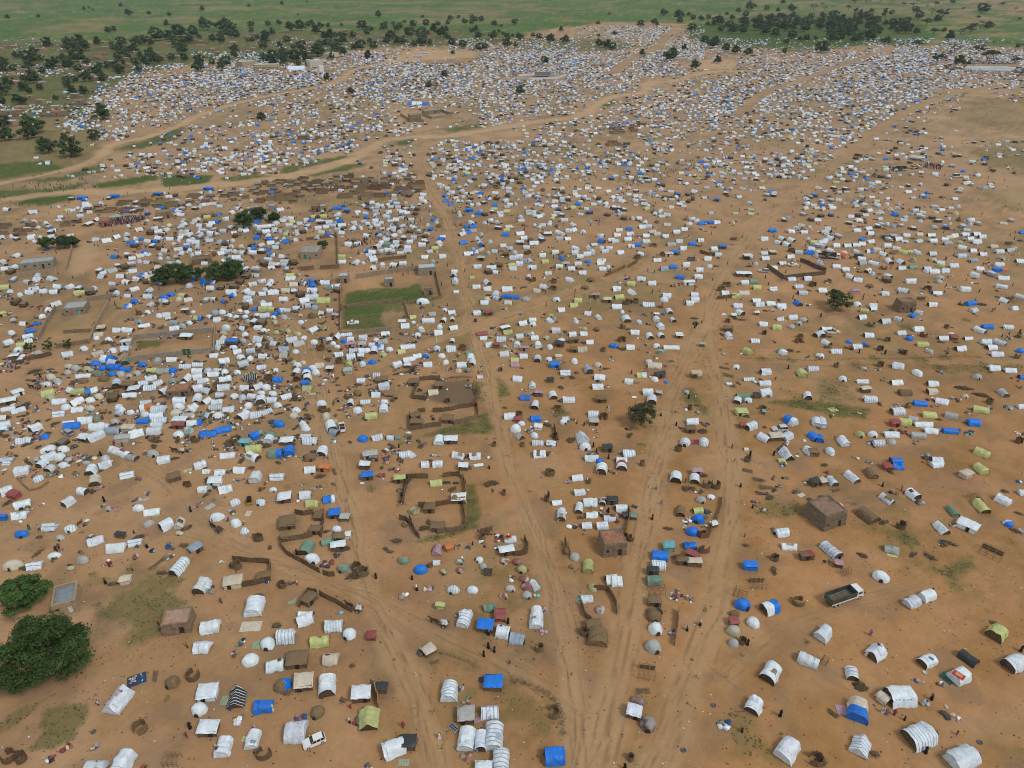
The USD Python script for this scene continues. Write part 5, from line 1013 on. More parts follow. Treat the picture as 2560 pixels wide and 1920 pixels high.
tree('spreading_tree', 'greyish green spreading tree beside the dirt road fork', 1536 + 285 * Z4, 768 + 1275 * Z4, 4.2, 7.2, 56, 90, .22, 3, gappy=.9, dark=(.06, .072, .03), lite=(.12, .125, .06), mark='greyish tree by the fork')
tree('spreading_tree', 'lone light green bushy tree on bare sand past the wide rutted road', 1920 + 575 * Z3, 384 + 1345 * Z3, 5.0, 7.0, 70, 90, .26, 4, gappy=.9, dark=(.058, .085, .028), lite=(.11, .14, .05), mark='lone light green tree')
for k, (zx, zy, w) in enumerate(((345, 480, 120), (540, 465, 120), (752, 450, 95))):
    tree('small_tree', ['round small tree inside the straw pen', 'round small tree at the end of the straw pen', 'small tree against the low brown yard wall'][k], zx * Z4, 768 + zy * Z4, w * Z4 / 14, 3.6, 22, 60, .22, 10 + k)
for k, (tx, zx, zy, w, lab) in enumerate(((0, 2125, 640, 150, 'round dark tree beside the grey house with turquoise door'), (0, 410, 830, 110, 'round green tree behind the row house roofs'), (0, 560, 815, 100, 'dark tree touching a second tree behind the walled yard'), (0, 635, 810, 95, 'tree beside the sandy lane at the walled yard corner'),
        (0, 1415, 1130, 140, 'first dark tree of the long row among tents'), (0, 1530, 1110, 165, 'tallest dark tree in the long row among tents'), (0, 1650, 1110, 150, 'dark tree beside the gap in the long tree row'), (0, 1860, 1095, 150, 'dark tree next to the tall blue tent in the tree row'), (0, 2030, 1075, 170, 'last dark tree of the long row among tents'),
        (640, 30, 575, 110, 'dark tree behind the turquoise door house'), (640, 165, 595, 80, 'small pale green tree by the tank truck'), (640, 582, 822, 62, 'small tree in the yard of the green door house'), (0, 1980, 1095, 90, 'low tree filling the dark tree row'))):
    nx, ny = tx + zx * Z3, 384 + zy * Z3; x, y = ground_at(nx, ny); d = math.hypot(float(x), float(y)); w = w * Z3 * (float(y) * CP + CAM_H * SP) / FOC
    tree('broadleaf_tree', lab, nx, ny, w * .56, w * .85 + 1, 54, 130, .28, 30 + k, gappy=1.15, mark={4: 'dark tree row among tents', 0: 'turquoise door round tree'}.get(k), dark=(.034, .064, .018), lite=(.066, .112, .034))
FAR_TREES = '''1115 115 52;1050 45 35;730 75 28;770 68 18;803 82 16;1290 118 30;1465 128 30;1748 80 44;1445 205 48;935 265 46;990 253 48;70 145 40;330 143 30;2153 52 25;1515 237 35;1560 275 105;1670 280 80;1790 222 90;1640 340 80;1595 352 60;1725 322 40;1350 310 100;1465 305 85;1250 350 80;1180 365 75;1060 365 75;1300 365 50;1500 335 60;1530 380 70;1565 430 90;1060 420 90;1150 425 70;1075 455 75;990 420 50;700 360 95;630 400 100;740 400 90;850 358 70;420 370 75;970 375 35;1930 225 120;2000 240 80;2175 215 50;1970 290 70;2040 300 70;1910 315 55;2175 265 40;2140 350 35;2185 345 40;1910 350 60;1840 335 60;300 445 60;155 480 55;250 510 110;350 510 60;480 530 70;540 500 60;690 485 110;600 540 85;440 560 85;590 555 60;750 535 50;1030 490 60;1210 470 55;1310 475 90;1120 488 40;1490 500 60;1600 505 60;1720 520 85;1720 580 85;1835 540 50;1965 535 80;1915 575 55;2025 430 60;2025 470 50;1230 520 60;1330 520 70;1380 520 60;1280 540 50;1170 540 60;1050 575 95;1200 595 60;940 570 60;865 570 50;840 620 85;1040 610 60;685 590 60;260 560 70;230 590 50;20 550 85;125 595 50;25 600 70;370 610 50;295 680 105;210 680 50;70 710 90;45 780 100;585 700 65;580 735 50;645 690 50;745 672 80;895 672 60;630 775 70;730 783 70;350 755 50;210 750 80;255 785 50;150 850 70;195 870 75;490 845 40;890 980 130;40 1050 110;50 1170 110;305 1085 150;250 1150 120;560 1185 60;825 1175 85;425 1270 120;620 1290 150;20 870 60
1058 128 50;227 30 30;440 15 18;362 125 15;110 207 42;205 200 40;390 230 80;300 237 70;480 193 36;500 222 34;560 225 50;627 220 40;525 260 70;450 215 40;920 222 80;1105 235 60;1190 205 30;1125 205 30;1280 190 28;1355 215 60;1240 230 50;740 215 25;970 280 50;990 250 40;1475 205 50;1440 145 30;1570 208 40;1655 200 40;1680 158 44;1752 147 30;1870 150 36;1805 187 46;1862 193 40;1898 170 40;1945 167 44;2058 210 44;2117 225 25;1540 245 70;1598 290 75;1640 262 45;1655 325 50;1435 300 85;1340 290 70;1310 275 50;1435 360 85;1480 285 40;1500 365 50;1365 380 55;1275 350 60;1205 355 65;1165 305 70;1130 350 60;1210 250 50;1925 310 56;2045 312 65;2095 270 28;2137 290 30;2170 310 46;1905 250 55;1860 265 40;1785 390 64;1690 370 60;1940 410 65;1985 405 50;2172 375 75;835 305 60;750 350 75;695 375 60;650 300 90;600 310 70;690 305 40;730 295 35;770 305 35;625 375 60;590 378 50;685 415 90;915 400 75;850 405 50;1020 395 65;985 355 45;755 445 60;400 395 75;320 405 40;265 345 60;205 385 50;80 340 70;70 395 70;140 280 60;85 300 60;15 320 40;545 390 60;540 440 110;525 415 60;405 448 60;260 470 95;155 490 90;80 500 70;165 540 80;350 495 85;440 500 75;470 535 75;360 550 50;240 520 60;130 545 50;650 488 60;975 475 70;620 668 62;1630 640 54;1495 735 55;820 785 50;1700 455 35;50 1015 60
30 190 48;425 255 40;740 200 32;840 120 18;1310 112 55;1440 140 70;1450 180 50;1110 205 58;1225 195 46;1255 205 36;1525 125 36;1560 155 40;1630 160 36;1740 200 60;1690 210 30;1855 120 30;1955 92 40;2065 58 70;2015 125 50;1900 155 40;1780 180 80;1690 150 40;2000 185 70;2010 215 70;1880 215 60;1935 240 50;1900 260 70;1810 250 50;1990 268 60;2110 190 80;2130 225 90;2170 265 80;2190 220 70;1555 240 66;330 340 64;450 350 60;230 318 50;178 305 36;65 320 60;5 310 30;830 380 80;755 380 60;870 405 60;890 290 36;748 308 28;278 525 56;1665 345 60;1735 378 90;1845 418 60;1360 487 100;1580 570 65;1775 520 60;1490 410 50;1125 455 50;1930 440 60;2040 455 60;30 390 40;70 780 70;1645 165 30;2200 75 40;2205 155 40
130 15 40;85 85 36;205 75 60;390 65 60;465 40 36;490 80 40;750 15 60;850 20 60;965 10 40;1285 12 50;1170 38 36;1240 45 38;1265 85 55;1445 38 48;1375 55 30;1590 15 40;1685 77 30;1495 125 100;1460 165 60;1370 195 70;1410 105 55;1295 140 60;1840 75 90;2025 38 40;2135 80 35;1015 97 38;1000 125 34;1070 115 36;890 95 36;755 90 34;800 105 38;690 70 40;1810 155 36;2165 170 36;205 138 44;95 140 46;130 150 50;475 130 45;555 140 80;540 160 60;600 165 40;160 180 70;40 190 90;20 210 60;100 220 60;140 240 70;210 235 60;240 205 60;255 165 50;320 185 60;310 240 80;370 195 50;365 145 50;430 210 70;450 230 60;470 180 70;525 205 60;545 240 80;580 215 50;640 170 70;650 210 70;690 240 70;620 260 80;700 190 60;760 170 80;800 150 60;835 135 50;790 195 50;750 255 70;720 280 60;660 290 80;610 300 90;530 290 70;565 330 70;630 320 60;870 160 60;890 200 90;870 230 70;920 180 60;940 250 60;905 265 60;860 300 100;900 320 60;780 320 70;740 340 60;955 175 50;1010 200 50;1070 240 50;1070 200 60;1130 200 70;1190 190 70;1150 240 60;1190 255 80;1120 268 50;1280 270 56;1220 240 50;1425 278 60;1515 265 40;1660 283 55;1740 265 75;1565 315 70;1830 225 80;1900 225 60;1770 230 60;1010 355 64;330 330 55;200 305 70;270 340 35;410 330 30;455 415 100;142 443 40;155 362 44;60 290 70;1610 430 90;1810 430 80;1890 490 110;1945 475 80;1460 520 90;1560 605 100;1690 560 90;1650 520 80;2130 525 70;2150 400 40;2205 410 60;2150 640 110;960 275 50;1290 390 70'''
# tree kinds built once; each tree standing far off refers to one of them
KINDS = []
for k, (nm, flat, dk, lt, g, cl, per, lf) in enumerate((('dark_tree', 1.0, (.034, .066, .024), (.085, .135, .055), .85, 26, 60, .065), ('dark_tree', 1.0, (.038, .07, .026), (.092, .142, .056), .95, 30, 54, .065), ('dark_tree', .9, (.034, .062, .024), (.082, .13, .054), .8, 22, 66, .07), ('thorn_tree', .45, (.05, .06, .03), (.09, .10, .05), .8, 22, 44, .055), ('bare_thorn_tree', .5, (.085, .08, .062), (.13, .12, .09), .8, 20, 30, .035))):
    rng = np.random.default_rng(200 + k); root = UsdGeom.Xform.Define(stage, f'/World/Looks/tree_kind_{k}') if False else None
    V, F, c, C = crown_mesh(rng, .5, .46, cl, per, lf, .46 if flat > .8 else .62, flat=flat, gappy=g * 1.3, dark=dk, lite=lt); KINDS.append((nm, V, F, c, trunk_mesh(rng, .3, .03, C, 5)))
FIRST = {}; TREES_AT = []
def far_trees():
    rng = np.random.default_rng(9); items = []
    for ti, line in enumerate(FAR_TREES.split('\n')):
        for q in line.split(';'):
            zx, zy, w = map(float, q.split()); items.append((ti * 640 + zx * Z3, (zy + w * .42) * Z3, w * Z3))
    for nx, ny, w in items:
        x, y = map(float, ground_at(nx, ny)); sc = w * (y * CP + CAM_H * SP) / FOC
        right = nx > 1990; thorny = right and (ny > 112 or ny < 32 or nx > 2300) and rng.random() < .7
        bare = thorny and rng.random() < .35; k = 4 if bare else 3 if thorny else int(rng.integers(3)); nm, V, F, c, tr = KINDS[k]
        path = fresh(nm, '/World'); X = UsdGeom.Xform.Define(stage, path); X.AddTranslateOp().Set(Gf.Vec3d(x, y, 0)); X.AddRotateZOp().Set(float(rng.uniform(0, 360))); s = min(max(sc, 3.0), 26) * 1.2; X.AddScaleOp().Set(Gf.Vec3f(s, s, s * float(rng.uniform(.82, 1.02))))
        p = X.GetPrim()
        if k not in FIRST: FIRST[k] = path; put('trunk', *tr, 'bark', p); put('crown', V, F, c, LEAF, p)
        else: p.GetReferences().AddInternalReference(Sdf.Path(FIRST[k])); p.SetInstanceable(True)
        TREES_AT.append((x, y, s * .5)); THINGS.append((p, {'dark_tree': 'dark round broadleaf tree', 'thorn_tree': 'flat topped thorn tree', 'bare_thorn_tree': 'bare grey thorn tree'}[nm], 'tree', x, y))
# ------------------------------------------------------------------ far off: huts, villages, the mass of tents beyond the ones built singly
LINEW = [(line, w) for n, l, w, line, k in LINES]
def off_roads(P, extra=1.0):
    ok = np.ones(len(P), bool)
    for line, w in LINEW:
        lo, hi = line.min(0) - w, line.max(0) + w; k = np.nonzero(((P > lo) & (P < hi)).all(1) & ok)[0]
        if len(k): r, _ = seg_dist(P[k], line); ok[k] &= r > w * .5 + extra
    return ok
def village():
    """Flat roofed mud houses of the village and thatched huts of the old compounds."""
    rng = np.random.default_rng(21); n = 0; put_at = []
    poly = pts_at([(-60, 100), (250, 98), (480, 90), (760, 72), (1240, 82), (1280, 112), (900, 122), (690, 150), (520, 140), (300, 190), (240, 230), (200, 275), (-60, 340)])
    lo, hi = poly.min(0), poly.max(0); tr = np.array([(a, b) for a, b, r in TREES_AT]); rr = np.array([r for a, b, r in TREES_AT])
    for _ in range(4000):
        if n >= 110: break
        nx = rng.uniform(-20, 1270); ny = rng.uniform(74, 335); x, y = map(float, ground_at(nx, ny)); q = np.array([[x, y]])
        if not inside(q, poly)[0] or not off_roads(q, 4)[0] or (np.hypot(tr[:, 0] - x, tr[:, 1] - y) < rr + 3).any() or any(math.hypot(x - a, y - b) < 14 for a, b in put_at): continue
        put_at.append((x, y)); n += 1; w, d, h = rng.uniform(6, 13), rng.uniform(4, 7), rng.uniform(2.8, 3.6); t = thing('village_house', x, y, 0, rng.normal(0, .25), kind='thing')
        tone = np.array([.30, .215, .145]) * rng.uniform(.75, 1.15); put('wall', *box(w, d, h, taper=.98), tone, 'mud', t); roof = rng.random() < .35
        put('roof', *box(w * .93, d * .9, .12, 0, 0, h - .05), (.40, .42, .42) if roof else tone * 1.08, 'metal' if roof else 'mud', t); put('door', *box(.95, .08, 2.0, rng.uniform(-.2, .2) * w, -d / 2 + .0, 0), (.05, .045, .04), 'wood', t)
        THINGS.append((t, f"far {'metal roofed' if roof else 'mud roofed'} village house", 'house', x, y))
        if rng.random() < .75:      # a yard wall beside the house
            tw = thing('village_wall', x, y - d * .5 - 4, 0, 0, kind='thing'); put('wall_panel', *box(w * 1.8, .35, 1.7, 0, -4), tone * .85, 'mud', tw); put('wall_panel', *box(.35, 9, 1.7, w * .9 - .2, .4), tone * .85, 'mud', tw); THINGS.append((tw, 'low mud village yard wall', 'wall', x, y - d * .5 - 4))
def straw_huts():
    rng = np.random.default_rng(22); polys = [pts_at(T(640, 384, [(0, 260), (320, 225), (640, 195), (880, 180), (880, 290), (700, 330), (480, 400), (200, 430), (0, 430)], Z3)), pts_at(T(640, 384, [(920, 230), (1200, 190), (1420, 195), (1400, 350), (1080, 385), (700, 390), (860, 330)], Z3)), pts_at(T(0, 384, [(640, 500), (1000, 430), (1280, 420), (1900, 360), (2212, 300), (2212, 400), (1700, 420), (1100, 520), (780, 540)], Z3)), pts_at(T(0, 384, [(460, 620), (700, 530), (740, 620), (560, 630)], Z3)), pts_at(T(0, 384, [(0, 620), (300, 600), (330, 680), (0, 720)], Z3)), pts_at(T(1280, 0, [(850, 1110), (1150, 1080), (1000, 1170), (880, 1150)], Z3)), pts_at(T(1280, 0, [(840, 1230), (1040, 1250), (1030, 1300), (860, 1270)], Z3)), pts_at(T(640, 0, [(330, 1190), (560, 1190), (480, 1220), (340, 1215)], Z3))]
    for k, poly in enumerate(polys):
        lo, hi = poly.min(0), poly.max(0); pts = []
        area = abs(sum(a[0] * b[1] - b[0] * a[1] for a, b in zip(poly, np.roll(poly, -1, 0)))) / 2; want = int(min(70, area / 60))
        for _ in range(want * 30):
            if len(pts) >= want: break
            p = rng.uniform(lo, hi)
            if inside(p[None], poly)[0] and all(np.hypot(*(p - q)) > 4.6 for q in pts): pts.append(p)
        for p in pts:
            yaw = rng.normal(.15, .2)
            if rng.random() < .55:
                t = thing('straw_hut', p[0], p[1], 0, yaw); w, d, h = rng.uniform(3, 4.6), rng.uniform(2.6, 3.4), rng.uniform(1.7, 2.2); c = jitter(rng, (.21, .155, .10), .25)
                put('wall', *box(w, d, h), c, 'straw', t); V, F = roof_sheet(rng, w, d, h, .35, .25, 6, 5); put('roof', V, F, jitter(rng, (.24, .20, .155), .3), 'straw', t, True); THINGS.append((t, 'brown straw hut', 'hut', *map(float, p)))
            else:
                w, d, h = rng.uniform(5, 9), rng.uniform(4, 6.5), rng.uniform(1.4, 1.9); t = thing('straw_yard', p[0], p[1], 0, yaw); c = jitter(rng, (.23, .165, .105), .25)
                for a in ((w, .15, 0, -d / 2), (w, .15, 0, d / 2), (.15, d, -w / 2, 0)): put('straw_wall', *box(a[0], a[1], h * rng.uniform(.9, 1.1), a[2], a[3]), c, 'straw', t)
                THINGS.append((t, 'open straw yard', 'yard', *map(float, p)))
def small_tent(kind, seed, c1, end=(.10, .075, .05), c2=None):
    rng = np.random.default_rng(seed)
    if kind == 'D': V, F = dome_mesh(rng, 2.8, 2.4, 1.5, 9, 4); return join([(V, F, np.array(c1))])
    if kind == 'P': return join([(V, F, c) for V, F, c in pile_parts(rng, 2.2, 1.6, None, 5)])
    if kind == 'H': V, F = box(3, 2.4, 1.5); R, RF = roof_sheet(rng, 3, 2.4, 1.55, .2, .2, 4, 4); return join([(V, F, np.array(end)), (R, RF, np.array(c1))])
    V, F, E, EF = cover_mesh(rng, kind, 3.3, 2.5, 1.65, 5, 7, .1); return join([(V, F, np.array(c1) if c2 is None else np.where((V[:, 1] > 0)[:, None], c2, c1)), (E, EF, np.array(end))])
def scatter(name, label, cat, protos, P, rng, mat='cloth', smin=.85, smax=1.15, yawsd=.35, group=None):
    """Countless small things as one object; every copy its own place, size and turn."""
    pi = UsdGeom.PointInstancer.Define(stage, f'/World/{name}'); paths = []
    for k, (V, F, c) in enumerate(protos):
        pp = UsdGeom.Xform.Define(stage, f'/World/{name}/kind_{k}').GetPrim(); put('shape', V, F, c, mat, pp, True); paths.append(pp.GetPath())
    pi.CreatePrototypesRel().SetTargets(paths); n = len(P)
    pi.CreateProtoIndicesAttr(Vt.IntArray.FromNumpy(rng.integers(0, len(protos), n).astype(np.int32)))
    pi.CreatePositionsAttr(Vt.Vec3fArray.FromNumpy(np.c_[P, np.zeros(n)].astype(np.float32)))
    yaw = np.where(rng.random(n) < .72, rng.normal(np.pi / 2, yawsd, n), rng.normal(np.pi, .45, n)) if yawsd < 2 else rng.uniform(0, 6.3, n)
    pi.CreateOrientationsAttr(Vt.QuathArray([Gf.Quath(float(math.cos(a / 2)), 0, 0, float(math.sin(a / 2))) for a in yaw]))
    pi.CreateScalesAttr(Vt.Vec3fArray.FromNumpy((rng.uniform(smin, smax, (n, 1)) * rng.uniform(.88, 1.14, (n, 3)) * np.interp(np.asarray(P)[:, 1:2], [250, 600], [1.0, .80])).astype(np.float32)))
    tag(pi.GetPrim(), label, cat, group, 'stuff')
def far_mass():
    rng = np.random.default_rng(31); pts = []
    for i in range(24):
        for j in range(32):
            d = DENS[i, j]
            if d <= 0: continue
            a = pts_at([(j * 80, i * 32), (j * 80 + 80, i * 32), (j * 80 + 80, i * 32 + 32), (j * 80, i * 32 + 32)]); area = abs(sum(p[0] * q[1] - q[0] * p[1] for p, q in zip(a, np.roll(a, -1, 0)))) / 2
            ny = i * 32 + 16; room = np.interp(d, [1, 3, 5, 7, 9], [160, 44, 23, 15, 11]) * (1.0 if ny > 380 else np.interp(ny, [80, 380], [1.75, 1.05]))
            n = rng.poisson(area / room * 1.25); u, v = rng.random(n), rng.random(n); pts.append(np.c_[ground_at(j * 80 + u * 80, i * 32 + v * 32)])
    for poly, room in ((T(0, 768, [(400, 800), (900, 570), (1500, 570), (2212, 620), (3000, 560), (2990, 700), (2880, 1040), (2300, 1180), (1900, 1300), (900, 1330), (480, 1000)]), 34), (T(0, 768, [(150, 1480), (700, 1480), (1500, 1560), (1700, 1659), (600, 1720), (0, 1750)]), 70), (T(512, 768, [(100, 0), (1250, 0), (1240, 420), (800, 480), (100, 560)]), 34), (T(512, 768, [(1250, 300), (2212, 330), (2100, 640), (1500, 720), (1230, 560)]), 50)):
        poly = pts_at(poly); area = abs(sum(a[0] * b[1] - b[0] * a[1] for a, b in zip(poly, np.roll(poly, -1, 0)))) / 2; q = rng.uniform(poly.min(0), poly.max(0), (int(3 * area / room), 2)); pts.append(q[inside(q, poly)])
    P = np.vstack(pts); P = P[off_roads(P, 1.6)]
    sing = np.array([(x, y) for _, _, _, x, y in THINGS]); sing = sing[sing[:, 1] > 60]
    from scipy.spatial import cKDTree
    D, _ = cKDTree(sing).query(P); P = P[D > 2.75]
    for lp in LANDKEEP: P = P[~inside(P, lp)]
    keep = np.clip(1.9 * nz(P, .055, 61, 2) - .1 + .8 * (nz(P, .014, 62, 2) - .5), .08, 1); P = P[rng.random(len(P)) < keep]; P = P[rng.permutation(len(P))]; T2 = cKDTree(P); near = T2.query_pairs(2.6); drop = np.zeros(len(P), bool)
    for a, b in near:
        if not drop[a] and not drop[b]: drop[max(a, b)] = True
    P = P[~drop]; n = len(P); r = rng.random(n); dd = dens_at(P[:, 0], P[:, 1]); print('far tents', n)
    blue = meshkit.noise(np.c_[P * .03, np.zeros(n)], 51) > .52
    k = np.where(r < .62, 0, np.where(r < .62 + .05 + .05 * blue, 1, np.where(r < .79, 2, np.where(r < .90, 3, 4))))
    w = lambda s: np.array(COL['w']) * s
    scatter('white_tents', 'countless small white tents crowding the camp behind the nearer ones', 'tents', [small_tent('B', 1, w(1)), small_tent('G', 2, w(.9)), small_tent('B', 3, w(.8), w(.75)), small_tent('G', 4, w(1), w(.9)), small_tent('D', 5, w(.85)), small_tent('G', 6, np.array(COL['s']) * .8), small_tent('H', 7, w(.92)), small_tent('B', 8, w(.68)), small_tent('D', 9, w(.7)), small_tent('G', 10, np.array([.62, .60, .54])), small_tent('B', 16, w(.95), c2=w(.6)), small_tent('H', 17, w(.75), (.3, .3, .3))], P[k == 0], rng)
    scatter('blue_tents', 'countless small blue tarpaulin tents dotted through the far camp', 'tents', [small_tent('B', 11, COL['b']), small_tent('G', 12, COL['b']), small_tent('H', 13, COL['b']), small_tent('G', 14, w(.95), c2=COL['b']), small_tent('D', 15, np.array(COL['b']) * .9)], P[k == 1], rng)
    scatter('dull_shelters', 'countless grey, cream and pale yellow shelters between the far white tents', 'shelters', [small_tent('D', 21, COL['g']), small_tent('D', 22, COL['c']), small_tent('B', 23, COL['y']), small_tent('G', 24, COL['g']), small_tent('D', 25, np.array(COL['u'])), small_tent('G', 26, COL['c'])], P[k == 2], rng)
    scatter('brown_shelters', 'countless brown straw shelters and pens between the far tents', 'shelters', [small_tent('H', 31, (.16, .115, .07), (.12, .085, .055)), small_tent('D', 32, (.15, .11, .07)), small_tent('H', 33, (.2, .16, .12), (.13, .09, .06))], P[k == 3], rng, 'straw')
    Q = np.vstack([P[k == 4], P[rng.random(n) < .8] + rng.normal(0, 2.3, (int(0), 2)) if False else np.repeat(P, 2, 0)[:int(n * 1.5)] + rng.normal(0, 2.1, (int(n * 1.5), 2))]); X = sing[(sing[:, 1] > 95)]; nxy = np.c_[seen_at(X[:, 0], X[:, 1])]; dense = (nxy[:, 0] < 1060) & (nxy[:, 1] < 1170); X = np.vstack([X[dense], X[dense], X[dense & (nxy[:, 0] < 820)], X[~dense & (nxy[:, 1] < 1420)][::2]])
    Q = np.vstack([Q, X + rng.normal(0, 2.4, X.shape)]); Q = Q[off_roads(Q, 1.0)]
    scatter('scattered_belongings', 'bundles, firewood and household goods lying between the far tents', 'belongings', [small_tent('P', 41 + q, None) for q in range(7)] + [heap_mesh(np.random.default_rng(60 + q), 2.4, 1.3, .5, 14) for q in range(5)], Q, rng, 'stuffs', .6, 1.25, 9)
def person_lo(c, s):
    V, F = lathe([(0, .24), (.6, .22), (1.1, .2), (1.42, .2), (1.5, .07)], 7, 1, .8); H, HF = ICO[0]
    return join([(V, F, np.array(c)), (H * .13 + [0, 0, 1.62], HF, np.array(s))])
def crowds():
    rng = np.random.default_rng(41); spots = [(250, T(0, 384, [(900, 640), (1180, 600), (1290, 560), (1200, 540), (1000, 570), (860, 650)], Z3)), (120, T(1920, 384, [(1350, 80), (1520, 110), (1480, 160), (1340, 120)], Z3)), (500, T(1920, 0, [(1690, 600), (2100, 625), (2300, 610), (2300, 650), (2000, 660), (1700, 645)], Z3)), (260, T(1920, 0, [(1740, 545), (2000, 530), (2300, 525), (2300, 555), (1900, 558)], Z3)),
        (120, T(1920, 0, [(1240, 1000), (1480, 880), (1700, 800), (1760, 810), (1500, 920), (1280, 1030)], Z3)), (60, T(1280, 0, [(1460, 540), (1940, 520), (1930, 580), (1500, 585)], Z3)), (40, T(640, 0, [(1450, 460), (1880, 450), (1850, 500), (1450, 500)], Z3)), (90, T(1280, 384, [(900, 250), (1500, 80), (2000, -60), (2100, -60), (1600, 120), (1000, 300)], Z3)), (60, T(0, 384, [(100, 270), (800, 200), (900, 330), (600, 350), (120, 310)], Z3)), (70, T(640, 384, [(700, 860), (1100, 760), (1500, 560), (1500, 480), (900, 760)], Z3))]
    P = []
    for n, poly in spots:
        poly = pts_at(poly); lo, hi = poly.min(0), poly.max(0)
        while n > 0:
            q = rng.uniform(lo, hi, (200, 2)); q = q[inside(q, poly)][:n]; P.append(q); n -= len(q)
    n = 900; P.append(np.c_[ground_at(rng.uniform(0, 2560, n), rng.uniform(230, 780, n))]); P = np.vstack(P); sk = (.06, .035, .025)
    scatter('crowd', 'far people standing and walking among the tents and along the roads', 'crowd', [person_lo((.03, .03, .035), sk), person_lo((.10, .08, .10), (.08, .06, .08)), person_lo((.5, .5, .5), sk), person_lo((.25, .05, .07), (.25, .05, .07)), person_lo((.05, .06, .12), sk)], P, rng, 'stuffs', .8, 1.05, 9)
def weeds_mass():
    rng = np.random.default_rng(51); vs, cs = [], []
    for x, y, r in WEEDS:
        n = int(np.clip(r * r * 9, 8, 260)); q = rng.normal(0, r * .42, (n, 2)) + [x, y]; vs.append(np.c_[q, rng.uniform(.02, .16, n) * min(1.6, .5 + r * .4)])
    for col, st, soft, rag, poly in POLYW:
        if col is FIELD or poly[:, 1].max() > 420 or col in (DIRT, DARK, WADI, RED) if False else (col is not GREEN and col is not WEED): continue
        if poly[:, 1].max() > 360: continue
        lo, hi = poly.min(0), poly.max(0); n = int(min(5200, np.prod(hi - lo) * 4)); q = rng.uniform(lo, hi, (n, 2)); q = q[inside(q, poly)]; q = q[nz(q, .7, 33) > .48]; vs.append(np.c_[q, rng.uniform(.02, .15, len(q))])
    n = 9000; q = np.c_[ground_at(rng.uniform(-40, 2600, n), rng.uniform(760, 1960, n))]; q = q[(nz(q, .05, 5, 3) > .54) & (nz(q, .5, 34) > .45)]; q = q[off_roads(q, .0)]; vs.append(np.c_[q, rng.uniform(.01, .10, len(q))])
    P = np.vstack(vs); n = len(P); L = rng.uniform(.08, .24, (n, 1)); a = rng.uniform(0, 6.3, n); t = np.c_[np.cos(a), np.sin(a), rng.uniform(-.4, .4, n)]; b = np.c_[-np.sin(a), np.cos(a), rng.uniform(-.5, .8, n)]
    V = np.stack([P - t * L, P - b * L * .6, P + t * L, P + b * L * .6], 1).reshape(-1, 3); V[:, 2] = np.maximum(V[:, 2], .012); i = np.arange(n) * 4
    c = np.array([.075, .095, .030]) * rng.uniform(.6, 1.5, (n, 1)) + rng.uniform(0, 1, (n, 1)) * np.array([.05, .025, .015]); print('weed leaves', n)
    tag(put('weeds', V, np.c_[i, i + 1, i + 2, i + 3], np.repeat(c, 4, 0), LEAF), 'low weeds growing in patches on the sand', 'weeds', None, 'stuff')
def litter_mass():
    rng = np.random.default_rng(52); n = 2300; nx, ny = rng.uniform(-20, 2580, n), 760 + 1200 * rng.random(n) ** .9; q = np.c_[ground_at(nx, ny)]; parts_v, parts_c = [], []
    base = np.array([[-.5, -.4, 0], [.5, -.5, .12], [.45, .5, .2], [-.5, .45, .06], [0, 0, .3]]); F0 = np.array([[0, 1, 4], [1, 2, 4], [2, 3, 4], [3, 0, 4]])
    s = rng.uniform(.10, .38, n) ** 1.2; a = rng.uniform(0, 6.3, n); c, d = np.cos(a), np.sin(a); V = base[None] * s[:, None, None]
    X = V[..., 0] * c[:, None] - V[..., 1] * d[:, None] + q[:, :1]; Y = V[..., 0] * d[:, None] + V[..., 1] * c[:, None] + q[:, 1:]; V = np.stack([X, Y, V[..., 2] + .012], -1).reshape(-1, 3)
    F = (F0[None] + (np.arange(n) * 5)[:, None, None]).reshape(-1, 3); pal = np.array([(.05, .04, .035)] * 6 + [(.10, .075, .05)] * 5 + [(.55, .56, .57)] * 3 + [(.2, .05, .05), (.06, .12, .25), (.25, .22, .16)]); col = pal[rng.integers(0, len(pal), n)]
    tag(put('litter', V, F, np.repeat(col, 5, 0), 'stuffs'), 'small scraps and stones strewn on the sand', 'litter', None, 'stuff')
LANDKEEP = [pts_at(p) for p in (T(640, 384, [(735, 1090), (1560, 1000), (1605, 1260), (1290, 1300), (1290, 1400), (735, 1400)], Z3), T(512, 768, [(1470, -60), (2180, -60), (2210, 130), (2020, 260), (1470, 300)]), T(0, 768, [(600, -60), (1180, -60), (980, 395), (430, 440), (430, 345)]), T(0, 768, [(1450, 330), (2330, 250), (2330, 480), (1380, 600)]),
    T(640, 384, [(380, 770), (700, 720), (716, 1000), (380, 1010)], Z3), T(0, 384, [(170, 910), (620, 830), (580, 1010), (160, 1075)], Z3), T(1280, 0, [(40, 640), (470, 640), (470, 695), (40, 695)], Z3), T(640, 0, [(1250, 960), (1700, 960), (1700, 1055), (1250, 1055)], Z3), T(640, 0, [(1330, 450), (1900, 440), (1900, 500), (1330, 505)], Z3), T(1920, 0, [(1750, 560), (2120, 560), (2120, 620), (1750, 620)], Z3), T(640, 0, [(1300, 865), (1500, 865), (1500, 905), (1300, 905)], Z3),
    T(1280, 0, [(1430, 520), (1950, 510), (1950, 595), (1480, 600)], Z3), T(0, 384, [(600, 830), (820, 700), (870, 860), (700, 1020)], Z3))]
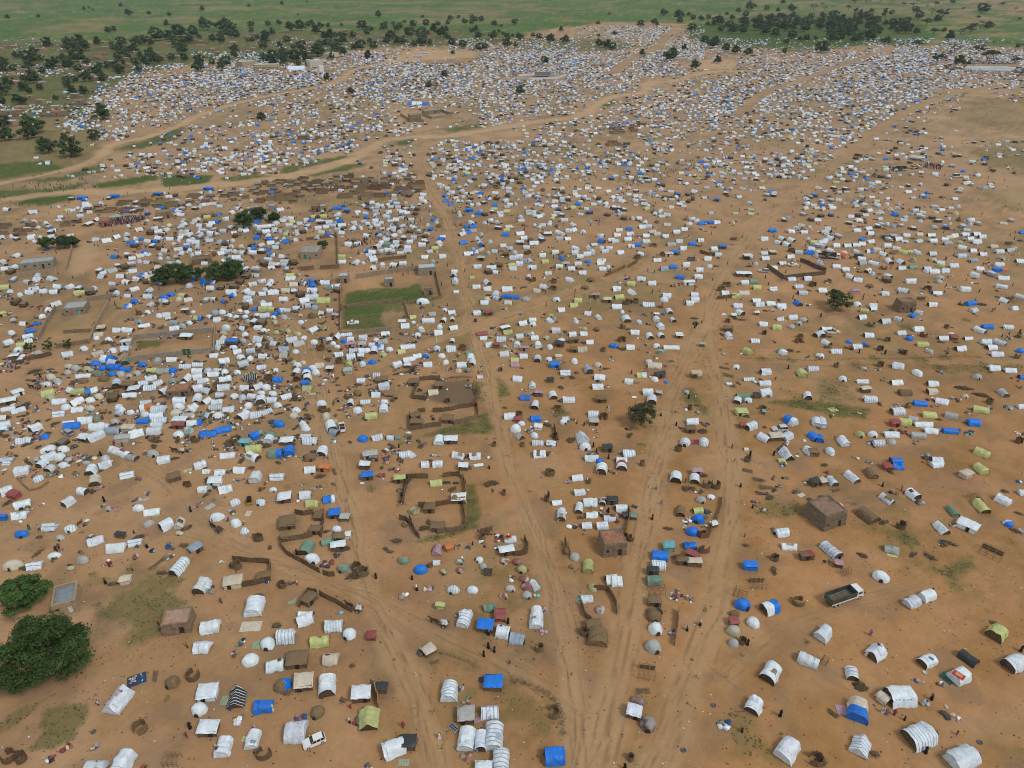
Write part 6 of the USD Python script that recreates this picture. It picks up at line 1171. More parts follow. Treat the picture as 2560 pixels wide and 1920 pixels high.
def far_specials():
    for k, (zx, c) in enumerate(((1337, 'b'), (1372, 'w'), (1416, 'w'), (1465, 'b'))):
        x, y = map(float, ground_at(640 + zx * Z3, 905 * Z3)); t = thing('long_tent', x, y, 0, np.pi / 2, ['left end blue tent of the long blue and white row in open sand', 'white tent next to the left end of the long blue and white row', 'white tent next to the right end of the long blue and white row', 'right end blue tent of the long blue and white row in open sand'][k], 'tent')
        V, F, E, EF = cover_mesh(np.random.default_rng(70 + k), 'G', 4.5, 7.4, 3.2, 7, 9); put('cover', V, F, COL[c], 'cloth', t, True); put('end_wall', E, EF, COL[c], 'cloth', t)
    x, y = map(float, ground_at(1920 + 1920 * Z3, 592 * Z3)); t = thing('tarpaulin_field', x, y, 0, 0, 'wide pale blue spread of tarpaulins ringed by dark crowds at the far edge', 'tarpaulin')
    rg = np.random.default_rng(8)
    for i in range(12):
        for j in range(4): put('sheet', *box(rg.uniform(4, 5.2), rg.uniform(7, 10), .25, (i - 5.5) * 5.6 + rg.uniform(-.3, .3), (j - 1.5) * 11, .02, rg.uniform(-.05, .05)), jitter(rg, (.45, .56, .62), .12), 'cloth', t)
    x, y = map(float, ground_at(1280 + 262 * Z3, 662 * Z3)); t = thing('solar_array', x, y, 0, 0, 'dark solar array on a frame inside the far white screened yard', 'solar array'); put('panel', np.array([[-9, -5, 2.2], [9, -5, 2.2], [9, 5, 4.5], [-9, 5, 4.5]]), [[0, 1, 2, 3]], (.02, .025, .035), 'glass', t)
    for a in (-8, 8):
        for b, h in ((-4.5, 2.2), (4.5, 4.3)): put('post', *stick((a, b, 0), (a, b, h), .15, .15), (.4, .4, .4), 'metal', t)
    for zx in (300, 335, 372, 405):
        x, y = map(float, ground_at(640 + zx * Z3, 604 * Z3)); t = thing('storage_tent', x, y, 0, np.pi / 2); V, F, E, EF = cover_mesh(np.random.default_rng(int(zx)), 'G', 6, 9, 5, 7, 9, .05); put('cover', V, F, COL['w'], 'cloth', t, True); put('end_wall', E, EF, COL['w'], 'cloth', t); THINGS.append((t, 'big white storage tent before the cream arcade', 'tent', x, y))

SURVEY_NEAR = """
@ 0 1536
Gw 1270 930 55 4.5 3.2
Mu 1480 710 12 3 2.4
Dt 1860 725 0 2.4 2.4
R 2080 650 0 2.4 2.4
R 1510 1220 0 2.4 2.2
Pr 710 1430 30 1.6 1
P 550 1550 0 1.4 1
R 90 1530 0 2.2 2.2
R 215 1545 0 1.8 1.8
Bw 1320 1610 60 3.6 3
Bw 1030 1670 0 3.2 2.6
K 1860 1570 0 2.4 1.8
Pr 1540 1640 0 1.2 1
P 1020 1430 0 1.2 1
Tw 1055 955
Ty 2020 330
Tr 1705 85
Tr 2008 1300
Tk 2045 1200
Tk 1060 1620
X 1010 1270
Mw 205 690 0 1 .6
S 1800 910 0 1.4
W 1670 670 80 3 1
@ 512 1536
Bw 60 130 5 3.6 2.6
Gw -30 340 0 3 2.6
Mc 500 130 3 4.2 2.6
C 770 110 0 2 1.4
Gw 1075 50 20 3 2.8
Gs 1390 110 5 3.2 2.8
Dw 1560 205 0 2.6 2.4
Hr 1800 220 0 1.6 1.3
Dw 680 310 0 2.8 2.6
Bs 875 235 5 3.2 2.8
Mv 560 330 0 1.8 2
By 1240 285 5 3.4 2.2
Pr 1300 250 0 1.8 1.6
P 400 290 20 2.4 2
P 310 420 60 1.8 1.4
Dw 490 490 20 3.2 2.6
Gw 755 540 12 3 2.6
Ht 1000 480 5 3.6 3
Gc 1360 470 4 2.8 2.6
Dtb 840 755 25 3.2 2.4
Hc 1070 725 8 3 2.8
Bw 1320 775 88 3.6 3
Hw 1690 850 6 3 2.6
Hk 1910 780 0 1.8 1.6
Gy 1770 1130 88 3.8 3.4
Gk 340 905 78 3.4 2.8
Mv 225 930 0 1.8 2
Bb 635 985 6 3 2.2
Hw 30 840 5 3.2 2.6
Pw 345 1140 20 2.4 1.8
Hw 40 1225 3 3 2.2
Dw -60 1020 0 2.8 2.4
Bw 200 1425 72 3.2 2.5
Bw 515 1345 75 3.2 2.3
My 425 1345 0 .7 1
Bw 985 1265 3 3.4 3.4
Dt 1220 1045 50 2.6 2
Pr 1035 1100 20 2.4 1.8
R 630 1495 0 2.6 2
Bw 2040 1435 22 3.6 2.8
Hk 2190 1380 0 2.6 2
C 1490 920 0 1.2 1
C 1590 545 0 1 .8
Tr 1572 985
Tw 728 1005
Tr 542 1230
Tr 2140 1195
Tr 115 1420
Tk 1560 1140
P 1780 1630 0 1.4 1
Mv 2150 1600 0 2 1.2
P 1640 1150 80 1.8 .9
C 880 840 0 1.6 1
S 2050 490 0 .8
S 1900 300 0 .6
@ 1024 1536
Bs 590 50 70 3.4 2.4
Pu 510 10 0 1 1
Hb 820 115 -6 2.8 2.2
Hr 975 15 0 1.9 1.4
Bw 1010 185 -12 2.6 2.4
Gu 1165 245 -12 2.8 2.4
Bw 1370 65 88 3.4 2.6
Pp 1450 190 60 2 1.4
R 1400 355 0 1.8 1.6
Ht 1990 110 5 2.6 1.8
Bt 2035 250 88 3.4 3.4
R 1885 185 0 1.8 1.6
Hc 205 375 30 2 1.8
Pt 130 400 -30 2 1.8
W 270 520 20 1.8 .9
Hb 905 730 -4 3 2.6
Mk 780 705 0 1.3 1.2
Bs 430 835 82 3.4 2.8
P 540 800 0 1.2 1.2
Pr 610 920 0 1.8 1.4
Hg 610 1080 2 2.6 2.6
Gs 865 1040 3 3 2.4
Mp 740 1140 20 2 1
Bw 615 1345 80 3.8 2.7
Bw 770 1360 88 3.2 2
Bs 910 1320 86 4.4 3
Bs 985 1590 88 3.6 2.7
Bb 1565 1525 4 3.2 2.8
R 1555 1050 0 2 2.4
S 1420 1015 0 .8
S 1115 740 0 1.2
S 1590 1220 0 .4
Tw 318 1310
Tk 915 375
Tk 850 335
Tr 1080 505
Tk 800 420
Tk 1062 70
Tk 852 190
Pt 620 1530 25 2.4 1.6
Hw 800 1665 0 2.4 2
S 340 1440 0 1
S 1740 640 0 1.2
S 1340 480 0 .7
S 230 1050 0 1
Pk 20 1390 20 2 1.6
@ 1536 1536
Dt 430 15 0 3 2.6
Dw 445 150 0 2.7 2.6
Dg 420 345 0 2.9 2.8
K 350 625 -8 3 2.6
W 300 825 0 2.8 1
Dp 260 930 0 2.6 2.2
Hw 215 1045 -15 2.2 2
Dk 365 1180 0 2.8 2.6
R 175 1540 0 1.2 1.1
X 745 1470
Hr 1290 65 0 1.6 1.4
Dy 1290 175 0 2.6 2.4
Dg 1290 305 0 1.9 1.9
R 1385 285 0 1.4 1.4
Dw 1500 80 0 2.4 2.4
Bw 1690 630 58 3.8 2.9
Bw 1510 985 65 2.8 2.6
Bw 2100 490 -25 3.6 2.4
P 1190 1190 0 2.6 2.2
Bw 1870 1460 55 4 3
R 2180 1560 0 2.4 2.2
Tk 790 145
Tk 930 90
Tk 1443 300
Tk 1798 1068
Tk 1385 1240
Tk 115 1645
P 620 185 0 1.6 1.2
S 880 690 70 1.4
S 830 490 0 1
S 1370 440 0 1
S 1210 670 0 1.2
S 800 960 0 .8
S 2080 300 0 1.6
S 1800 1290 0 .9
X 1070 985
@ 2048 1536
Bw 45 205 50 3.2 2.6
Tp 560 195
Gw 615 405 42 3.4 3
Bw 1170 500 25 3 2.4
Bk 1615 465 -35 3.2 2
By 1920 200 50 3 3
Bw 2110 525 25 3.6 3
Bw 1510 665 28 3.2 2.8
Mg 1380 690 35 1.8 2.4
Bs 360 635 100 2.4 2.2
C 450 770 0 2.8 2
Bw 870 880 4 4.6 3.6
Hc 690 895 -40 1.7 1.3
Bbc 420 1040 84 3.7 3.3
Mp 240 1030 -5 1.8 2
Bs 1080 1310 22 4.4 3.6
Gs 450 1420 68 3.2 2.8
P 1430 1090 -35 3.8 3
Bw 1540 1560 25 4.6 3.4
Pw 1140 945 0 1.8 1
P 1310 740 -20 1.6 .8
P 1080 720 -20 1.6 .8
K 60 500 50 1.2 1
Tr 820 1058
Tk 932 1112
Tk 1222 890
Tw 692 1030
Tp 740 1055
Tr 1650 1450
Tk 1730 1520
Tr 1500 1270
Tp 1262 1290
Tk 1160 1465
X 1735 1385
X 1140 630
C 600 1500 0 1.6 1
C 20 1580 0 2 1.6
C 1880 80 20 1.4 .7
Tk 2190 370
W 150 1080 -35 2 .8
@ 0 1152
Bw 240 100 10 3.2 2.6
Bw 440 30 40 2.2 2.2
Bw 530 75 40 2 2
Dw 675 40 10 2.4 1.8
Dg 925 10 0 2 1.2
Gs 70 10 0 2 1.5
Bw 1130 40 20 3 2.2
Bw 980 100 60 2.8 2.4
Bc 1020 215 80 3 2.6
P 1060 290 10 2.6 1.6
Gs 1370 140 10 3.2 2.2
Ds 410 190 20 2.6 2
Pr 250 180 -30 2 1.4
P 540 140 -30 1.6 1
Pw 650 160 0 1.6 1.2
Pt 820 130 0 2 1.4
Pr 1490 190 0 1.8 1.6
Bw 70 320 20 2.6 2.4
Hr 150 360 -15 2.6 1.8
Bw 890 325 -10 2.4 2
Bw 730 440 35 2.6 2.2
Bw 240 460 15 3.4 2.2
Gw 210 575 8 3.2 2.4
Hb 30 600 0 1.6 1
Pp 320 520 70 2.4 1.2
P 210 660 0 1.4 1
Pr 1480 410 0 2.4 1.4
Pg 1580 340 70 2 1.4
Mg 1560 420 10 2.2 1
Dg 1165 510 0 1.4 1.4
P 1290 510 0 1.6 1.4
Dw 1490 500 0 2.8 2
Gw 1640 540 8 3.4 1.8
Mv 1680 590 0 2 1
Dg 1600 670 25 2.4 1.6
Bw 1790 690 30 2.8 2.6
Gc 1930 670 70 3 2.2
C 2010 720 30 2.6 1.4
Dy 1930 770 0 2 1.2
P 1820 920 -20 3.2 2
C 1990 910 -10 2.8 1.2
Hu 2110 940 30 2.4 2
W 1720 1100 40 5 .8
Bs 1930 1145 48 4.2 2.6
C 1740 1205 0 2.6 1.2
Ht 1880 165 15 2.8 2.4
My 2030 105 15 2.2 1.4
R 2020 250 0 2 1.2
P 2140 470 20 2.6 2
Bw 2160 40 15 2.8 2.2
Bw 2190 300 0 2 2
Gs 535 705 0 3 2.2
Ds 755 730 15 2.6 2
Db 230 785 0 3 2
Dg 645 820 0 2 1.6
Gw 1030 850 15 3.2 2.4
P 945 830 60 2 1.4
Gw 1255 930 6 3.8 2.6
Gs 1455 865 10 2.8 2
Hk 1300 790 -5 2 1
Dw 580 1015 10 2.8 1.6
C 400 990 40 3.4 1
Dc 140 1125 10 4 2.4
Gs 370 1120 10 2.8 2.2
Dg 890 1065 0 2.6 2
Dy 755 1145 20 1.6 1
Pr 1455 1030 60 2 1
Tr 1175 1120
Tr 1200 1115
Pt 870 980 0 1.8 .8
Hc 1350 1275 10 2 1.6
C 1220 1320 10 2.6 .9
Bw 2170 1355 60 3.4 2.6
P 1640 960 0 1.6 .8
Tk 1120 415
Tr 630 925
Tk 600 950
Tv 310 715
Tw 415 725
Tk 1440 755
Tk 1580 910
Ty 1425 1160
Tr 1380 1160
Tk 1130 1295
Tk 2055 520
S 1000 1220 40 1.8
S 1060 1560 40 2
S 880 770 45 1.6
C 860 660 30 1.4 .6
@ 512 1152
Gw 370 90 0 2.8 2
Gw 165 110 2 2.6 2
P 260 110 0 1.8 1.6
C 500 70 0 2 1.4
Gw 15 100 0 1.8 1.6
Hw 110 215 3 3 2.2
Gw 220 295 12 3 2.4
Da 35 290 10 2 2
Bw 545 180 65 2.8 2.8
P 340 210 -15 2.8 1.8
Gs 780 160 3 3.4 2.4
Gw 1135 85 4 2.8 2.2
Ho 1295 65 0 2.6 2
C 1240 160 10 3.2 1.8
W 1400 120 -70 3 .4
W 1390 255 -25 1.6 .8
Dw 735 300 0 2 1.3
Pr 600 295 0 1.4 1
Pa 1055 255 0 1 .9
P 1180 295 10 1.6 1.2
Ds 325 445 20 2.6 2
Ds 600 440 0 2.4 2
Hw 860 390 6 2.9 2.6
Gw 1080 360 5 2.6 2.6
Gbw 1340 400 8 2.8 2.4
Gy 1160 455 0 2.8 2.2
M 745 420 0 1.4 1
Dw 130 605 10 3.4 2.2
P 235 625 50 1.6 1.2
Dw 335 670 0 2.4 2.2
Mc 470 570 60 2 1.4
Ds 425 750 10 2 1.8
Mg 55 495 30 2.4 1.6
R 570 830 0 2.4 1.6
Ht 890 660 8 3.4 3.4
Ht 1230 580 0 1.8 2.4
Hb 1400 560 5 2.4 2.2
Hg 1510 600 0 2 1.6
Dw 1420 735 0 2.2 2
Gv 1330 850 22 3.4 1.8
Ht 1455 815 5 2.2 2
Hw 1540 790 0 1.2 1.4
Hw 1440 910 10 3 1.8
C 1480 950 12 4 1.6
Bv 1095 940 60 3.4 2.8
Dw 1155 1060 0 3.4 2.6
Pr 1320 1105 0 2.8 2.2
Dv 1500 1155 0 3 2.2
R 1640 1150 0 2.2 1.8
R 1700 1200 20 2.8 2
C 1620 1230 20 4.4 2.4
Ht 1200 740 0 2.4 1.6
Ht 855 820 0 1.6 1.2
Hc 305 1300 8 3.6 2.6
Ht 640 1240 10 2.4 1.8
Pr 675 1280 60 1.4 .8
Pr 545 1310 0 1.2 .8
R 340 1130 0 2 2
R 832 1330 0 1.8 1.6
C 920 1315 0 1.6 .8
Bw 10 1340 80 2.6 2
Pp 80 1380 30 2.2 1.6
P 585 1455 -20 2 1.2
Bw 530 1580 75 4 3.4
Gw 1095 1650 0 3 2
Ht 1120 1480 45 2.8 2.4
Mv 945 1525 20 1.8 1
Pv 1450 1630 15 1.6 1
Tk 1845 1240
Tr 170 1510
Tk 798 665
Tr 460 230
Tk 990 985
Tg 1430 1015
Tw 992 1310
S 90 425 0 1.4
S 215 395 20 .9
S 900 290 25 2
S 1790 300 0 3
C 2070 860 0 2.6 1.6
C 2000 975 0 1.6 .8
P 2150 1440 40 2.6 2
Dov 2150 1065 0 2.6 2.2
Hw 1730 40 0 2.4 2
Hb 1755 155 4 2.8 2
Pr 2060 90 -10 3.4 1.6
Pr 1900 150 0 2.8 1
Hy 2105 185 5 2.6 2
Pr 2010 215 0 1.2 1
Mw 1700 240 0 1 .8
Pr 1960 10 0 2.6 .8
S 1520 430 0 1
Pw 180 1090 0 1 .8
@ 1024 1152
Bw 165 30 5 2 2
Bw 300 25 3 2.6 2.2
Hw 580 55 0 2.2 1.6
P 650 60 70 1.6 1
Mw 745 45 8 2.6 1.2
Gy 285 225 5 3 2.2
Mk 400 235 0 2 1
Mk 500 240 0 1.6 1
R 1515 130 -40 2.6 1.8
Hw 530 400 0 3.2 2.4
Ht 530 395 0 3 2.4
Dy 50 540 0 2.6 2.2
Ht 215 500 0 2.4 2.4
Ht 310 705 2 3 2
C 150 720 20 2.4 1.6
C 250 960 0 .5 .5
S 690 430 80 3
S 680 620 80 2.6
S 300 840 10 3.4
S 470 800 15 2.6
C 870 240 10 5 2.4
R 1018 340 0 1.2 1.2
Gp 295 960 80 2.8 2
Gw 293 1080 0 1.6 1.4
Ho 430 920 20 1.8 1.4
Pk 510 920 0 1.6 1.2
Db 120 1170 0 2.9 2.3
C 220 1110 20 1.8 .6
Dy 370 1190 0 1.8 1.4
Dv 540 1080 0 1.8 1.4
Dr 545 1170 0 1.9 1.5
Dw 755 1060 0 1.7 1.4
Dg 795 1130 0 1.6 1.6
Hk 850 1190 0 1.4 1
R 780 820 0 1.6 1.6
C 850 780 10 2 .6
Pr 950 830 60 2.4 1.6
Gw 1085 835 5 2.8 2
Hw 1045 960 8 3 2
Pt 950 920 70 1.6 1
Dr 1030 1070 0 2.2 1.6
Dr 1160 1080 0 2.2 1.6
Dy 1210 1165 0 2.2 1.8
Pw 1100 1260 60 2 1.2
Dr 1240 1270 0 2.2 1.8
Dr 1260 1350 0 2.2 1.8
Dg 1265 1440 0 2.2 1.8
Gw 1355 1335 -50 2.6 1.8
Pa 1360 1450 0 1.6 1
Dp 1085 1370 0 2.2 1.6
Dr 1015 1450 0 1.8 1.4
Gv 870 1570 5 2.6 2
Hr 975 1630 5 2 1.4
P 215 1365 0 2.6 1.4
Ds 470 1385 0 2.8 2
Dw 680 1385 0 2.4 1.8
Bs 600 1650 10 2.6 2
Hy 330 1555 0 1.6 .8
Pw 1445 1600 0 1.4 1.2
Bw 1375 1655 88 2.6 2.4
R 1480 410 0 1.3 1.2
Gw 1590 435 5 2.4 1.6
Bs 1640 575 86 3.6 2.2
Bw 1830 505 80 3 1.9
Gw 1950 440 0 3.2 2.6
Bw 2090 430 70 2 1.8
Hk 2190 420 0 2.4 1.6
Gw 1965 570 2 2.8 1.8
C 1850 605 0 2 .8
Gw 2165 605 0 2.6 1.8
P 1770 700 0 2.4 1.6
Gw 1910 685 5 2.4 1.8
Bw 2085 695 0 2.6 2.2
Gw 1810 170 4 2.8 2
Pr 1705 215 20 1.8 1.2
Mp 1415 140 0 1 .7
Gw 1830 325 8 2.8 2
X 1930 320
Bw 2075 90 80 3 2.8
K 1685 920 0 1.2 1.4
Dg 1785 1030 0 2.2 2.2
Dr 1750 1130 0 1.2 1
By 1930 1140 88 3 2.2
Gw 2180 1270 5 2.4 2.4
Dy 1980 1360 -50 2.2 1.6
Gw 1915 1475 3 2.4 2
Ma 1830 1490 0 1 .9
Dr 2060 1600 0 2 1.8
Tr 598 225
Tw 1920 200
Tk 25 1255
Tk 75 1370
Tr 1960 500
Tw 25 660
Tk 2148 530
Tk 860 60
Tk 1500 355
Tk 680 880
S 1300 330 0 1
C 2140 530 88 .8 .4
@ 1536 1152
Bwr 80 50 88 2.8 2.6
R 300 30 0 1.3 1
Bw 665 180 88 3 2.8
Hp 890 110 0 2.4 1.4
Bw 870 195 88 2.6 2.3
C 970 155 0 2 1.4
R 1000 255 0 2.4 1.8
R 1095 260 0 2.4 2.2
Dg 935 415 0 2.4 2
Dw 1045 380 0 2 1.6
C 925 340 0 .9 .5
Bt 715 540 88 2.8 2.2
By 905 525 5 2.4 1.6
Db 910 625 0 2.9 2.5
Pw 800 635 0 2.4 1.6
P 755 705 40 1.4 1
Db 845 760 0 3 2.4
R 950 790 0 2 1.4
Hw 1075 675 15 1.4 1
Bb 815 905 3 2.8 1.8
Ha 585 915 -3 2.2 1.8
Bb 495 1020 -4 3.4 2.4
Bs 480 1120 -2 2.8 2.2
Hr 850 1010 -20 2.6 1.4
Ht 740 1075 0 2.4 1.2
Hc 865 1085 -5 2.8 1.6
R 970 960 -50 2.6 1.2
Hk 415 1180 0 2.2 1.4
Bv 430 1285 0 3 2.2
K 455 1400 0 3.6 1.8
Ht 435 1510 -5 2.4 1.6
Dtk 430 1620 0 3.4 2
P 640 1460 70 2.4 2
Pt 690 1420 -60 2 1
P 810 1480 -40 2.4 1.2
Bw 75 500 2 2.8 2
Mk 215 495 -20 1.6 1.2
Hv 205 590 0 1.4 1.2
Hk 120 580 0 1.2 1
P 30 590 0 1.6 1.4
R 115 810 0 1.4 2
R 175 830 0 1.6 1.4
Pg 100 700 0 1 1
Gw 25 1285 0 2.2 2.6
Tw 392 265
Tw 448 285
Tp 507 445
Tk 412 605
Tk 1367 255
Tg 1410 795
Tk 1495 485
Tr 770 215
W 1440 110 -15 3 1.2
W 1560 210 -10 3.4 1.2
W 1720 185 70 2.4 .6
W 1600 360 -5 4 1.2
W 1640 290 -5 4 1.4
P 1790 265 0 2.4 1
P 1970 330 30 2.6 1.2
Mc 2020 370 25 2 1.2
C 2110 410 0 1.4 1.2
Hk 2170 220 20 2.6 1.8
Pw 2080 235 20 1.6 .8
P 1850 180 0 1.6 .6
P 1510 440 0 1.2 .8
P 1620 530 0 2.6 1
C 1420 905 0 1.6 .8
Bw 1810 765 5 2.9 2.2
Gw 1890 910 -5 3.2 2
Htr 2075 1015 5 2.8 1.6
R 1735 1045 0 1.8 1.4
Hb 1470 1125 -3 2.6 1.6
K 1550 1325 0 3.2 2.2
K 1365 1430 -20 2.4 1.8
Db 1385 1550 0 3.2 2.6
Bwb 1680 1580 20 3.2 2.8
R 1995 1515 0 2.6 2.2
Dt 1300 1640 0 2.2 1.4
S 1850 560 10 3
S 980 1620 70 2
S 1960 500 0 1.6
@ 2048 1152
Gb 845 45 0 2.8 2.4
Hr 740 50 0 2 1.8
P 540 10 0 2 .8
Bw 1270 30 5 3 2
By 1750 85 -40 3.2 2.4
Hc 1590 135 20 2.8 2
Bw 360 170 -40 3.8 2.2
Bt 560 130 -50 3.4 2.2
Bw 145 215 -50 3 2
Hc 35 210 20 2 1.8
Pr 80 120 0 2 .8
W 180 320 10 2.6 1
C 30 385 0 2 1.2
Gw 740 405 -35 3.4 2.2
Bw 1020 360 -40 3 2.6
P 920 340 60 1.8 1
Bt 530 590 -38 4.4 3
R 885 695 0 2.2 2
Bv 1445 535 -50 3.4 1.8
By 1755 490 -48 4 2.2
K 1670 390 0 2.4 1.4
Bw 1995 420 -28 3.2 2.4
Gw 1325 720 -45 3.6 2.2
Hw 1610 690 -25 4 2.8
P 1450 690 50 1.2 1
Dwb 2050 670 0 2.2 2
C 1400 880 -15 4.4 1.2
K 1860 985 -25 4.4 2.6
Bs 130 960 -40 4.4 2.4
Hp 210 1100 -10 1.6 1.4
Gg 785 945 -15 2.8 2.2
My 790 1025 -10 2.2 .9
Dw 670 1250 -25 3.4 2.6
Bw 1000 1520 25 3 2.4
Bw 1165 1450 20 3 2.4
K 290 1200 15 2 .8
C 1200 1030 -30 3 1.6
S 950 830 -30 3
S 1420 1180 30 3
S 2080 880 0 2.4
S 600 740 0 1.6
S 380 460 -20 2.4
Pk 2170 215 0 1.6 .8
Bw 2200 330 0 2 1.6
Tr 895 295
Tk 690 250
Tk 1235 1380
Tk 220 1055
Bg 2200 750 -40 1.8 1
C 2160 560 -20 2 .8
"""

